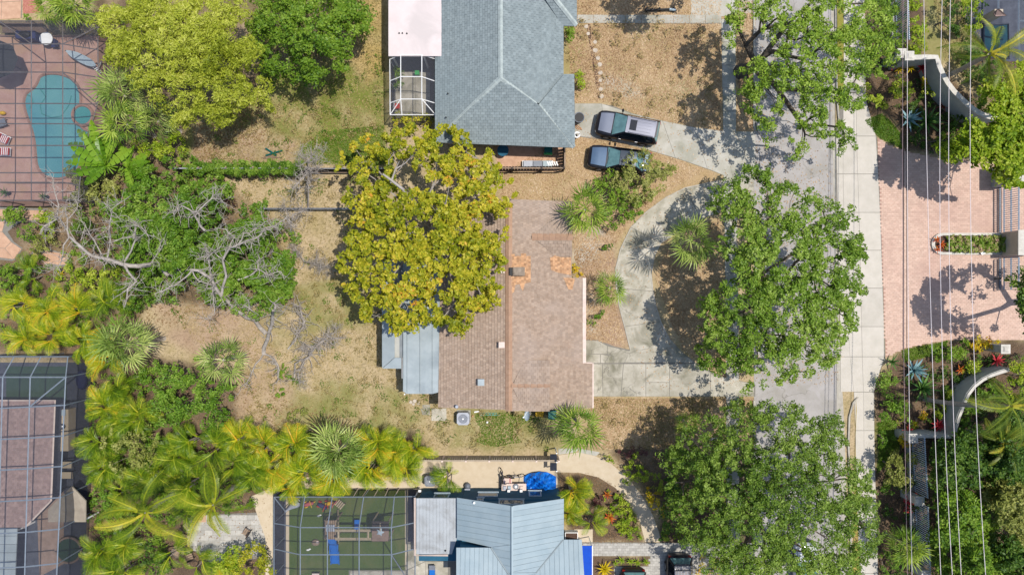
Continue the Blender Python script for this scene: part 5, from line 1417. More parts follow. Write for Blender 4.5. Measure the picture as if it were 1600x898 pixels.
for sx in (-.16, .16):
    for sy in (-.16, .16): obox('leg', t, (c0.x + sx, c0.y + sy, .18), (.04, .04, .37), M['white'])
t = thing('propane_tank', 'white gas tank at the left corner of the grey shingle house', 'tank', tuple(P(687, 203)))
c0 = P(686.5, 202, .8); mb = MB(); mb.cyl((c0.x, c0.y, 0), .3, .8, 14); mb.ball((c0.x, c0.y, .8), .3, .3, .16, 14, 6); mb.build('tank', M['grey_plastic'], t, smooth=True); mb = MB(); mb.cyl((c0.x, c0.y, .92), .07, .1, 8); mb.build('valve', M['white'], t)
# lower side yard clutter
t = thing('tarp_pile', 'heap of goods under a bright blue crumpled tarp by the lower house', 'tarp', tuple(P(843, 752)))
mb = MB(); nx_, ny_ = 22, 12; x0, y0 = P(817, 764).x, P(0, 766).y
vs = []
for j in range(ny_):
    for i in range(nx_):
        u, v = i / (nx_ - 1), j / (ny_ - 1)
        px = 818 + 51 * u; py = 764 - 25 * v
        lim = 14 + 15 * math.sin(math.pi * min(1, u * .9 + .05)) ** .5
        py = 764 - lim * v
        e = math.sin(math.pi * min(max(u, 0), 1)) ** .5 * math.sin(math.pi * (v * .9 + .05)) ** .5
        zz = e * (.75 + .25 * math.sin(u * 9 + v * 5) + .22 * math.sin(u * 23 - v * 13) + .12 * math.sin(u * 37 + v * 29)) + .02
        p = P(px, py, 0); vs.append((p.x, p.y, zz))
mb.add(vs, [(j * nx_ + i, j * nx_ + i + 1, (j + 1) * nx_ + i + 1, (j + 1) * nx_ + i) for j in range(ny_ - 1) for i in range(nx_ - 1)]); mb.build('tarp', M['blue_tarp'], t)
def bicycle(label, px, py, rz, fm):
    t = thing('bicycle', label, 'bicycle', tuple(P(px, py)), 'bicycles leaning by the lower house', rz)
    for x in (-.5, .5):
        mb = MB(); mb.tube([(x + .31 * math.cos(k * math.pi / 9), .0 + .04 * math.sin(k), .34 + .31 * math.sin(k * math.pi / 9)) for k in range(19)], .025, 5, cap=False); mb.build('wheel', M['rubber'], t, local=True)
    mb = MB()
    for a, b in (((-.5, 0, .34), (-.15, 0, .75)), ((-.15, 0, .75), (.35, 0, .8)), ((-.15, 0, .75), (-.05, 0, .32)), ((-.05, 0, .32), (.35, 0, .8)), ((.35, 0, .95), (.5, 0, .34)), ((-.5, 0, .34), (-.05, 0, .32))): mb.tube([a, b], .025, 5)
    mb.build('frame', fm, t, local=True)
    mb = MB(); mb.box((-.18, 0, .86), (.26, .14, .06)); mb.build('saddle', M['black'], t, local=True)
    mb = MB(); mb.tube([(.3, -.3, 1.0), (.36, 0, .98), (.3, .3, 1.0)], .022, 5); mb.build('handlebar', M['black'], t, local=True)
bicycle('bicycle with pale frame at the right of the two bicycles by the lower house', 804, 741, R(4), M['grey_plastic'])
bicycle('bicycle with dark frame at the left of the two bicycles by the lower house', 787, 744, R(-72), M['navy'])
t = thing('workbench', 'white bench with a round fan and tools by the dark teal wall', 'bench', tuple(P(800, 757)))
c0 = P(803, 757); obox('top', t, (c0.x, c0.y, .7), (1.9, .6, .06), M['offwhite'])
for sx in (-.85, .85):
    for sy in (-.24, .24): obox('leg', t, (c0.x + sx, c0.y + sy, .34), (.06, .06, .68), M['wood'])
mb = MB(); mb.cyl((c0.x + .15, c0.y + .1, .74), .22, .1, 16); mb.build('fan', M['mid_grey'], t); mb = MB(); mb.cyl((c0.x + .15, c0.y + .1, .84), .1, .04, 12); mb.build('fan_hub', M['white'], t)
for k, (dx, m_) in enumerate(((-.7, 'grey_plastic'), (-.35, 'dish'), (.6, 'offwhite'))): obox('tool_box', t, (c0.x + dx, c0.y, .8), (.24, .3, .16), M[m_])
t = thing('white_crate', 'white crate with a dark panel left of the bicycles', 'crate', tuple(P(790, 748)))
c0 = P(793, 750); obox('crate', t, (c0.x, c0.y, .25), (.7, .6, .5), M['offwhite']); obox('panel', t, (c0.x - .45, c0.y + .02, .3), (.08, .62, .6), M['black']); obox('strap', t, (c0.x + .2, c0.y, .51), (.08, .6, .02), M['pink'])
t = thing('meter_box', 'small grey pump with white box against the teal wall', 'pump', tuple(P(731, 764)))
c0 = P(731, 757); mb = MB(); mb.ball((c0.x, c0.y, .3), .26, .26, .3); mb.build('pump', M['mid_grey'], t, smooth=True); c1 = P(731, 766); obox('box', t, (c1.x, c1.y + .1, .35), (.42, .4, .5), M['grey_plastic'])
# side gate at the end of the yard
gt = thing('side_gate', 'dark blue-grey gate of two panels at the right end of the lower side yard', 'gate', tuple(P(868, 725)))
for y0, y1 in ((709, 721.5), (722.5, 735)):
    a = P(859, y0, 1.6); b = P(870, y1, 1.6); mb = MB(); mb.slab3([P(859.5, y0, 1.2), P(870, y0, 1.75), P(870, y1, 1.75), P(859.5, y1, 1.2)], .04); mb.build('panel', M['teal_wall'] if False else M['dark_deck'], gt)
for y in (708, 722, 736):
    a = P(870, y, 1.8); mb = MB(); mb.tube([Vector((a.x, a.y, 0)), a], .05, 6); mb.build('post', M['white'], gt)
# panel fence along the north side of the lower yard
pf = thing('panel_fence', 'weathered panel fence with pale cap rail along the lower side yard', 'fence', tuple(P(770, 708)))
xs = [655, 694, 730, 765.5, 801, 837, 871]
hF = 1.5
yF = P(0, 711.5).y
for x0, x1 in zip(xs[:-1], xs[1:]):
    a, b = P(x0 + .5, 711).x, P(x1 - .5, 711).x
    nb = int((b - a) / .16)
    me_ = MB(); me_.box((0, 0, hF / 2), (.15, .03, hF)); me_ = me_.mesh('board', M['fence_board']) if x0 == xs[0] else bme2
    bme2 = me_
    for k in range(nb):
        o = newobj('board', bme2, pf); o.location = Vector((a + (b - a) * (k + .5) / nb, yF, 0)) - wloc(pf)
    mb = MB(); mb.box(((a + b) / 2, yF, hF + .03), (b - a, .12, .05)); mb.build('cap_rail', M['fence_board'], pf)
for x in xs:
    a = P(x, 711); mb = MB(); mb.box((a.x, yF - .03, .82), (.13, .13, 1.64)); mb.build('post', M['offwhite'], pf)
# wooden fence of the north yard and the low rail fence
nf = thing('slat_fence', 'dark slatted wooden fence with pale rail below the green strip of the north yard', 'fence', tuple(P(500, 268)))
me_ = MB(); me_.box((0, 0, .85), (.15, .025, 1.7)); bm3 = me_.mesh('board', M['dark_wood'])
a, b = P(285, 270), P(615, 268)
nb = 100
for k in range(nb):
    o = newobj('board', bm3, nf); p = a.lerp(b, (k + .5) / nb); o.location = p - wloc(nf)
for z_, dy in ((1.62, .06), (.5, -.06)):
    mb = MB(); mb.box(((a.x + b.x) / 2, a.y + dy, z_), (b.x - a.x, .07, .09)); mb.build('rail', M['grey_plastic'] if z_ > 1 else M['wood'], nf)
for k in range(9):
    p = a.lerp(b, k / 8); mb = MB(); mb.box((p.x, p.y + .1, .9), (.11, .11, 1.8)); mb.build('post', M['wood'], nf)
lf = thing('rail_fence', 'low grey-green wire fence with round top rail across the dry back yard', 'fence', tuple(P(480, 329)))
a, b = P(412, 328), P(560, 328)
for z_ in (1.0, .55, .15):
    mb = MB(); mb.tube([(a.x, a.y, z_), (b.x, b.y, z_)], .05 if z_ > .9 else .015, 6); mb.build('rail', M['mid_grey'] if z_ > .9 else M['grey_alu'], lf)
for k in range(5):
    p = a.lerp(b, k / 4); mb = MB(); mb.tube([p, p + Vector((0, 0, 1.05))], .04, 6); mb.build('post', M['mid_grey'], lf)
for k in range(60):
    pass
mb = MB()
for k in range(74):
    p = a.lerp(b, (k + .5) / 74); mb.tube([(p.x, p.y, .1), (p.x, p.y, 1.0)], .012, 3, cap=False)
o = mb.build('wire_mesh', M['grey_alu'], lf); o['kind'] = 'stuff'

# ---------------------------------------------------------------- east side: walls, iron fences, gate, planter, cables
def curved_wall(name, label, pts, h_, th, cat='wall', caps_n=10):
    """pts: plan pixels along the outer face at ground level"""
    t = thing(name, label, cat, tuple(P(*pts[len(pts) // 2])))
    g_ = [Vector((*p, 0)) for p in G(pts)]
    def offs(k, d):
        a, b = g_[max(k - 1, 0)], g_[min(k + 1, len(g_) - 1)]
        n_ = (b - a).normalized(); return g_[k] + Vector((-n_.y, n_.x, 0)) * d
    mb = MB()
    for k in range(len(g_) - 1):
        q_ = [offs(k, 0), offs(k + 1, 0), offs(k + 1, th), offs(k, th)]
        mb.prism([(p.x, p.y) for p in q_], 0, h_)
    mb.build('wall_body', M['grey_wall'], t)
    for k in range(len(g_) - 1):
        q_ = [offs(k, -.05), offs(k + 1, -.05), offs(k + 1, th + .05), offs(k, th + .05)]
        mb = MB(); mb.prism([(p.x, p.y) for p in q_], h_ + .002, h_ + .09); mb.build('cap_stone', M['wall_cap'], t)
    return t
TW = [(1398, 112), (1412, 112), (1428, 112), (1443, 112), (1448, 128), (1455, 146), (1464, 160), (1476, 173), (1488, 183), (1500, 190), (1512, 194), (1524, 197)]
def up2ground(pts, h_):  # top-edge pixels to ground pixels
    return [tuple((800 + (x - 800) * (H - h_) / H, 449 + (y - 449) * (H - h_) / H)) for x, y in pts]
wt = [(1418, 93), (1432, 93), (1448, 92.5), (1461, 92), (1464, 104), (1470, 118), (1478, 132), (1488, 145), (1500, 157), (1512, 168), (1524, 177), (1538, 184), (1556, 188)]
w1 = curved_wall('curved_wall', 'curved grey-green stucco wall with white cap in the upper right garden', up2ground(wt, 2.2), 2.2, .26)
wb_ = [(1423, 677), (1440, 678), (1458, 678), (1476, 679), (1489, 679), (1490, 668), (1495, 650), (1502, 632), (1510, 614), (1520, 601), (1534, 590), (1548, 583), (1562, 578), (1576, 574)]
w2 = curved_wall('curved_wall', 'curved grey stucco wall with pale cap under the coconut fronds in the lower right garden', up2ground(wb_, 1.9), 1.9, -.3)
for nm, lab, x, y, h_ in (('wall_pier', 'grey pier at the corner where the lower curved wall meets the iron fence', 1426, 684, 2.0), ('wall_pier', 'pale pier in the middle of the lower iron fence', 1436, 782, 2.0), ('wall_pier', 'pale pier at the bottom end of the lower iron fence', 1446, 897, 2.0), ('wall_pier', 'cream pier at the inner end of the upper curved wall', 1420, 88, 2.3), ('wall_pier', 'grey pier at the end of the lower curved wall near the forecourt', 1570, 545, 2.2), ('wall_pier', 'pale pier at the lower end of the upper iron fence', 1408, 84, 2.2)):
    t = thing(nm, lab, 'pier', tuple(P(x, y))); c0 = P(x, y, h_)
    t.location = (c0.x, c0.y, 0)
    mb = MB(); mb.box((0, 0, h_ / 2), (.55, .55, h_)); mb.build('pier_body', M['grey_wall'], t, local=True)
    mb = MB(); mb.box((0, 0, h_ + .06), (.7, .7, .1)); mb.box((0, 0, h_ + .15), (.5, .5, .1), taper=.5); mb.build('cap_stone', M['wall_cap'], t, local=True)
def iron_fence(label, x0, y0, x1, y1, h_, step):
    """x0.. are pixels of the top rail"""
    a, b = P(x0, y0, h_), P(x1, y1, h_)
    t = thing('iron_fence', label, 'fence', ((a.x + b.x) / 2, (a.y + b.y) / 2, 0))
    n_ = int((b - a).length / step)
    mb = MB(); mb.tube([(0, 0, .2), (0, 0, h_ + .08)], .034, 4); me_ = mb.mesh('picket', M['picket'])
    for k in range(n_ + 1):
        o = newobj('picket', me_, t); p = a.lerp(b, k / n_); o.location = (p.x - t.location.x, p.y - t.location.y, 0)
    for z_ in (h_, .42):
        mb = MB(); mb.tube([(a.x, a.y, z_), (b.x, b.y, z_)], .045, 4); mb.build('rail', M['iron'], t)
    mb = MB(); mb.prism([(a.x - .3, a.y), (a.x - .08, a.y), (b.x - .08, b.y), (b.x - .3, b.y)], 0, .3); mb.build('plinth', M['grey_wall'], t)
    return t
iron_fence('blue-grey iron picket fence at the right of the lower street garden, upper bay', 1444.5, 684, 1449.5, 777, 2.0, .155)
iron_fence('blue-grey iron picket fence at the right of the lower street garden, lower bay', 1450, 792, 1453.5, 893, 2.0, .155)
iron_fence('blue-grey iron picket fence among the hedges at the upper right', 1418, -20, 1420.5, 62, 2.0, .16)
# gate and pier
gtt = thing('driveway_gate', 'pale blue-grey sliding gate at the right edge, upper leaf', 'gate', tuple(P(1590, 320)))
def gate(t, ya, yb):
    h_ = 1.8
    xg = P(1592, 300, h_).x
    a, b = P(0, ya, h_).y, P(0, yb, h_).y
    for z_ in (h_, 1.0, .25): mb = MB(); mb.tube([(xg, a, z_), (xg, b, z_)], .06, 4); mb.build('rail', M['iron'], t)
    n_ = int(abs(a - b) / .16)
    mb = MB(); mb.tube([(0, 0, .2), (0, 0, h_)], .025, 4); me_ = mb.mesh('bar', M['iron'])
    for k in range(n_ + 1):
        o = newobj('bar', me_, t); o.location = Vector((xg, a + (b - a) * k / n_, 0)) - wloc(t)
    for dx in (-.25,): mb = MB(); mb.prism([(xg + dx, a), (xg + dx + .12, a), (xg + dx + .12, b), (xg + dx, b)], .02, .1); mb.build('track', M['mid_grey'], t)
gate(gtt, 288, 360)
gt2 = thing('driveway_gate', 'pale blue-grey sliding gate at the right edge, lower leaf', 'gate', tuple(P(1590, 420)))
gate(gt2, 402, 452)
t = thing('gate_pier', 'cream pier at the right end of the forecourt planter', 'pier', tuple(P(1596, 380)))
c0 = P(1612, 379, 1.9); t.location = (c0.x, c0.y, 0); mb = MB(); mb.box((0, 0, .95), (2.0, 1.75, 1.9)); mb.build('pier_body', M['stucco_pink'], t, local=True); mb = MB(); mb.box((0, 0, 1.95), (2.15, 1.9, .1)); mb.build('cap_stone', M['wall_cap'], t, local=True)
t = thing('gate_pier', 'grey pier at the right edge above the upper gate leaf', 'pier', tuple(P(1590, 268)))
c0 = P(1592, 270, 2.3); t.location = (c0.x, c0.y, 0); mb = MB(); mb.box((0, 0, 1.15), (.9, 1.5, 2.3)); mb.build('pier_body', M['grey_wall'], t, local=True); mb = MB(); mb.box((0, 0, 2.36), (1.05, 1.65, .12)); mb.build('cap_stone', M['wall_cap'], t, local=True)
# median planter
mp_ = thing('median_planter', 'long kerbed planter with rounded left end in the pink brick forecourt', 'planter', tuple(P(1520, 380)))
out = [(1640, 364), (1472, 364)] + [(1472 - 18 * math.sin(a), 381 - 17 * math.cos(a)) for a in np.linspace(.1, math.pi - .1, 12)] + [(1472, 398), (1640, 398)]
inn = [(1640, 368), (1472, 368)] + [(1472 - 13 * math.sin(a), 381 - 12.6 * math.cos(a)) for a in np.linspace(.1, math.pi - .1, 12)] + [(1472, 394), (1640, 394)]
og, ig = G(out), G(inn)
mb = MB()
for k in range(len(og) - 1): mb.prism([og[k], og[k + 1], ig[k + 1], ig[k]], -.1, .16)
mb.build('kerb', M['wall_cap'], mp_); mb = MB(); mb.prism(ig, -.1, .06); mb.build('soil', M['soil'], mp_)
for x, lb in ((1525, 'white'),):
    t = thing('garden_lamp', 'small white ground lamp on the lower kerb of the forecourt planter', 'lamp', tuple(P(x + 5, 394)))
    c0 = P(1530, 393); mb = MB(); mb.box((c0.x, c0.y, .3), (.28, .5, .05), .5); mb.build('lamp_head', M['white'], t); mb = MB(); mb.cyl((c0.x - .2, c0.y, .1), .03, .2, 6); mb.build('stem', M['black'], t)
# overhead cables: straight in plan, sagging between poles outside the frame
CAB = [('pale overhead cable farthest left over the east pavement', 1411, 1410.5, 1418, 5.6, .014, 'wire_dark'), ('thin pale overhead cable just right of the leftmost one', 1418, 1418, 1425, 6.0, .017, 'wire'),
       ('overhead cable third from the left above the iron fence', 1443.5, 1450, 1470, 8.0, .017, 'wire'), ('overhead cable fourth from the left', 1472, 1468.5, 1488, 8.6, .017, 'wire'),
       ('overhead cable fifth from the left', 1485, 1482.5, 1502, 8.6, .017, 'wire'), ('overhead cable farthest right over the gardens', 1518, 1516.5, 1540, 8.8, .017, 'wire')]
for lb, xa, xm_, xb, z0, r_, m_ in CAB:
    z1 = z0
    Xm = (xm_ - 800) * (H - z1) / F
    pts = []
    for yy in np.linspace(-160, 1060, 25):
        px = float(np.interp(yy, [-160, 0, 300, 898, 1060], [xa + (xa - xm_) * .8, xa, xm_, xb, xb + 8]))
        if yy < 0: px = xa + (xa - xm_) * (-yy / 400)
        px = np.polyval(np.polyfit([0, 330, 898], [xa, xm_, xb], 2), yy)
        z = H - Xm * F / (px - 800)
        pts.append((Xm, (449 - yy) * (H - z) / F, z))
    t = thing('overhead_cable', lb, 'cable', (Xm, 0, 0), 'overhead cables along the street')
    mb = MB(); mb.tube(pts, r_, 5); mb.build('cable', M[m_], t)
# pool corner at the upper right
sheet('pool_surround', [(1508, -60), (1680, -60), (1680, 96), (1560, 96), (1508, 40)], M['dark_deck'], .012)
t = thing('swimming_pool', 'small blue pool behind the coconut palm in the upper right corner', 'pool', tuple(P(1565, 55)))
mb = MB(); mb.prism(G([(1536, 40), (1575, 38), (1576, 92), (1548, 90), (1536, 70)]), -.1, .04); mb.build('water', M['dark_water'], t)
mb = MB(); mb.tube([Vector((*p, .05)) for p in G([(1536, 40), (1575, 38), (1576, 92), (1548, 90), (1536, 70), (1536, 40)])], .1, 5); mb.build('coping', M['dark_deck'], t)
bars = [(P(1592, -30, 2.6), P(1591.5, 60, 2.6)), (P(1591.5, 60, 2.6), P(1594, 104, 2.6)), (P(1592, 33, 2.6), P(1640, 33, 3.2)), (P(1560, -20, 3), P(1560, 14, 3)), (P(1591.5, 60, 2.6), P(1640, 60, 3.2))]
cage('pool_cage', 'corner of a pale screen cage at the upper right edge', P(1600, 40), bars, [[P(1592, -30, 2.6), P(1591.5, 60, 2.6), P(1640, 60, 3.2), P(1640, -30, 3.2)], [P(1591.5, 60, 2.6), P(1594, 104, 2.6), P(1640, 104, 3.2), P(1640, 60, 3.2)]], M['grey_alu'], M['screen'], .1)
t = thing('brick_shed', 'small pitched brown roof behind the coconut palm in the upper right corner', 'shed', tuple(P(1553, 22)))
z_ = 2.4
mb = MB(); mb.slab3([P(1552, 20, z_ - .5), P(1560, 13, z_), P(1573, 24.5, z_ - .6), P(1556, 26, z_ - .6)], .08); mb.build('roof', M['red_tile'], t)
p = P(1560, 20, 1.5); mb = MB(); mb.box((p.x, p.y, .8), (.7, .45, 1.6)); mb.build('wall', M['wall'], t)
# ---------------------------------------------------------------- cars
def car(label, cat, loc, rz, kind, paint, low=None):
    suv = kind == 'suv'
    L2, W2 = (2.42, .98) if suv else (2.4, .91)
    zh, zroof = (1.12, 1.76) if suv else (.92, 1.42)
    t = thing('parked_car', label, cat, (loc[0], loc[1], .035), None, rz)
    st = [(-L2, .66, .62), (-L2 + .06, .8, .74), (-L2 + .25, .93, .86), (-L2 + .6, .98, .94), (-1.1, 1.0, 1.0), (-.4, 1.0, 1.02), (.8, 1.0, 1.03), (1.6, .99, 1.03), (L2 - .25, .95, 1.0), (L2 - .06, .86, .9), (L2, .74, .7)]
    ring_n = 11
    mb = MB()
    prof = [(-.86, .24), (-.97, .34), (-1.0, .62), (-.985, .86), (-.9, .97), (-.45, 1.01), (0, 1.03), (.45, 1.01), (.9, .97), (.985, .86), (1.0, .62), (.97, .34), (.86, .24)]
    m = len(prof)
    vs = []
    for x, ww, zt in st:
        for a, b in prof: vs.append((x, a * W2 * ww, .2 + (b - .2) * zh * zt if b > .3 else .26))
    fs = [(i * m + k, i * m + (k + 1) % m, (i + 1) * m + (k + 1) % m, (i + 1) * m + k) for i in range(len(st) - 1) for k in range(m)]
    fs += [tuple(range(m - 1, -1, -1)), tuple((len(st) - 1) * m + k for k in range(m))]
    mb.add(vs, fs); mb.build('body', low or paint, t, smooth=True, local=True)
    # bonnet panel laid on the body
    zb_ = lambda x: .2 + .83 * zh * np.interp(x, [s_[0] for s_ in st], [s_[2] for s_ in st])
    xw0, xw1 = (-1.16, -.22) if suv else (-1.0, -.05)      # windscreen foot and head
    xr1, xr0 = (1.96, 2.36) if suv else (1.15, 1.85)      # rear window head and foot
    mb = MB(); xs_ = np.linspace(-L2 + .22, xw0 - .06, 7)
    rows_ = [[(x, yy * W2 * .78 * (.86 + .14 * min(1, (x + L2) / 1.0)), zb_(x) + .03 + .03 * (1 - yy * yy)) for yy in (-1, -.6, -.45, 0, .45, .6, 1)] for x in xs_]
    vv = [p for r_ in rows_ for p in r_]
    mb.add(vv, [(i * 7 + k, i * 7 + k + 1, (i + 1) * 7 + k + 1, (i + 1) * 7 + k) for i in range(6) for k in range(6)]); mb.build('bonnet', paint, t, smooth=True, local=True)
    if not suv:
        mb = MB(); mb.add([(x, yy * W2 * .76, zb_(x) + .04) for x in (1.9, 2.1, 2.3) for yy in (-1, 0, 1)], [(i * 3 + k, i * 3 + k + 1, (i + 1) * 3 + k + 1, (i + 1) * 3 + k) for i in range(2) for k in range(2)]); mb.build('boot_lid', paint, t, smooth=True, local=True)
    # cabin
    bw, tw_ = W2 * .93, W2 * (.62 if suv else .6)
    z1, z2 = zh * .98, zroof
    cb = [(xw0, -bw, z1), (xr0, -bw, z1), (xr0, bw, z1), (xw0, bw, z1), (xw1, -tw_, z2), (xr1, -tw_, z2), (xr1, tw_, z2), (xw1, tw_, z2)]
    mb = MB(); mb.add(cb, [(0, 1, 5, 4), (1, 2, 6, 5), (2, 3, 7, 6), (3, 0, 4, 7), (4, 5, 6, 7)]); mb.build('cabin_frame', M['dark_car'], t, local=True)
    mb = MB()
    rr = [[(x, yy * (tw_ + .02), z2 + .015 + .05 * (1 - yy * yy) * (1 - ((x - (xw1 + xr1) / 2) / ((xr1 - xw1) / 2)) ** 2 * .5)) for yy in (-1, -.6, 0, .6, 1)] for x in np.linspace(xw1 - .02, xr1 + .04, 6)]
    vv = [p for r_ in rr for p in r_]
    mb.add(vv, [(i * 5 + k, i * 5 + k + 1, (i + 1) * 5 + k + 1, (i + 1) * 5 + k) for i in range(5) for k in range(4)]); mb.build('roof', M['roof_grey'] if paint is M['grey_car'] else paint if suv else M['tree_shaded_roof'], t, smooth=True, local=True)
    def glass(nm, ids, mat, ins):
        p = [Vector(cb[i]) for i in ids]; c_ = sum(p, Vector()) / 4
        nn = (p[1] - p[0]).cross(p[2] - p[0]).normalized()
        if nn.dot(c_ - Vector(((xw0 + xr0) / 2, 0, 1))) < 0: nn = -nn
        mb = MB(); mb.poly([c_ + (q_ - c_) * ins + nn * .012 for q_ in p]); return mb.build(nm, mat, t, local=True)
    ws_ = glass('windscreen', (3, 0, 4, 7), M['teal_glass'], .93)
    glass('rear_window', (1, 2, 6, 5), M['teal_glass'], .88)
    for ids in ((0, 1, 5, 4), (2, 3, 7, 6)): glass('side_window', ids, M['dark_glass'], .87)
    mb = MB(); mb.tube([(xw0 + .08, -.5, z1 + .06), (xw0 + .14, .1, z1 + .1)], .012, 4); mb.tube([(xw0 + .08, .1, z1 + .06), (xw0 + .14, .6, z1 + .1)], .012, 4); mb.build('wiper', M['black'], t, local=True)
    if suv:
        mb = MB(); mb.box((xw1 + .5, 0, z2 + .075), (.5, .78, .02)); mb.build('sunroof', M['dark_glass'], t, local=True)
        for k in range(4):
            mb = MB(); mb.box((1.1, -.36 + k * .24, z2 + .066), (1.1, .03, .016)); mb.build('roof_rib', M['roof_grey'] if paint is M['grey_car'] else M['grey_plastic'], t, local=True)
        for s_ in (-1, 1):
            mb = MB(); mb.tube([(xw1 + .2, s_ * (tw_ - .03), z2 + .05), (xw1 + .3, s_ * (tw_ - .03), z2 + .1), (xr1 - .2, s_ * (tw_ - .03), z2 + .1), (xr1 - .05, s_ * (tw_ - .03), z2 + .05)], .025, 6); mb.build('roof_rail', M['roof_grey'] if paint is M['grey_car'] else M['chrome'], t, local=True)
        mb = MB(); mb.box((xr1 + .08, 0, z2 + .0), (.2, 1.1, .04)); mb.build('spoiler', M['dark_car'], t, local=True)
    for s_ in (-1, 1):
        mb = MB(); mb.ball((-.62 if suv else -.5, s_ * (W2 + .14), z1 + .06), .09, .15, .1, 8, 6); mb.tube([(-.6 if suv else -.48, s_ * W2 * .9, z1), (-.6 if suv else -.48, s_ * (W2 + .1), z1 + .05)], .03, 5); mb.build('door_mirror', M['black'], t, smooth=True, local=True)
        mb = MB(); mb.ball((-L2 + .22, s_ * W2 * .7, zh * .66), .22, .16, .09, 10, 6); mb.build('headlight', M['lamp'], t, smooth=True, local=True)
        mb = MB(); mb.box((L2 - .07, s_ * W2 * .78, zh * .72), (.14, .2, .26)); mb.build('tail_light', M['tail'], t, local=True)
        for x in (-.75, .55):
            mb = MB(); mb.box((x + .3, s_ * (W2 + .005), zh * .76), (.2, .03, .03)); mb.build('door_handle', M['chrome'], t, local=True)
        for x in (-1.45, 1.42):
            rw = .37 if suv else .33
            w_ = bpy.data.objects.new('wheel', None); col.objects.link(w_); w_.parent = t; w_.location = (x, s_ * (W2 - .09), rw)
            mb = MB(); mb.tube([(0, -.11, 0), (0, -.1, 0), (0, .1, 0), (0, .11, 0)], [rw * .86, rw, rw, rw * .86], 20); mb.build('tyre', M['rubber'], w_, local=True)
            mb = MB(); mb.tube([(0, -.125, 0), (0, .125, 0)], rw * .62, 14)
            mb.build('rim', M['mid_grey'], w_, local=True)
            mb = MB(); mb.tube([(x, s_ * (W2 + .004), rw), (x, s_ * (W2 - .05), rw)], rw * 1.16, 16); mb.build('wheel_arch', M['black'], t, local=True)
    mb = MB(); mb.box((-L2 + .01, 0, zh * .5), (.06, W2 * 1.1, .2)); mb.build('grille', M['black'], t, local=True)
    mb = MB(); mb.box((-L2 - .005, 0, zh * .38), (.03, .5, .11)); mb.build('number_plate', M['white'], t, local=True)
    return t
c0 = P(980, 200, .7); car('silver-blue estate van with roof rails and sunroof on the neighbour driveway', 'car', c0, R(-11), 'suv', M['grey_car'], M['dark_car'])
c0 = P(967, 250, .5); car('blue-grey saloon parked on leaf litter below the van, shaded by a shrub', 'car', c0, R(-7), 'sedan', M['blue_car'], M['dark_car'])
c0 = P(1062, 917, .9); c4 = car('taupe van with black roof rack at the bottom edge on the grey brick drive', 'car', c0, R(90), 'suv', M['roof_car'], M['dark_car'])
mb = MB()
for x in (-.3, .2, .7, 1.2, 1.7): mb.tube([(x, -.72, 1.9), (x, .72, 1.9)], .03, 4)
mb.build('roof_rack', M['black'], c4, local=True)
c0 = P(990, 939, .9); car('dark car whose rounded rear just shows at the bottom edge', 'car', c0, R(90), 'suv', M['dark_car'], M['dark_car'])
c0 = P(1258, 895, .6); car('white car almost hidden under the lower oak on the road', 'car', c0, R(-90), 'sedan', M['white_car'], M['white_car'])
# ---------------------------------------------------------------- foliage
def leaf_quads(pos, out, ln, wd, up=.6, droop=.0):
    """diamond leaves: pos (N,3), out (N,3) outward directions"""
    N_ = len(pos)
    nrm = out * .55 + rg.normal(0, .55, (N_, 3)); nrm[:, 2] += up
    nrm /= np.linalg.norm(nrm, axis=1)[:, None] + 1e-9
    t_ = rg.normal(0, 1, (N_, 3)); t_ -= nrm * (t_ * nrm).sum(1)[:, None]
    t_ /= np.linalg.norm(t_, axis=1)[:, None] + 1e-9
    b_ = np.cross(nrm, t_)
    s = rg.uniform(.65, 1.3, N_)[:, None]
    a = pos - t_ * s * ln * .5; c_ = pos + t_ * s * ln * .5
    m1 = pos + t_ * s * ln * .06 + b_ * s * wd * .5 - nrm * s * ln * .06
    m2 = pos + t_ * s * ln * .06 - b_ * s * wd * .5 - nrm * s * ln * .06
    v = np.stack([a, m1, c_, m2], 1).reshape(-1, 3)
    return v, np.arange(4 * N_).reshape(-1, 4)
def cluster_leaves(cl, rad, n_per, ln, wd, crand, flat=.6, up=.6):
    K = len(cl)
    d = rg.normal(0, 1, (K, n_per, 3)); d /= np.linalg.norm(d, axis=2)[:, :, None]
    d[:, :, 2] = np.where(d[:, :, 2] < -.3, -d[:, :, 2], d[:, :, 2])
    r_ = rg.uniform(.35, 1, (K, n_per, 1)) ** .6
    th = rg.uniform(0, math.pi, K)[:, None]; st_ = rg.uniform(.75, 1.7, K)[:, None]
    u_ = d[:, :, 0] * st_; w_ = d[:, :, 1] / st_
    dd = np.stack([u_ * np.cos(th) - w_ * np.sin(th), u_ * np.sin(th) + w_ * np.cos(th), d[:, :, 2] * flat], 2)
    p = cl[:, None, :] + dd * r_ * rad[:, None, None]
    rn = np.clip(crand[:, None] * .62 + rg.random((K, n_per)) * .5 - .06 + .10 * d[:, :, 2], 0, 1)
    v, f = leaf_quads(p.reshape(-1, 3), d.reshape(-1, 3), ln, wd, up)
    return v, f, rn.ravel()
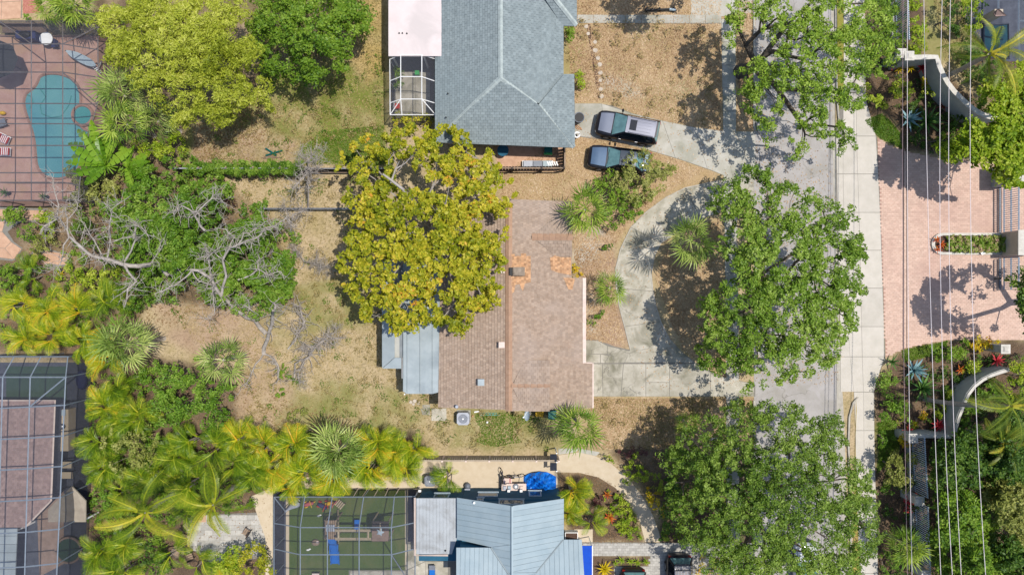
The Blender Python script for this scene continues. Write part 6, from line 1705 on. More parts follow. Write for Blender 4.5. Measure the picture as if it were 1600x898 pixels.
def lobes_clusters(lobes, n_, zt, zb, R0=None, layers=.35):
    lob = np.array(lobes, float)
    cx, cy = np.average(lob[:, 0], weights=lob[:, 2] ** 2), np.average(lob[:, 1], weights=lob[:, 2] ** 2)
    k = rg.choice(len(lob), n_, p=lob[:, 2] ** 2 / (lob[:, 2] ** 2).sum())
    a = rg.uniform(0, 2 * math.pi, n_); r_ = np.sqrt(rg.random(n_))
    px = lob[k, 0] + lob[k, 2] * r_ * np.cos(a); py = lob[k, 1] + lob[k, 2] * r_ * np.sin(a)
    Rm = R0 or np.max(np.hypot(lob[:, 0] - cx, lob[:, 1] - cy) + lob[:, 2])
    dd = np.hypot(px - cx, py - cy) / Rm
    z = zt - (zt - zb) * dd ** 2 - (r_ ** 2) * .12 * (zt - zb) + rg.normal(0, .22, n_)
    low = rg.random(n_) < layers
    z = np.where(low, z - rg.uniform(.5, 2.0, n_) * (zt - zb) / 4, z)
    z = np.maximum(z, .35)
    d_ = (H - z) / F
    return np.stack([(px - 800) * d_, (449 - py) * d_, z], 1)
def skeleton(mb, base, fork, targets, r0, n_side=5, wob=.25, rmin=.018):
    nodes = [Vector(base), Vector(fork)]; par = [-1, 0]; plen = [0, (Vector(fork) - Vector(base)).length]
    T_ = sorted([Vector(t) for t in targets], key=lambda v: (v - nodes[1]).length)
    npos = np.array([list(n_) for n_ in nodes]); 
    leafn = []
    for t in T_:
        ds = np.linalg.norm(npos[1:] - np.array(t), axis=1)
        cost = ds + .55 * np.array(plen[1:])
        j = int(np.argmin(cost)) + 1
        p = nodes[j]
        mid = p.lerp(t, .5) + Vector((random.gauss(0, wob), random.gauss(0, wob), random.gauss(.1, wob * .5))) * min(1, (t - p).length / 2)
        nodes.append(mid); par.append(j); plen.append(plen[j] + (mid - p).length)
        nodes.append(t); par.append(len(nodes) - 2); plen.append(plen[-1] + (t - mid).length)
        npos = np.vstack([npos, list(mid), list(t)]); leafn.append(len(nodes) - 1)
    cnt = [0] * len(nodes)
    for k in leafn:
        while k >= 0: cnt[k] += 1; k = par[k]
    tot = max(cnt[0], 1)
    rad = [max(rmin, r0 * (c_ / tot) ** .5) for c_ in cnt]
    for k in range(2, len(nodes)):
        j = par[k]
        mb.tube([nodes[j], nodes[k]], [min(rad[j], rad[k] * 1.35), rad[k]], n_side, random.random(), cap=False)
    return rad
def tree(name, label, lobes, base, zt, zb, ncl, rad, nper, ln, wd, mat, bark='bark', r0=.25, cat='tree', group=None, layers=.35, flat=.6, up=.6, zf=None, sk=.5, gap=.35, gs=1.2, holes=()):
    bp0 = P(*base)
    t = thing(name, label, cat, tuple(bp0), group)
    cl = lobes_clusters(lobes, ncl, zt, zb, layers=layers)
    for hx, hy, hr in holes:
        cl = cl[np.hypot(cl[:, 0] * F / (H - cl[:, 2]) + 800 - hx, 449 - cl[:, 1] * F / (H - cl[:, 2]) - hy) > hr * rg.uniform(.75, 1.15, len(cl))]
    if gap:
        cl = cl[fbm(cl[:, 0] + cl[:, 2] * .5, cl[:, 1] + cl[:, 2] * .3, gs, 300) > gap + rg.uniform(-.05, .05, len(cl))]
    rd = rg.uniform(.6, 1.3, len(cl)) * rad
    tone = np.clip((fbm(cl[:, 0], cl[:, 1], 2.6, 400) - .5) * 1.8 + .5, 0, 1) * .5 + rg.random(len(cl)) * .5
    v, f, rn = cluster_leaves(cl, rd, nper, ln, wd, tone, flat, up)
    newobj('crown', npmesh('crown', v, f, rn, mat, off=bp0), t)
    mb = MB()
    c_ = cl.mean(0)
    fk = zf or zb * .45
    fork = Vector((bp0.x * .85 + c_[0] * .15, bp0.y * .85 + c_[1] * .15, fk))
    sub = cl[rg.random(len(cl)) < sk]
    skeleton(mb, bp0, fork, sub - np.array([0, 0, .15]), r0)
    mb.build('limbs', M[bark], t)
    mb = MB()
    mb.tube([bp0 - Vector((0, 0, .1)), bp0 + Vector((0, 0, .25)), bp0.lerp(fork, .5), fork + Vector((0, 0, .1))], [r0 * 1.7, r0 * 1.25, r0 * 1.05, r0], 9, cap=False)
    mb.build('trunk', M[bark], t, smooth=True)
    return t
# big trees -------------------------------------------------------
oak1 = [(1138, 314, 32), (1180, 300, 42), (1240, 325, 42), (1300, 345, 38), (1325, 380, 26), (1168, 382, 42), (1220, 400, 65), (1290, 420, 55), (1325, 455, 26), (1112, 495, 28), (1160, 480, 55), (1230, 490, 65), (1295, 500, 40), (1122, 550, 34), (1180, 560, 45), (1240, 565, 35), (1285, 550, 24), (1160, 598, 14), (1215, 600, 10), (1340, 410, 14), (1335, 500, 12)]
tree('oak_tree', 'broad green oak between the curved driveway and the road, beside the pink forecourt', oak1, (1168, 432), 9.0, 5.0, 1350, .36, 46, .2, .1, M['lf_oak'], 'bark', .38, layers=.35, gap=.36, gs=1.1, sk=.3)
oak2 = [(1100, 700, 50), (1160, 662, 38), (1230, 662, 34), (1290, 680, 36), (1080, 760, 34), (1150, 750, 62), (1230, 750, 62), (1310, 760, 52), (1345, 800, 30), (1095, 820, 40), (1180, 840, 62), (1270, 840, 62), (1335, 850, 36), (1140, 890, 40), (1230, 895, 50), (1300, 900, 40), (1190, 640, 20), (1055, 720, 22), (1060, 790, 18), (1365, 840, 14)]
tree('oak_tree', 'broad dark green oak at the bottom, between the lower house and the right pavement', oak2, (1166, 735), 9.5, 5.2, 1550, .36, 58, .17, .085, M['lf_oak2'], 'bark', .4, layers=.35, gap=.36, gs=1.1, sk=.3)
oak3 = [(1165, 20, 30), (1235, 12, 38), (1305, 20, 45), (1365, 30, 36), (1190, 70, 38), (1262, 75, 44), (1330, 85, 40), (1175, 125, 26), (1225, 135, 40), (1285, 150, 38), (1215, 195, 32), (1268, 195, 30), (1318, 215, 24), (1245, 232, 16), (1190, 165, 24), (1380, 95, 26), (1150, 60, 16), (1330, 150, 22)]
tree('oak_tree', 'open pale oak over the road at the top, with grey limbs and pavement showing through', oak3, (1158, 112), 8.5, 5.0, 980, .34, 42, .19, .09, M['lf_oak3'], 'dark_bark', .42, layers=.3, sk=.45, gap=.41, gs=1.5)
tree('oak_tree', 'oak just beyond the top edge that shades the front garden walk', [(1075, -50, 26), (1050, -75, 34), (1110, -70, 34), (1095, -40, 14)], (1075, -70), 8.0, 6.0, 70, .55, 80, .23, .13, M['lf_oak'], 'bark', .22)
yel = [(590, 258, 48), (650, 232, 34), (700, 240, 42), (745, 265, 38), (775, 300, 30), (568, 330, 36), (620, 320, 48), (690, 325, 58), (750, 350, 44), (562, 400, 36), (615, 400, 52), (680, 410, 60), (745, 408, 44), (592, 460, 38), (640, 478, 38), (700, 478, 44), (738, 450, 40), (575, 490, 18), (622, 505, 14), (718, 508, 16), (765, 470, 18), (545, 255, 16), (540, 380, 14), (560, 445, 18), (612, 215, 18), (790, 330, 14)]
almond = tree('almond_tree', 'large yellow-green broad-leaved tree covering the west side of the brown tiled house', yel, (690, 378), 8.6, 4.6, 1250, .34, 38, .27, .15, M['lf_yel'], 'dead', .3, layers=.33, sk=.3, gap=.385, gs=.95, holes=[(628, 262, 17), (648, 284, 12), (556, 297, 13), (696, 300, 12), (712, 286, 10), (626, 418, 16), (668, 376, 9), (735, 318, 8), (606, 350, 8), (580, 428, 10), (722, 398, 8), (655, 205, 10)])
bam = [(200, 42, 42), (262, 28, 48), (330, 20, 38), (192, 75, 28), (250, 90, 56), (320, 80, 56), (290, 140, 50), (350, 140, 44), (395, 130, 26), (245, 140, 32), (340, 175, 24), (300, 60, 56), (280, 178, 20), (372, 160, 26), (380, 90, 26), (230, 15, 30), (365, 15, 25), (160, 38, 16), (410, 160, 16)]
tree('bamboo_clump', 'large feathery yellow-green bamboo clump right of the pool cage', bam, (310, 120), 8.0, 4.0, 680, .5, 95, .24, .06, M['lf_bam'], 'bark', .16, cat='bamboo', layers=.3, up=.5, sk=.12, gap=.38, gs=2.2)
mb = MB()
for pts_, r0_, r1_ in (([(655, 330, 7.2), (642, 312, 7.6), (630, 296, 7.9), (612, 282, 8.1), (598, 272, 8.2)], .15, .07), ([(612, 282, 8.1), (618, 264, 8.3), (624, 252, 8.4)], .07, .03), ([(618, 264, 8.3), (632, 256, 8.4), (646, 242, 8.5)], .05, .02), ([(622, 258, 8.3), (614, 248, 8.4)], .03, .015)):
    n_ = len(pts_); mb.tube([P(*p) for p in pts_], [r0_ + (r1_ - r0_) * i / (n_ - 1) for i in range(n_)], 6)
mb.tube([P(655, 330, 7.2), P(690, 378, 4.2)], [.15, .2], 6)
mb.build('bare_limb', M['dead'], almond, smooth=True, label='pale bare forked limb')
gr2 = [(430, 30, 40), (490, 40, 52), (540, 50, 34), (450, 85, 40), (510, 88, 40), (552, 18, 28), (405, 60, 28), (478, 112, 22), (570, 40, 14), (520, -10, 40), (450, -10, 40), (430, 110, 18)]
tree('shade_tree', 'dark green bushy tree in the north yard between the bamboo and the white porch roof', gr2, (500, 70), 6.5, 3.0, 330, .5, 80, .2, .11, M['lf_mid'], 'bark', .22, layers=.4)
g8 = [(230, 320, 36), (270, 342, 40), (310, 312, 30), (250, 382, 44), (295, 400, 36), (212, 352, 30), (200, 390, 24), (330, 350, 24), (340, 300, 24), (180, 330, 18)]
tree('green_tree', 'green bushy tree under the grey dead limbs, left of the back yard', g8, (285, 360), 5.0, 2.4, 520, .36, 56, .19, .1, M['lf_grn'], 'bark', .18, gap=.42)
g9 = [(380, 392, 42), (420, 420, 40), (405, 460, 34), (438, 448, 24), (372, 450, 34), (335, 382, 28), (420, 372, 30), (392, 352, 26), (350, 420, 34), (330, 460, 20), (445, 400, 18), (425, 480, 14)]
tree('green_tree', 'bright green bushy tree in the middle of the back yard under bare grey branches', g9, (420, 420), 4.6, 2.0, 520, .36, 56, .19, .1, M['lf_grn'], 'bark', .18, gap=.4)
t7 = [(1492, 232, 22), (1530, 232, 32), (1570, 215, 38), (1590, 248, 28), (1560, 265, 22), (1590, 170, 32), (1562, 150, 26), (1600, 120, 20), (1520, 205, 14), (1610, 205, 30), (1585, 285, 12)]
tree('shade_tree', 'bright yellow-green tree overhanging the top right of the pink forecourt', t7, (1575, 205), 7.0, 4.5, 240, .5, 80, .24, .16, M['lf_lime'], 'dark_bark', .25, sk=.6)
t17 = [('dark green tree right of the upper bay of the iron fence', [(1490, 715, 34), (1525, 700, 36), (1480, 750, 26), (1540, 740, 24)], (1515, 712), 'lf_dark'), ('dark green tree at the right edge below the curved wall', [(1580, 690, 36), (1600, 730, 34), (1565, 730, 26)], (1590, 700), 'lf_dark'),
       ('olive tree at the lower right edge beyond the farthest right cable', [(1590, 790, 34), (1560, 770, 26), (1605, 830, 30)], (1590, 780), 'lf_olive'), ('green tree between the overhead cables right of the lower iron fence', [(1500, 800, 34), (1480, 840, 24), (1525, 830, 26), (1490, 780, 20)], (1505, 800), 'lf_mid'),
       ('green tree at the bottom edge under the overhead cables', [(1490, 880, 30), (1530, 890, 36), (1560, 880, 28)], (1520, 870), 'lf_mid'), ('dark tree in the bottom right corner', [(1590, 880, 36), (1610, 910, 30), (1570, 850, 20)], (1590, 870), 'lf_dark')]
for lb, lo, ba, m_ in t17:
    tree('garden_tree', lb, lo, ba, 5.5, 2.6, 110, .55, 80, .24, .12, M[m_], 'dark_bark', .16, layers=.5)
tree('shade_tree', 'tree at the right edge whose shadow falls on the lower forecourt', [(1600, 455, 26), (1625, 470, 40), (1640, 440, 40), (1650, 500, 36), (1612, 500, 18)], (1610, 470), 8.0, 5.5, 150, .5, 80, .22, .12, M['lf_dark'], 'dark_bark', .25)
# shrubs -----------------------------------------------------------
SHR = [  # label, lobes, top height, leaves per m2 class, material
    ('tall green bush behind the lower left cage', [(250, 600, 34), (290, 618, 38), (330, 620, 34), (300, 582, 28), (262, 640, 30), (330, 650, 24), (352, 600, 16)], 3.4, 'lf_grn'),
    ('grey-olive fine-leaved bush above the coconut palm', [(190, 705, 34), (220, 700, 34), (205, 738, 28), (170, 690, 18)], 3.4, 'lf_olive'),
    ('olive shrub overhanging the blue-grey saloon', [(1000, 262, 26), (1020, 285, 28), (990, 300, 26), (1035, 262, 16), (975, 285, 18)], 3.0, 'lf_olive'),
    ('dark green shrub between the fan palm and the saloon', [(962, 290, 26), (975, 315, 28), (958, 335, 20), (990, 330, 18), (945, 285, 14)], 2.2, 'lf_mid'),
    ('low pinkish dry shrub beside the curved driveway', [(998, 318, 12), (1010, 312, 9)], 1.0, 'lf_brown'),
    ('small green sprout shrub between the two front fan palms', [(948, 385, 7), (945, 380, 5)], .5, 'lf_mid'),
    ('small yellow-green shrub at the corner of the brown roof', [(905, 422, 10), (898, 420, 6)], .9, 'lf_crot'),
    ('small green shrub below the front fan palm', [(939, 492, 7), (925, 503, 5)], .6, 'lf_grn'),
    ('bright green bush below the hedge at the left of the back yard', [(335, 285, 14), (345, 300, 12), (320, 275, 12)], 1.6, 'lf_grn'),
    ('green shrub at the left end of the low rail fence', [(408, 320, 10), (402, 328, 8)], 1.2, 'lf_grn'),
    ('green bush under the small bare tree by the rail fence', [(455, 368, 14), (462, 372, 10)], .9, 'lf_grn'),
    ('dense green bush left of the wooden fence hedge', [(270, 275, 18), (245, 262, 24), (222, 275, 22), (290, 250, 14), (200, 265, 18)], 2.4, 'lf_grn'),
    ('yellow-flecked shrub above the banana leaves', [(225, 235, 18), (250, 228, 22), (275, 232, 20), (265, 212, 14)], 2.2, 'lf_lime'),
    ('olive undergrowth around the banana leaves', [(130, 300, 22), (160, 300, 24), (120, 275, 18), (185, 290, 20), (105, 320, 14)], 1.6, 'lf_olive'),
    ('round dark green shrub beside the flagstone path', [(30, 345, 20), (45, 355, 18), (20, 335, 14)], 1.6, 'lf_mid'),
    ('yellow-green shrub between the flagstone path and the dead limbs', [(70, 345, 16), (85, 352, 14), (65, 365, 14)], 1.4, 'lf_lime'),
    ('olive shrub below the flagstone path', [(60, 385, 16), (45, 400, 12), (85, 375, 12)], 1.1, 'lf_olive'),
    ('green shrub at the left edge below the flagstone path', [(10, 430, 18), (30, 440, 16), (50, 425, 12), (-5, 415, 14)], 1.8, 'lf_mid'),
    ('green and yellow shrub below the thick dead limb', [(120, 430, 18), (150, 440, 18), (175, 425, 16), (100, 425, 12)], 1.6, 'lf_lime'),
    ('green shrub behind the dead limb tips at the left', [(125, 350, 16), (150, 365, 18), (160, 335, 18), (185, 365, 14)], 2.0, 'lf_mid'),
    ('green shrub in the middle of the left thicket', [(190, 450, 22), (215, 440, 20), (235, 460, 18), (205, 475, 16)], 2.2, 'lf_grn'),
    ('green shrub at the bottom of the left thicket beside bare dirt', [(260, 450, 24), (290, 445, 22), (320, 440, 18), (240, 435, 18)], 2.0, 'lf_grn'),
    ('green shrub at the top edge above the pool cage', [(45, 25, 10), (75, 28, 12), (110, 28, 14), (160, 15, 14), (185, 25, 14)], 1.2, 'lf_grn'),
    ('shrub growing in the screened porch corner', [(620, 130, 7), (622, 115, 6)], 1.2, 'lf_mid'),
    ('small yellow shrub below the white porch cage', [(625, 190, 14), (660, 188, 12), (642, 195, 10)], 2.0, 'lf_yel'),
    ('dark shrub at the step of the grey shingle roof', [(888, 48, 8), (893, 55, 7)], 1.2, 'lf_mid'),
    ('yellow-green shrub at the corner of the grey shingle roof', [(905, 122, 10), (908, 130, 9), (903, 112, 7)], 1.2, 'lf_lime'),
    ('yellow-green ferny bed plant beside the curved path', [(990, 735, 14), (1000, 720, 14), (985, 750, 12), (1005, 742, 10)], .9, 'lf_lime'),
    ('small lime shrub at the left end of the mulch bed under the lower oak', [(955, 713, 7), (952, 720, 5)], .8, 'lf_lime'),
    ('burgundy ground shrub at the top of the mulch bed under the lower oak', [(975, 708, 10), (990, 703, 9), (1010, 706, 10)], .6, 'lf_burg'),
    ('green and yellow shrub beside the shaded curved path', [(1015, 770, 12), (1025, 785, 12), (1035, 795, 12), (1012, 785, 8)], .9, 'lf_crot'),
    ('dark shrub under the left side of the lower oak', [(1050, 800, 22), (1065, 770, 22), (1045, 760, 16), (1040, 830, 16)], 1.2, 'lf_dark'),
    ('small round shrub at the foot of the curved path', [(1039, 837, 6)], .6, 'lf_lime'),
    ('yellow and green shrub below the lower oak beside the taupe van', [(1110, 880, 16), (1130, 890, 16), (1100, 895, 10)], 1.0, 'lf_crot'),
    ('fern clump at the middle of the mulch bed by the metal roofed house', [(968, 790, 13), (975, 780, 10)], .8, 'lf_lime'),
    ('feathery green shrub at the right of the mulch bed by the metal roofed house', [(980, 805, 14), (985, 820, 12), (975, 828, 10)], .8, 'lf_lime'),
    ('green shrub near the top of the mulch bed by the metal roofed house', [(965, 772, 9), (972, 768, 8)], .6, 'lf_grn'),
    ('burgundy shrub at the left of the mulch bed by the metal roofed house', [(935, 782, 9), (945, 775, 8), (940, 793, 8)], .5, 'lf_burg'),
    ('long bright green hedge left of the dry strip at the top right', [(1425, 20, 14), (1430, 45, 14), (1432, 70, 15), (1432, 88, 12), (1425, 0, 14), (1438, 60, 10)], 1.7, 'lf_lime'),
    ('dark hedge right of the dry strip at the top right', [(1480, 10, 14), (1485, 30, 14), (1490, 45, 10), (1495, 10, 10)], 2.0, 'lf_dark'),
    ('bright green bush beside the small brown roof at the top right', [(1515, 15, 16), (1520, 35, 14), (1510, 45, 10), (1525, 5, 12)], 2.2, 'lf_lime'),
    ('green shrub under the open oak beside the pavement, topmost', [(1370, 15, 22), (1355, 40, 16), (1390, 25, 16)], 2.0, 'lf_mid'),
    ('green shrub left of the upper iron fence', [(1385, 55, 22), (1400, 70, 18), (1370, 70, 16)], 2.0, 'lf_mid'),
    ('green shrub beside the red bromeliads', [(1375, 95, 18), (1360, 105, 14), (1395, 90, 10)], 1.5, 'lf_mid'),
    ('yellow-green round shrub in the upper street garden', [(1408, 135, 14), (1420, 140, 9), (1396, 142, 10)], 1.4, 'lf_lime'),
    ('olive shrub above the grass patch of the upper street garden', [(1362, 150, 14), (1352, 140, 8), (1375, 158, 10)], 1.2, 'lf_lime'),
    ('small croton with yellow leaves against the upper curved wall', [(1442, 128, 7), (1445, 122, 5)], .9, 'lf_crot'),
    ('lime croton below the upper curved wall', [(1452, 142, 8), (1458, 150, 6)], .8, 'lf_lime'),
    ('dark shrub at the middle of the upper street garden', [(1430, 165, 12), (1440, 160, 10), (1425, 155, 8)], .9, 'lf_dark'),
    ('dark shrub below the end of the upper curved wall', [(1490, 185, 16), (1505, 195, 14), (1475, 190, 12)], .9, 'lf_dark'),
    ('dark low shrub along the top of the forecourt', [(1440, 222, 14), (1460, 225, 16), (1425, 215, 10), (1480, 222, 14)], .8, 'lf_dark'),
    ('bright yellow-green shrub reaching over the top of the forecourt', [(1465, 232, 12), (1475, 222, 12), (1485, 238, 10)], 1.6, 'lf_lime'),
    ('green shrub behind the end of the upper curved wall', [(1545, 170, 18), (1530, 155, 14), (1560, 180, 14)], 2.0, 'lf_mid'),
    ('green round shrub at the top of the lower street garden', [(1478, 545, 16), (1495, 542, 16), (1465, 552, 10), (1510, 540, 12)], 1.2, 'lf_mid'),
    ('orange and yellow croton below the forecourt', [(1535, 540, 12), (1525, 545, 10), (1550, 536, 10)], 1.2, 'lf_crot'),
    ('lime croton row above the lower curved wall', [(1530, 562, 9), (1520, 570, 9), (1510, 576, 8), (1540, 556, 8)], 1.1, 'lf_lime'),
    ('lime croton in the middle of the lower street garden', [(1484, 612, 8), (1480, 620, 7)], .9, 'lf_lime'),
    ('lime croton left of the lower curved wall', [(1470, 640, 8), (1465, 650, 7), (1475, 632, 6)], .8, 'lf_lime'),
    ('yellow croton at the lower end of the lower street garden', [(1442, 652, 9), (1436, 660, 7)], .8, 'lf_crot'),
    ('variegated green shrub beside the piers of the lower wall', [(1420, 662, 9), (1412, 655, 7)], 1.0, 'lf_lime'),
    ('small yellow shrub beside the top of the lower iron fence', [(1413, 685, 7), (1413, 695, 5)], 1.2, 'lf_crot'),
    ('green shrub inside the lower curved wall', [(1530, 620, 14), (1545, 612, 12), (1520, 635, 12), (1560, 605, 10)], 1.2, 'lf_mid'),
    ('bright green shrub inside the corner of the lower curved wall', [(1505, 665, 14), (1512, 650, 10), (1500, 680, 10)], 1.3, 'lf_grn'),
    ('clipped green mound at the pavement edge, upper of two', [(1380, 592, 14), (1374, 605, 11), (1388, 600, 9)], 1.0, 'lf_grn'),
    ('clipped green mound at the pavement edge, lower of two', [(1392, 640, 16), (1405, 632, 14), (1388, 625, 12), (1415, 645, 10)], 1.3, 'lf_grn'),
    ('small green shrub at the pavement edge above the variegated tree', [(1380, 690, 10), (1382, 675, 8)], .8, 'lf_grn'),
    ('variegated olive tree-like shrub between the lower oak and the iron fence', [(1400, 720, 18), (1415, 735, 16), (1395, 745, 14), (1425, 715, 12), (1410, 755, 12)], 2.6, 'lf_olive'),
    ('green shrub at the bottom edge beside the pavement', [(1390, 880, 12), (1385, 895, 10), (1380, 865, 8)], .9, 'lf_mid'),
    ('burgundy shrub left of the middle pier of the iron fence', [(1422, 778, 8), (1420, 790, 6)], 1.0, 'lf_red'),
    ('green shrub at the bottom right of the iron fence', [(1462, 850, 12), (1465, 870, 12), (1460, 830, 10), (1466, 815, 8)], 1.2, 'lf_grn'),
    ('green shrub right of the upper bay of the iron fence', [(1470, 700, 14), (1468, 730, 12), (1466, 760, 10)], 1.6, 'lf_mid'),
    ('dark green shrub between the two right cables', [(1545, 800, 22), (1540, 830, 18)], 2.0, 'lf_dark'),
    ('yellow-flowering shrub between the trees at the lower right', [(1554, 773, 9), (1560, 766, 6)], 3.2, 'lf_crot'),
    ('shrub overhanging the lower gate leaf', [(1590, 440, 10), (1580, 436, 7), (1598, 428, 10)], 2.4, 'lf_mid'),
    ('green shrub at the right edge below the forecourt', [(1590, 560, 20), (1600, 590, 24), (1585, 610, 16)], 2.4, 'lf_lime'),
    ('dark bush right of the coconut fronds at the right edge', [(1590, 650, 26), (1570, 655, 18), (1605, 630, 20)], 2.2, 'lf_dark'),
    ('dark bush under the coconut fronds at the top right', [(1510, 85, 14), (1508, 110, 12), (1530, 100, 16), (1550, 115, 18)], 1.6, 'lf_dark'),
    ('yellow shrub at the bottom edge beside the terrace, right', [(400, 878, 26), (420, 888, 18), (378, 884, 20), (395, 862, 14)], 2.8, 'lf_yel'),
    ('yellow shrub at the bottom edge beside the terrace, left', [(358, 884, 20), (370, 866, 14), (345, 892, 16)], 2.4, 'lf_lime'),
    ('mixed green undergrowth between the two coconut palms', [(285, 745, 20), (300, 770, 18), (270, 720, 20), (320, 740, 18), (255, 760, 14)], 1.6, 'lf_mid'),
    ('lush green undergrowth left of the lower hedge', [(260, 695, 22), (235, 680, 20), (290, 710, 18)], 2.2, 'lf_grn'),
    ('green undergrowth at the left of the first coconut palm', [(160, 780, 18), (175, 800, 16), (150, 760, 14)], 1.8, 'lf_grn'),
    ('dark undergrowth below the first coconut palm', [(240, 860, 18), (255, 880, 16), (225, 880, 14)], 1.2, 'lf_dark'),
    ('small dark sprigs in the grass near the hedge', [(465, 672, 8), (480, 675, 8), (520, 668, 8)], .8, 'lf_dark'),
    ('grey-green weed patch in the middle of the back yard', [(470, 640, 10), (458, 650, 8)], .3, 'lf_olive'),
    ('green weed patch near the bare branches', [(445, 580, 12), (460, 595, 10), (435, 610, 10)], .3, 'lf_mid'),
    ('dark dry bush beside the low rail fence', [(355, 315, 10), (362, 325, 8)], 1.0, 'lf_burg'),
]
SH_FINE = {'lf_olive', 'lf_dark', 'lf_mid', 'lf_burg', 'lf_brown'}
for lb, lo, zt, m_ in SHR:
    area = sum(math.pi * (r_ / 20) ** 2 for _, _, r_ in lo)
    cr = .22 if zt < 1.0 else .34
    ncl = max(7, int(area * (6.0 if zt < 1 else 4.2)))
    cx = sum(x for x, _, _ in lo) / len(lo); cy = sum(y for _, y, _ in lo) / len(lo)
    d = (H - zt) / H
    b_ = (800 + (cx - 800) * d, 449 + (cy - 449) * d)
    tree('shrub', lb, lo, b_, zt, max(.25, zt * .45), ncl, cr, 48 if zt > 1 else 34, .17 if zt > 1 else .14, .09 if zt > 1 else .075, M[m_], 'bark', .05, cat='shrub', layers=.4, sk=.15)
# hedge along the wooden fence
hd = thing('hedge', 'bright green clipped hedge along the left half of the slatted wooden fence', 'hedge', tuple(P(385, 265)))
pts = np.array([[x + rg.normal(0, 2), 263 + rg.normal(0, 4.2), rg.uniform(.9, 1.75)] for x in np.linspace(292, 468, 210)])
d_ = (H - pts[:, 2]) / F
cl = np.stack([(pts[:, 0] - 800) * d_, (449 - pts[:, 1]) * d_, pts[:, 2]], 1)
v, f, rn = cluster_leaves(cl, np.full(len(cl), .3), 70, .17, .06, rg.random(len(cl)))
newobj('foliage', npmesh('foliage', v, f, rn, M['lf_grn'], off=wloc(hd)), hd)
mb = MB()
for x in np.linspace(296, 464, 22): p = P(x, 266); mb.tube([p, p + Vector((0.1, .1, 1.3))], .03, 5, cap=False)
mb.build('stems', M['bark'], hd)
# planting in the median planter
pts = np.array([[rg.uniform(1478, 1580), rg.uniform(370, 392), rg.uniform(.2, .55)] for _ in range(190)]); d_ = (H - pts[:, 2]) / F
cl = np.stack([(pts[:, 0] - 800) * d_, (449 - pts[:, 1]) * d_, pts[:, 2]], 1)
t = thing('planter_shrubs', 'low green and pink bedding filling the forecourt planter', 'bedding plants', tuple(P(1525, 381)))
v, f, rn = cluster_leaves(cl, np.full(len(cl), .2), 34, .14, .08, rg.random(len(cl)))
newobj('foliage', npmesh('foliage', v, f, rn, leafmat('bedding_leaves', [L(80, 110, 40), L(120, 150, 50), L(160, 176, 80), L(206, 160, 150)], fo=0), off=wloc(t)), t)

# ---------------------------------------------------------------- palms
def fan_mesh(seed, n_=16, spread=108, droop=.3, mat=None):
    r_ = random.Random(seed); mb = MB()
    mb.add([(0, -.025, 0), (.82, -.014, .02), (.82, .014, .02), (0, .025, 0)], [(0, 1, 2, 3)], .9)
    for k in range(n_):
        a = R(-spread + 2 * spread * k / (n_ - 1)) + r_.uniform(-.05, .05)
        ln = (.92 - .4 * abs(a / R(spread)) ** 1.4) * r_.uniform(.8, 1.12)
        d = Vector((math.cos(a), math.sin(a), 0)); s_ = Vector((-d.y, d.x, 0))
        up_ = .14 * (1 - abs(a) / R(spread)) + (.035 if k % 2 else -.035)
        p0 = Vector((.78 + .1 * math.cos(a), .1 * math.sin(a), .02)); p1 = p0 + d * ln * .5 + Vector((0, 0, up_)); p2 = p0 + d * ln + Vector((0, 0, up_ - droop * r_.uniform(.4, 1.4)))
        w1 = .034
        mb.add([p0 - s_ * .012, p1 - s_ * w1, p2, p1 + s_ * w1, p0 + s_ * .012], [(0, 1, 3, 4), (1, 2, 3)], (.25 if k % 2 else .6) + .25 * r_.random())
    return mb.mesh('frond', mat)
def pin_mesh(seed, L_=1.0, n_=22, rise=.5, droop=.75, wl=.3, wl_w=.03, hang=.12, mat=None, petiole=.14, bend=0.0):
    r_ = random.Random(seed); mb = MB()
    def pt(u): return Vector((L_ * u * (1 - .12 * u), bend * u * u, L_ * (rise * u - droop * u * u)))
    us = [i / 8 for i in range(9)]
    for i in range(8):
        a, b = pt(us[i]), pt(us[i + 1]); w0, w1 = .026 * (1 - us[i]) + .007, .026 * (1 - us[i + 1]) + .007
        mb.add([a + Vector((0, -w0, .004)), b + Vector((0, -w1, .004)), b + Vector((0, w1, .004)), a + Vector((0, w0, .004))], [(0, 1, 2, 3)], 1.0)
    for k in range(n_):
        u = petiole + (1 - petiole) * (k + .5) / n_
        p = pt(u); tg = (pt(min(u + .03, 1)) - pt(u - .03)).normalized()
        ln = wl * (math.sin(math.pi * min(1, (u - petiole) / (1 - petiole) * .86 + .12)) ** .7) * r_.uniform(.85, 1.12)
        for s_ in (-1, 1):
            sd_ = Vector((-tg.y, tg.x, 0)).normalized() * s_
            d = (sd_ * .83 + tg * .62 + Vector((0, 0, .12 + r_.uniform(-.1, .1)))).normalized()
            w_ = tg * wl_w
            m1 = p + d * ln * .5 + Vector((0, 0, .02)); e = p + d * ln - Vector((0, 0, hang * ln / wl))
            mb.add([p - w_ * .5, m1 - w_, e, m1 + w_, p + w_ * .5], [(0, 1, 3, 4), (1, 2, 3)], .05 + .85 * r_.random() * (.55 + .45 * u))
    return mb.mesh('frond', mat)
FAN = [fan_mesh(s, mat=M['lf_fan']) for s in range(4)]
FAN2 = [fan_mesh(s + 9, mat=M['lf_fan2']) for s in range(4)]
ARE = [pin_mesh(s, 1.0, 17, .55, .8, .34, .015, .1, M['lf_areca'], .2, bend=.14 * (s - 1)) for s in range(3)]
AREG = [pin_mesh(s + 5, 1.0, 17, .55, .8, .34, .015, .1, M['lf_areca_g'], .2, bend=.14 * (s - 1)) for s in range(3)]
COC = [pin_mesh(s + 20, 1.0, 40, .4, .66, .19, .0075, .1, M['lf_coco'], .14, bend=.2 * (s - 1.5)) for s in range(4)]
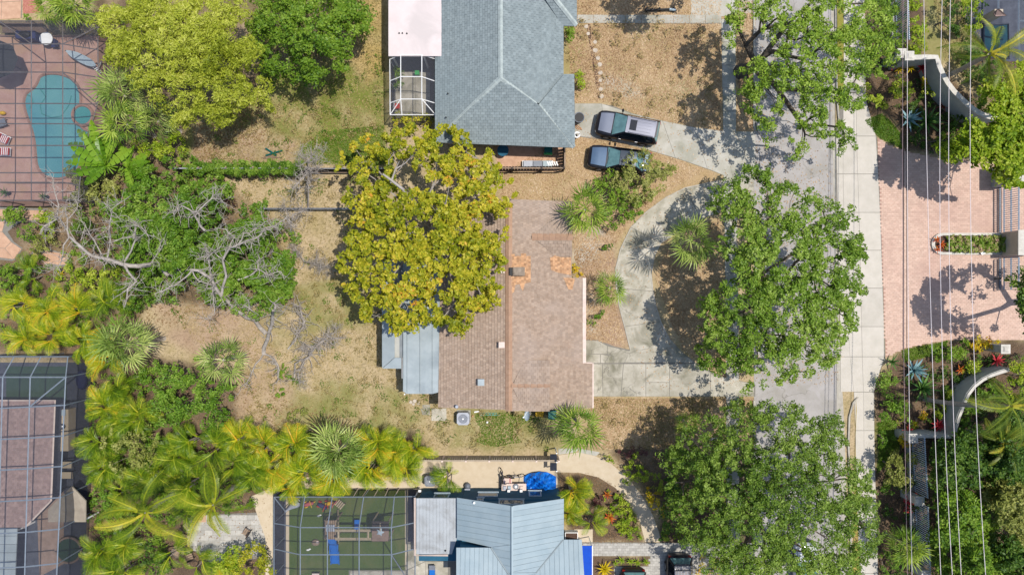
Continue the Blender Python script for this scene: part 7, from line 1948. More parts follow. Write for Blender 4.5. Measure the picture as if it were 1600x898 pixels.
COCD = [pin_mesh(s + 20, 1.0, 40, .4, .66, .19, .0075, .1, M['lf_coco_d'], .14, bend=.2 * (s - 1.5)) for s in range(4)]
def frond(parent, me, loc, az, el, s_, roll=0.0, name='frond'):
    o = newobj(name, me, parent)
    o.matrix_local = Matrix.Translation(loc) @ Matrix.Rotation(az, 4, 'Z') @ Matrix.Rotation(-el, 4, 'Y') @ Matrix.Rotation(roll, 4, 'X') @ Matrix.Scale(s_, 4)
    return o
def palm(name, label, px, py, z, n_, len_, meshes, base=None, el0=75, el1=-25, r_t=.16, group=None, cat='palm', trunk='palm_trunk', lenj=.2, cat_top=.25):
    top = P(px, py, z)
    b_ = P(*base) if base else Vector((top.x, top.y, 0))
    t = thing(name, label, cat, tuple(b_), group)
    a0 = random.random() * 6
    for k in range(n_):
        u = (k + .5) / n_
        el = R(el0 + (el1 - el0) * u ** .85 + random.uniform(-12, 12))
        az = a0 + k * 2.39996 + random.uniform(-.35, .35)
        s_ = len_ * (.72 + .28 * math.sin(math.pi * min(1, u * .8 + .25))) * random.uniform(1 - lenj, 1 + lenj * .5)
        frond(t, meshes[k % len(meshes)], top - b_ + Vector((math.cos(az) * .08, math.sin(az) * .08, cat_top * (1 - u))), az, el, s_, random.uniform(-.5, .5) * (2 if len_ > 2.2 else 1))
    mb = MB(); n_s = 7
    pts = [b_.lerp(top, i / n_s) + Vector((0, 0, 0)) for i in range(n_s + 1)]
    mid = (b_ - top); mid.z = 0
    pts = [p + mid * (.25 * math.sin(math.pi * i / n_s)) * (1 if base else 0) for i, p in enumerate(pts)]
    mb.tube(pts, [r_t * 1.25] + [r_t] * (n_s - 1) + [r_t * .8], 8); mb.build('trunk', M[trunk], t, smooth=True)
    return t
palm('fan_palm', 'big pale fan palm between the yellow palms and the bare yard', 200, 537, 5.0, 21, 1.5, FAN, el0=85, el1=-35)
palm('fan_palm', 'sparse fan palm with yellow stalks beside the bare branches', 350, 562, 3.8, 12, 1.3, FAN, el1=-30)
palm('fan_palm', 'pale fan palm in the hedge along the lower side of the back yard', 530, 702, 5.0, 21, 1.5, FAN, el0=85, el1=-30)
palm('fan_palm', 'green fan palm at the lower right corner of the brown house', 902, 663, 4.2, 19, 1.35, FAN2, el0=85, el1=-30)
palm('fan_palm', 'fan palm on the island inside the curved driveway', 1078, 376, 4.8, 18, 1.3, FAN, el0=85, el1=-30)
palm('fan_palm', 'fan palm at the upper right corner of the brown house', 914, 328, 4.2, 19, 1.35, FAN2, el0=85, el1=-30)
palm('fan_palm', 'low fan palm in front of the white gutter beside the curved driveway', 953, 450, 2.2, 16, 1.05, FAN2, el0=85, el1=-15, r_t=.14)
palm('fan_palm', 'small bright fan palm in the shade at the edge of the lower oak', 1072, 660, 2.4, 16, .7, FAN2, el1=-15, r_t=.1)
palm('fan_palm', 'fan palm clump right of the pool cage, upper', 195, 150, 4.0, 20, 1.35, FAN, el1=-25)
palm('fan_palm', 'fan palm clump right of the pool cage, lower left', 200, 195, 3.6, 18, 1.25, FAN2, el1=-25)
palm('fan_palm', 'fan palm right of the lower banana leaves by the bamboo', 248, 190, 3.2, 16, 1.1, FAN, el1=-25)
palm('fan_palm', 'small fan palm at the top edge above the pool cage', 118, 8, 3.0, 26, 1.2, FAN2, el1=-20)
palm('fan_palm', 'small fan palm beside the pebble bed at the top edge', 85, 12, 2.6, 20, .95, FAN2, el1=-20)
palm('fan_palm', 'fan palm left of the lower iron fence near the bottom', 1412, 850, 2.4, 22, 1.05, FAN2, el1=-20, r_t=.1)
# coconut palms
palm('coconut_palm', 'yellow-green coconut palm beside the lower left cage', 228, 800, 7.0, 13, 3.3, COC, el0=60, el1=-28, r_t=.16, base=(300, 752))
palm('coconut_palm', 'yellow-green coconut palm above the grey terrace', 334, 788, 6.5, 12, 3.1, COC, el0=60, el1=-28, r_t=.16, base=(380, 750))
palm('coconut_palm', 'coconut palm behind the upper curved wall', 1545, 85, 8.0, 13, 3.1, COCD, el0=50, el1=-35, r_t=.17, base=(1462, 128))
palm('coconut_palm', 'coconut palm leaning over the lower curved wall with twisted fronds', 1578, 634, 7.0, 11, 3.2, COCD, el0=45, el1=-35, r_t=.17, base=(1440, 622))
palm('coconut_palm', 'dark feathery palm in the lower right gardens', 1565, 690, 4.6, 14, 2.4, COCD, el0=50, el1=-25, r_t=.14)
# yellow areca clumps
def areca(label, px, py, z, n_, len_, meshes, group=None):
    c0 = P(px, py, z); b_ = Vector((c0.x, c0.y, 0))
    t = thing('areca_palm', label, 'palm', tuple(b_), group)
    mb = MB()
    stems = []
    for k in range(6):
        a = random.random() * 6.28; r_ = random.uniform(.1, .55)
        e = Vector((math.cos(a) * r_, math.sin(a) * r_, z * random.uniform(.4, .75)))
        stems.append(e); mb.tube([(e.x * .5, e.y * .5, 0), tuple(e)], .045, 5, cap=False)
    mb.build('stems', M['palm_trunk'], t, local=True)
    for k in range(n_):
        s_ = stems[k % 6]
        az = math.atan2(s_.y, s_.x) + random.gauss(0, 1.1)
        frond(t, meshes[k % 3], s_, az, R(random.uniform(5, 62)), len_ * random.uniform(.7, 1.2), random.uniform(-.4, .4))
    return t
ARL = [('areca palm in the far left corner of the yellow row above the lower left cage', 12, 475, 3.2, 0), ('areca palm at the left edge right above the lower left cage', 18, 528, 3.2, 0), ('areca palm above the cage, second column of the yellow row', 58, 482, 3.4, 0), ('areca palm touching the top bar of the lower left cage', 68, 528, 3.2, 0),
       ('areca palm in the third column of the yellow row, upper', 108, 488, 3.2, 0), ('areca palm in the third column of the yellow row, lower', 116, 532, 3.0, 0), ('feathery green palm left of the big pale fan palm', 150, 470, 3.4, 1), ('areca palm beside the upper right corner of the lower left cage', 158, 560, 2.8, 0),
       ('areca palm right of the lower left cage below the big pale fan palm', 168, 608, 2.8, 1), ('yellow areca palm against the right wall of the lower left cage', 152, 640, 2.8, 0), ('areca palm beside the grey-olive bush', 146, 690, 2.8, 1), ('areca palm between the tall green bush and the olive bush', 205, 655, 3.0, 1),
       ('areca palm between the olive bush and the cage wall', 150, 735, 2.6, 1), ('green palm under the left side of the first coconut palm', 180, 770, 2.4, 1), ('green palm right of the olive bush', 265, 715, 2.8, 1), ('dark palm below the first coconut palm', 262, 868, 2.4, 1), ('green palm in the corner left of the terrace', 300, 885, 2.4, 1), ('green palm below the grey-olive bush', 215, 755, 2.8, 1),
       ('areca palm at the left end of the terrace', 290, 760, 3.0, 1),
       ('green palm clump above the grey-olive bush', 178, 660, 2.8, 1),
       ('areca palm at the left end of the lower hedge', 290, 692, 3.0, 1), ('second areca palm of the lower hedge from the left', 325, 702, 3.2, 1), ('areca palm of the lower hedge below the tall green bush', 365, 690, 3.0, 0), ('areca palm in the second row of the hedge, left part', 350, 730, 3.2, 1),
       ('orange-tipped areca palm left of the hedge fan palm, upper', 405, 698, 3.0, 0), ('areca palm left of the hedge fan palm, lower', 415, 738, 3.4, 0), ('areca palm touching the hedge fan palm on its left', 455, 702, 3.0, 0), ('areca palm overhanging the play lawn cage', 470, 745, 3.4, 0), ('areca palm at the upper left corner of the play lawn cage', 440, 765, 3.2, 0),
       ('areca palm touching the hedge fan palm on its right', 580, 700, 3.0, 0), ('areca palm below the hedge fan palm', 515, 755, 3.0, 0), ('areca palm second from the right end of the hedge', 615, 715, 3.0, 0), ('yellow areca palm at the right end of the hedge', 645, 705, 2.8, 0), ('areca palm at the right end of the hedge, lower', 630, 735, 2.6, 0), ('areca palm right of the hedge fan palm, lower', 575, 735, 2.8, 0),
       ('areca palm at the bottom edge below the lower left cage', 145, 868, 2.8, 1), ('areca palm at the bottom edge left of the first coconut palm', 185, 862, 3.0, 1), ('areca palm at the bottom edge below the first coconut palm', 175, 900, 2.8, 1), ('yellow palm stems at the bottom edge of the terrace', 338, 880, 2.4, 0),
       ('yellow palm at the upper right corner of the metal roofed house', 893, 772, 2.6, 0), ('lime palm with long leaves in the mulch bed by the metal roofed house', 925, 822, 2.2, 1), ('yellow palm against the right eave of the metal roofed house', 888, 800, 1.8, 0), ('small lime palm against the teal wall', 701, 747, 2.2, 1), ('green palm in the middle of the hedge, second row', 385, 745, 3.2, 1), ('palm between the two coconut palms', 280, 800, 2.6, 1), ('green palm behind the first coconut palm', 235, 745, 3.0, 1), ('green palm tuft at the left end of the thicket', 35, 425, 2.2, 1)]
for lb, x, y, z, g_ in ARL:
    small = z < 2.5
    areca(lb, x, y, z, 15 if small else 25, 1.3 if small else 1.6, AREG if g_ else ARE)
# banana-like leaves
def banana_mesh(seed):
    mb = MB(); n_ = 7
    for s_ in (-1, 1):
        for i in range(n_ - 1):
            u0, u1 = i / (n_ - 1), (i + 1) / (n_ - 1)
            w = lambda u: .15 * math.sin(math.pi * (u * .94 + .05)) ** .6
            q_ = lambda u, e: (u, s_ * e * w(u), .12 * u - .3 * u * u + .05 * e)
            mb.add([q_(u0, 0), q_(u1, 0), q_(u1 - .02, 1), q_(u0 + .02, 1)], [(0, 1, 2, 3)], .25 + .1 * (i % 2) + .3 * (s_ > 0))
    mb.tube([(-.3, 0, -.02), (.5, 0, 0.0), (.95, 0, -.15)], [.02, .014, .006], 4, .95)
    return mb.mesh('leaf', M['lf_banana'])
BAN = [banana_mesh(1)]
for lb, x, y, z, n_, len_, a0 in (('banana plant with long leaves over the pool corner', 165, 258, 2.6, 9, 2.6, 2.4), ('banana plant between the pool cage and the fan palms', 155, 235, 2.2, 7, 2.2, 2.2), ('banana plant above the olive undergrowth', 200, 262, 2.0, 8, 2.0, .6)):
    c0 = P(x, y, z); t = thing('banana_plant', lb, 'banana plant', (c0.x, c0.y, 0))
    mb = MB(); mb.tube([(0, 0, 0), (0, 0, z)], [.14, .09], 8); mb.build('stem', M['lf_banana'], t, local=True)
    for k in range(n_): frond(t, BAN[0], Vector((0, 0, z)), a0 + (k - n_ / 2) * .42 + random.uniform(-.15, .15), R(random.uniform(-5, 35)), len_ * random.uniform(.75, 1.1), random.uniform(-.5, .5), 'leaf')
# rosettes: agaves, bromeliads, cordylines, small round plants
def blade_mesh(nm, w_, mat, curl=.25, n_=4):
    mb = MB()
    for i in range(n_):
        u0, u1 = i / n_, (i + 1) / n_
        ww = lambda u: w_ * (1 - u ** 2.2) * (.7 + .6 * u * (1 - u)) + .004
        z_ = lambda u: .25 * u - curl * u * u
        mb.add([(u0, -ww(u0), z_(u0) + .02), (u1, -ww(u1), z_(u1) + .02), (u1, 0, z_(u1)), (u0, 0, z_(u0))], [(0, 1, 2, 3)], .35 + .3 * u0)
        mb.add([(u0, ww(u0), z_(u0) + .02), (u1, ww(u1), z_(u1) + .02), (u1, 0, z_(u1)), (u0, 0, z_(u0))], [(3, 2, 1, 0)], .5 + .3 * u0)
    return mb.mesh(nm, mat)
BL = {k: blade_mesh('leaf', w_, M[m_], c_) for k, w_, m_, c_ in (('ag', .1, 'lf_agave', .1), ('agg', .085, 'lf_agave_g', .2), ('br', .12, 'lf_brom', .35), ('red', .12, 'lf_red', .4), ('lime', .11, 'lf_fern', .4), ('cro', .12, 'lf_crot', .4), ('bg', .1, 'lf_burg', .4))}
ROS = [('agave', 'blue agave in the upper street garden', 1419, 187, 24, 1.1, 'ag', .25), ('agave', 'large dark green agave right of the blue one in the upper street garden', 1447, 190, 30, 1.35, 'agg', .35), ('agave', 'blue agave in the lower street garden', 1428, 578, 24, 1.15, 'ag', .25), ('agave', 'large dark green agave below the blue one in the lower street garden', 1440, 606, 30, 1.3, 'agg', .35),
       ('agave', 'green agave at the pavement edge of the lower street garden', 1393, 565, 14, .8, 'agg', .4),
       ('bromeliad', 'dark red bromeliad at the left of the upper street garden', 1392, 103, 14, .5, 'red', .3), ('bromeliad', 'pink-red bromeliad against the upper curved wall', 1440, 106, 18, .75, 'red', .6), ('bromeliad', 'red bromeliad below the upper curved wall', 1474, 166, 14, .55, 'red', .3), ('bromeliad', 'red bromeliad near the end of the lower curved wall', 1557, 563, 18, .7, 'red', .6),
       ('bromeliad', 'yellow bromeliad beside the dark red one', 1404, 109, 16, .5, 'cro', .3), ('bromeliad', 'yellow bromeliad left of the pink-red one', 1422, 107, 16, .5, 'cro', .35), ('cordyline', 'burgundy cordyline left of the corner of the lower curved wall', 1466, 664, 22, .7, 'red', .6), ('cordyline', 'burgundy cordyline beside the pier of the lower wall', 1419, 673, 16, .55, 'red', .6),
       ('cordyline', 'orange cordyline at the right of the lower croton row', 1500, 577, 14, .5, 'br', .4), ('bromeliad', 'orange bromeliad near the top of the mulch bed by the metal roofed house', 949, 772, 14, .45, 'br', .25), ('bromeliad', 'large red bromeliad in the middle of the mulch bed by the metal roofed house', 952, 808, 22, .6, 'br', .3),
       ('round_plant', 'round green plant at the lower right corner of the mulch bed', 985, 838, 16, .38, 'lime', .3), ('round_plant', 'round green plant beside the foot of the curved path', 1001, 839, 14, .34, 'lime', .3),
       ('round_plant', 'round lime plant in the small bed above the grey brick drive, first from the left', 962, 879, 14, .36, 'lime', .3), ('round_plant', 'round lime plant in the small bed, second from the left', 971, 874, 16, .42, 'lime', .3), ('round_plant', 'round green plant in the small bed, third from the left', 985, 876, 16, .42, 'lime', .3), ('round_plant', 'round green plant in the small bed, fourth from the left', 996, 878, 16, .4, 'lime', .3), ('round_plant', 'round green plant at the right end of the small bed', 1009, 877, 16, .38, 'lime', .3),
       ('bromeliad', 'large yellow bromeliad at the left of the small bed by the blue canopy', 944, 888, 24, .75, 'cro', .3), ('bromeliad', 'orange-red bromeliad clump at the left end of the forecourt planter, upper', 1464, 374, 14, .4, 'br', .3), ('bromeliad', 'orange-red bromeliad clump at the left end of the forecourt planter, middle', 1471, 382, 16, .42, 'br', .3), ('bromeliad', 'orange-red bromeliad clump at the left end of the forecourt planter, lower', 1465, 390, 14, .4, 'br', .3),
       ('potted_plant', 'round dark potted plant at the lower edge of the pool deck, left', 8, 301, 18, .5, 'agg', .5), ('potted_plant', 'round dark potted plant at the lower edge of the pool deck, right', 68, 307, 18, .45, 'agg', .5), ('bromeliad', 'reddish bromeliad under the thick dead limb', 140, 428, 18, .6, 'bg', .3), ('yellow_palm_seedling', 'yellow seedling under the dead limbs at the left', 96, 428, 12, .4, 'cro', .3)]
for nm, lb, x, y, n_, len_, k_, z in ROS:
    c0 = P(x, y, z); t = thing(nm, lb, 'palm' if 'palm' in nm else nm.replace('_', ' '), (c0.x, c0.y, 0))
    a0 = random.random() * 6
    for k in range(n_):
        u = k / n_
        frond(t, BL[k_], Vector((0, 0, z)), a0 + k * 2.39996, R(78 - 78 * u + random.uniform(-6, 6)), len_ * (.6 + .4 * min(1, u * 1.6)) * random.uniform(.85, 1.1), random.uniform(-.2, .2), 'leaf')
    mb = MB(); mb.tube([(0, 0, 0), (0, 0, z + .03)], [.16, .08] if nm == 'potted_plant' else [.07, .05], 8); mb.build('pot' if nm == 'potted_plant' else 'stem', M['dark_deck'] if nm == 'potted_plant' else M['bark'], t, local=True)

# ---------------------------------------------------------------- dead trees: limbs traced as rising 3-D lines
def deadtree(label, limbs, twigs, base, seed, r_tw=.01):
    rr = random.Random(seed)
    b_ = P(*base); t = thing('bare_tree', label, 'dead tree', tuple(b_))
    mb = MB(); tw_ = MB()
    for pts, r0, r1 in limbs:
        n_ = len(pts); P3 = [P(x, y, z) for x, y, z in pts]
        # subdivide with a little wander
        Q = [P3[0]]
        for a, b in zip(P3[:-1], P3[1:]):
            for u in (.5, 1):
                Q.append(a.lerp(b, u) + Vector((rr.gauss(0, .05), rr.gauss(0, .05), rr.gauss(0, .05))))
        m_ = len(Q)
        rad = [.72 * (r0 + (r1 - r0) * i / (m_ - 1)) for i in range(m_)]
        mb.tube(Q, rad, 7, rr.random())
        for k in range(int(twigs * n_ * 2.0)):
            i = rr.randrange(m_ // 3, m_ - 1); u = rr.random(); p = Q[i].lerp(Q[i + 1], u)
            az = rr.random() * 6.28; ln = rr.uniform(.5, 1.6) * (1 if r0 > .04 else .7)
            d = Vector((math.cos(az), math.sin(az), rr.uniform(-.2, .7)))
            q_ = [p]; rd = [min(rad[i] * .5, .026)]
            for s_ in range(4):
                d = (d + Vector((rr.gauss(0, .45), rr.gauss(0, .45), rr.gauss(0, .3)))).normalized()
                q_.append(q_[-1] + d * ln / 4); rd.append(rd[0] * (1 - s_ / 4.5))
            tw_.tube(q_, rd, 4, rr.random(), cap=False)
            for s_ in (2, 3):
                e = q_[s_] + Vector((rr.gauss(0, .25), rr.gauss(0, .25), rr.gauss(.1, .15))); tw_.tube([q_[s_], e], [r_tw * 1.3, r_tw * .6], 3, rr.random(), cap=False)
    mb.build('limbs', M['dead'], t, smooth=True); tw_.build('twigs', M['dead'], t, kind='stuff')
    return t
deadtree('thick grey bare tree leaning left over the green thicket', [
    ([(262, 428, 2.4), (242, 411, 3.6), (215, 417, 4.6), (190, 411, 5.2), (172, 406, 5.6), (145, 400, 6.2), (128, 385, 6.6), (108, 371, 7.0)], .26, .12),
    ([(300, 440, 0), (285, 425, 1.2), (262, 428, 2.4)], .26, .24), ([(190, 411, 5.2), (200, 425, 5.3), (214, 441, 5.5), (200, 452, 5.6), (194, 480, 5.7)], .13, .06),
    ([(195, 408, 5.2), (205, 390, 5.6), (214, 372, 6), (212, 352, 6.3), (225, 360, 6.6), (236, 374, 6.8)], .1, .03), ([(214, 372, 6), (190, 372, 6.2), (168, 382, 6.4)], .06, .03),
    ([(160, 400, 5.8), (150, 380, 6.1), (132, 352, 6.5), (126, 375, 6.7)], .07, .03), ([(168, 402, 5.6), (172, 370, 6.2), (170, 345, 6.6), (175, 328, 7), (205, 306, 7.3)], .08, .03), ([(175, 328, 7), (163, 316, 7.2)], .04, .02),
    ([(108, 371, 7.0), (100, 352, 7.3), (92, 335, 7.5), (85, 300, 7.8), (84, 280, 7.9)], .09, .03), ([(92, 340, 7.4), (70, 352, 7.6), (60, 366, 7.7)], .08, .04), ([(105, 360, 7.2), (106, 340, 7.4), (100, 318, 7.7)], .08, .03), ([(104, 345, 7.3), (120, 325, 7.5), (122, 316, 7.6), (112, 305, 7.7)], .05, .02),
    ([(108, 371, 7.0), (100, 385, 7.1), (100, 400, 7.1), (90, 418, 7.2), (75, 424, 7.2)], .07, .025), ([(215, 417, 4.6), (235, 412, 4.9), (248, 395, 5.2), (252, 372, 5.5)], .06, .03)], 2.2, (300, 440), 3)
deadtree('spreading grey bare tree over the bright green tree in the back yard', [
    ([(415, 520, 0), (400, 500, .8), (385, 496, 1.8), (362, 478, 2.8), (346, 462, 3.6), (331, 437, 4.6), (318, 428, 5), (300, 422, 5.2)], .24, .14), ([(331, 437, 4.6), (326, 412, 5), (323, 398, 5.3), (310, 404, 5.5)], .09, .04),
    ([(300, 422, 5.2), (292, 432, 5.3), (275, 445, 5.4), (258, 452, 5.5), (240, 458, 5.5)], .09, .04), ([(346, 462, 3.6), (352, 430, 4.8), (350, 405, 5.4), (358, 388, 5.7), (372, 382, 5.9), (402, 370, 6.2), (413, 354, 6.4), (430, 352, 6.5), (450, 340, 6.6)], .14, .04),
    ([(372, 382, 5.9), (382, 366, 6.1), (400, 358, 6.3), (420, 343, 6.5)], .08, .03), ([(358, 388, 5.7), (364, 370, 6), (352, 358, 6.2), (338, 355, 6.3)], .07, .03), ([(350, 405, 5.4), (335, 395, 5.7), (345, 386, 5.9), (322, 405, 6)], .06, .03),
    ([(372, 437, 4.6), (392, 430, 4.9), (403, 418, 5.1), (420, 428, 5.3), (437, 425, 5.4), (444, 436, 5.5)], .09, .03), ([(403, 418, 5.1), (402, 408, 5.3), (415, 395, 5.5)], .05, .02), ([(362, 478, 2.8), (372, 470, 3.3), (385, 478, 3.6), (398, 490, 3.8)], .09, .04),
    ([(300, 422, 5.2), (310, 440, 5), (335, 445, 4.8), (334, 470, 4.6), (336, 490, 4.5), (320, 500, 4.4)], .07, .03), ([(320, 360, 4.8), (308, 345, 5.2), (300, 332, 5.5), (315, 325, 5.8), (330, 310, 6), (332, 290, 6.2)], .12, .04), ([(330, 310, 6), (345, 312, 6.1), (358, 320, 6.2)], .05, .02), ([(300, 330, 5.5), (285, 322, 5.7), (275, 325, 5.9), (270, 335, 6)], .08, .04)], 2.4, (415, 520), 5)
deadtree('small slender bare tree by the wooden fence', [([(482, 330, 0), (481, 310, 1.2), (481, 285, 2.4), (482, 268, 3.2), (484, 250, 4), (486, 238, 4.4)], .1, .04), ([(482, 268, 3.2), (470, 280, 3.5), (458, 298, 3.7)], .06, .03), ([(484, 255, 3.9), (474, 245, 4.3), (466, 240, 4.6)], .04, .02), ([(484, 255, 3.9), (498, 248, 4.3), (508, 236, 4.6)], .04, .02), ([(486, 262, 3.6), (500, 262, 3.9)], .03, .015)], 5, (482, 330), 8)
deadtree('low pale bare branches beside the rail fence', [([(458, 378, 0), (456, 360, 1.0), (452, 340, 1.8), (448, 328, 2.2)], .08, .03), ([(456, 350, 1.4), (440, 352, 1.8), (425, 356, 2)], .05, .02), ([(452, 340, 1.8), (470, 332, 2.2), (482, 328, 2.4)], .05, .02), ([(448, 335, 2), (442, 315, 2.4)], .03, .015)], 4, (458, 378), 13)
deadtree('thick broken grey trunk standing in the bare part of the back yard', [([(412, 552, .1), (418, 530, 1.2), (425, 505, 2.4), (430, 482, 3.6)], .22, .16), ([(430, 482, 3.6), (428, 472, 3.9)], .15, .1), ([(425, 505, 2.4), (440, 490, 3.2), (448, 480, 3.6)], .05, .02), ([(412, 552, .1), (400, 570, .5), (390, 590, .8), (376, 606, 1)], .1, .04), ([(412, 552, .1), (432, 560, .6), (436, 580, 1), (436, 595, 1.1)], .12, .06)], 1.6, (412, 552), 17)
deadtree('fallen pale branches on the grass left of the patio roof', [([(460, 590, .2), (462, 565, .6), (480, 560, .9), (492, 542, 1.2), (505, 532, 1.4), (518, 522, 1.6)], .1, .05), ([(480, 560, .9), (470, 570, 1), (465, 590, 1), (468, 600, 1)], .05, .02), ([(492, 542, 1.2), (478, 540, 1.3), (472, 548, 1.3)], .05, .03), ([(505, 532, 1.4), (522, 530, 1.5), (540, 525, 1.5)], .04, .02), ([(450, 545, .3), (462, 532, .6), (468, 518, .9), (475, 500, 1.0), (468, 480, 1.0), (460, 476, 1.0)], .09, .06), ([(518, 522, 1.6), (528, 512, 1.7)], .04, .02)], 5, (460, 590), 19)
deadtree('bundle of fine pale twigs at the edge of the yellow-green tree', [([(470, 420, .1), (475, 408, .4), (490, 412, .6), (505, 415, .8), (520, 416, .9)], .05, .02), ([(475, 408, .4), (466, 395, .6), (460, 390, .8)], .04, .02)], 8, (470, 420), 23)

# ---------------------------------------------------------------- ground cover
def scatter(name, n_, polys, ln, wd, mat, zr_, up, lo=0, hi=1, keep=None):
    out = []
    for poly, dens in polys:
        a = np.array(poly, float); mn, mx = a.min(0), a.max(0)
        m_ = int(n_ * dens)
        x = rg.uniform(mn[0], mx[0], m_); y = rg.uniform(mn[1], mx[1], m_)
        px_ = x + (fbm(x, y, 30, 77) - .5) * 12
        ok = inpoly(px_, y, poly) & (fbm(x, y, 26, 5) + rg.uniform(-.2, .2, m_) > lo)
        out.append(np.stack([(x[ok] - 800) * H / F, (449 - y[ok]) * H / F], 1))
    xy = np.vstack(out)
    p = np.concatenate([xy, rg.uniform(*zr_, (len(xy), 1))], 1)
    o_ = np.zeros_like(p); o_[:, 2] = 1
    v, f = leaf_quads(p, o_, ln, wd, up)
    v[:, 2] = np.maximum(v[:, 2], .006)
    o = newobj(name, npmesh(name, v, f, np.clip(fbm(xy[:, 0], xy[:, 1], 2.0, 3) * .7 + rg.random(len(f)) * .5 - .1, 0, 1), mat))
    o['kind'] = 'stuff'
    return o
YARD = [(360, 270), (600, 275), (700, 640), (860, 640), (865, 700), (660, 700), (400, 690), (370, 590), (250, 480), (380, 470)]
FRONT = [(880, -20), (1127, -20), (1127, 205), (1000, 182), (945, 160), (895, 160)]
scatter('dry_grass', 26000, [(YARD, 1.0), ([(385, -20), (604, -20), (604, 255), (280, 262), (420, 120)], .9), ([(920, 622), (1130, 622), (1060, 700), (925, 702)], .3), ([(1447, -30), (1522, -30), (1540, 120), (1556, 172), (1480, 100)], .35)], .16, .05, M['lf_grass'], (.01, .06), .2, lo=.3)
scatter('green_grass', 26000, [([(455, 256), (495, 206), (600, 196), (604, 258)], .3), ([(742, 646), (790, 644), (838, 652), (800, 672), (812, 690), (770, 698), (745, 690), (752, 668)], .14), ([(1350, 188), (1380, 178), (1405, 205), (1412, 232), (1375, 218)], .25), ([(1410, 548), (1478, 532), (1480, 548), (1415, 566)], .2), ([(1370, 660), (1398, 655), (1405, 700), (1372, 740)], .2)], .15, .05, M['lf_green_grass'], (.01, .08), .3)
scatter('fallen_leaves', 24000, [(FRONT, 1.0), ([(1055, 366), (1125, 342), (1150, 600), (1065, 545), (1022, 430)], .5), ([(780, 268), (905, 210), (985, 226), (1105, 264), (1035, 305), (985, 350), (960, 380), (893, 312), (780, 316)], .6), ([(893, 345), (955, 375), (958, 450), (980, 540), (912, 530)], .3), ([(920, 622), (1180, 622), (1180, 720), (1040, 700), (925, 702)], .8), ([(1180, 0), (1176, 200), (1152, 205), (1150, 0)], .2)], .14, .08, M['lf_litter'], (.008, .03), 1.2)
scatter('fallen_leaves', 3500, [([(890, 165), (1170, 210), (1300, 300), (1300, 600), (1000, 610), (1000, 560)], 1.0), ([(1180, 30), (1296, 30), (1310, 600), (1180, 600)], .5)], .12, .07, M['lf_litter'], (.045, .05), 2.0)
scatter('fallen_leaves', 9000, [([(130, 260), (330, 250), (460, 380), (460, 480), (330, 480), (170, 555), (0, 540), (0, 420)], 1.0), ([(140, 560), (370, 600), (660, 690), (650, 750), (430, 770), (420, 890), (140, 890)], .8), ([(300, 200), (400, 120), (420, 220), (300, 255)], .3)], .15, .08, M['lf_brown'], (.008, .03), 1.2)
scatter('mulch_chips', 9000, [([(870, 738), (930, 738), (985, 775), (1012, 850), (900, 850)], .4), ([(1350, -20), (1440, 90), (1560, 180), (1600, 240), (1415, 238), (1355, 190)], .7), ([(1370, 600), (1410, 544), (1480, 530), (1600, 540), (1600, 890), (1372, 890)], 1.0), ([(945, 705), (1150, 700), (1150, 890), (1040, 840)], .5)], .12, .05, M['lf_brown'], (.008, .03), 1.0)

def cover(name, polys, per_m2, mat, hmax, ln, wd, rad=.28, n_=30):
    out = []
    for poly in polys:
        a = np.array(poly, float); mn, mx = a.min(0), a.max(0)
        m_ = int((mx[0] - mn[0]) * (mx[1] - mn[1]) / 400 * per_m2)
        x = rg.uniform(mn[0], mx[0], m_); y = rg.uniform(mn[1], mx[1], m_)
        ok = inpoly(x, y, poly) & (fbm(x, y, 45, 61) > .33)
        x, y = x[ok], y[ok]; z = .1 + hmax * fbm(x, y, 60, 8) * rg.uniform(.4, 1.1, len(x))
        out.append(np.stack([(x - 800) * H / F, (449 - y) * H / F, z], 1))
    cl = np.vstack(out)
    tone = np.clip((fbm(cl[:, 0], cl[:, 1], 1.7, 91) - .5) * 1.9 + .45, 0, 1) * .7 + rg.random(len(cl)) * .3
    v, f, rn = cluster_leaves(cl, rg.uniform(.7, 1.3, len(cl)) * rad, n_, ln, wd, tone)
    o = newobj(name, npmesh(name, v, f, rn, mat)); o['kind'] = 'stuff'
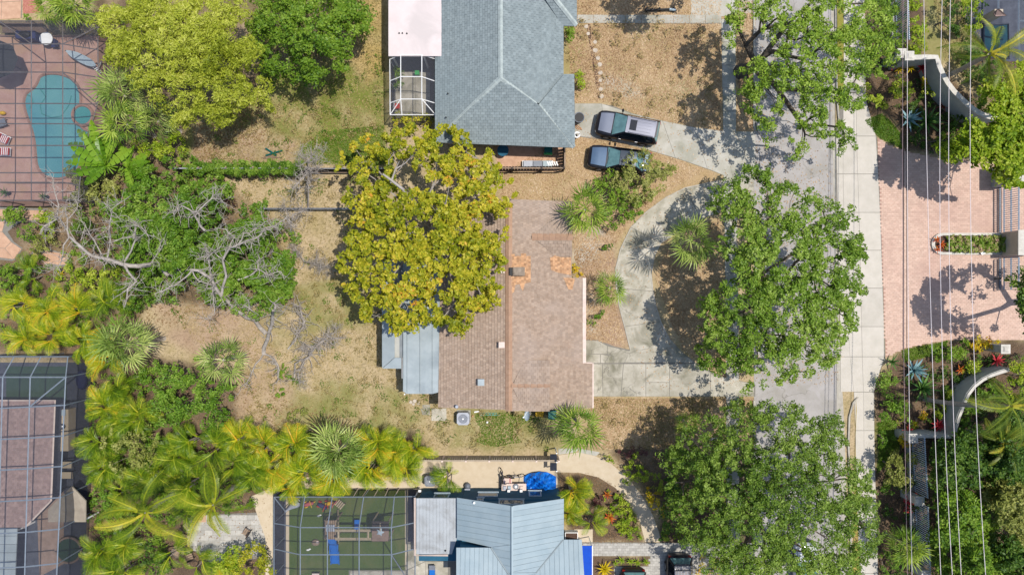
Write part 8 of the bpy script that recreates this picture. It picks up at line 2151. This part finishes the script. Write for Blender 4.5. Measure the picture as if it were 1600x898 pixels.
cover('ground_cover', [[(150, 590), (240, 570), (300, 640), (300, 690), (420, 690), (650, 690), (640, 735), (430, 758), (415, 790), (330, 800), (265, 820), (262, 890), (150, 890)]], 4.0, M['lf_mid'], 1.3, .2, .07, .34)
cover('ground_cover', [[(-10, 425), (60, 400), (110, 395), (130, 330), (190, 300), (300, 270), (340, 300), (440, 380), (445, 460), (330, 470), (250, 462), (200, 500), (150, 540), (-10, 545)]], 3.2, M['lf_mid'], .9, .18, .07, .3)
cover('ground_cover', [[(1440, 560), (1600, 540), (1610, 900), (1470, 900), (1462, 680), (1420, 640), (1400, 600)], [(1376, 700), (1440, 690), (1445, 900), (1380, 900)], [(1500, 0), (1530, 0), (1545, 130), (1510, 130)]], 3.2, M['lf_dark'], .9, .18, .08, .3)
cover('ground_cover', [[(1350, 0), (1412, 0), (1412, 85), (1390, 90), (1352, 140)], [(1400, 120), (1450, 130), (1500, 195), (1600, 205), (1600, 235), (1440, 228), (1395, 180)]], 2.8, M['lf_dark'], .7, .17, .08, .27)
cover('ground_cover', [[(1000, 745), (1060, 720), (1150, 720), (1160, 890), (1040, 835), (1030, 790)], [(945, 762), (978, 770), (1004, 832), (960, 838), (940, 800)], (955, 770, 0)[:0] or [(950, 775), (980, 780), (1000, 830), (965, 838)]], 3.6, M['lf_lime'], .6, .16, .06, .24)
cover('ground_cover', [[(1367, 588), (1400, 572), (1412, 640), (1372, 652)], [(1369, 656), (1400, 652), (1408, 770), (1374, 770)], [(1376, 850), (1400, 850), (1405, 898), (1380, 898)]], 5.0, M['lf_grn'], .7, .16, .07, .26)
cover('lawn_weeds', [YARD, [(400, 150), (600, 130), (600, 200), (480, 250), (300, 255), (330, 200)], [(880, 20), (1125, 40), (1125, 200), (1000, 180), (945, 158), (890, 155)], [(925, 624), (1120, 624), (1050, 695), (930, 700)]], 1.1, M['lf_grass'], .06, .16, .05, .3, 26)
cover('lawn_weeds', [YARD, [(400, 150), (600, 130), (600, 200), (480, 250), (300, 255), (330, 200)], [(400, 130), (604, 60), (604, 205), (480, 250)], [(430, 140), (604, 100), (604, 205), (500, 230)]], .55, M['lf_green_grass'], .06, .15, .05, .34, 26)
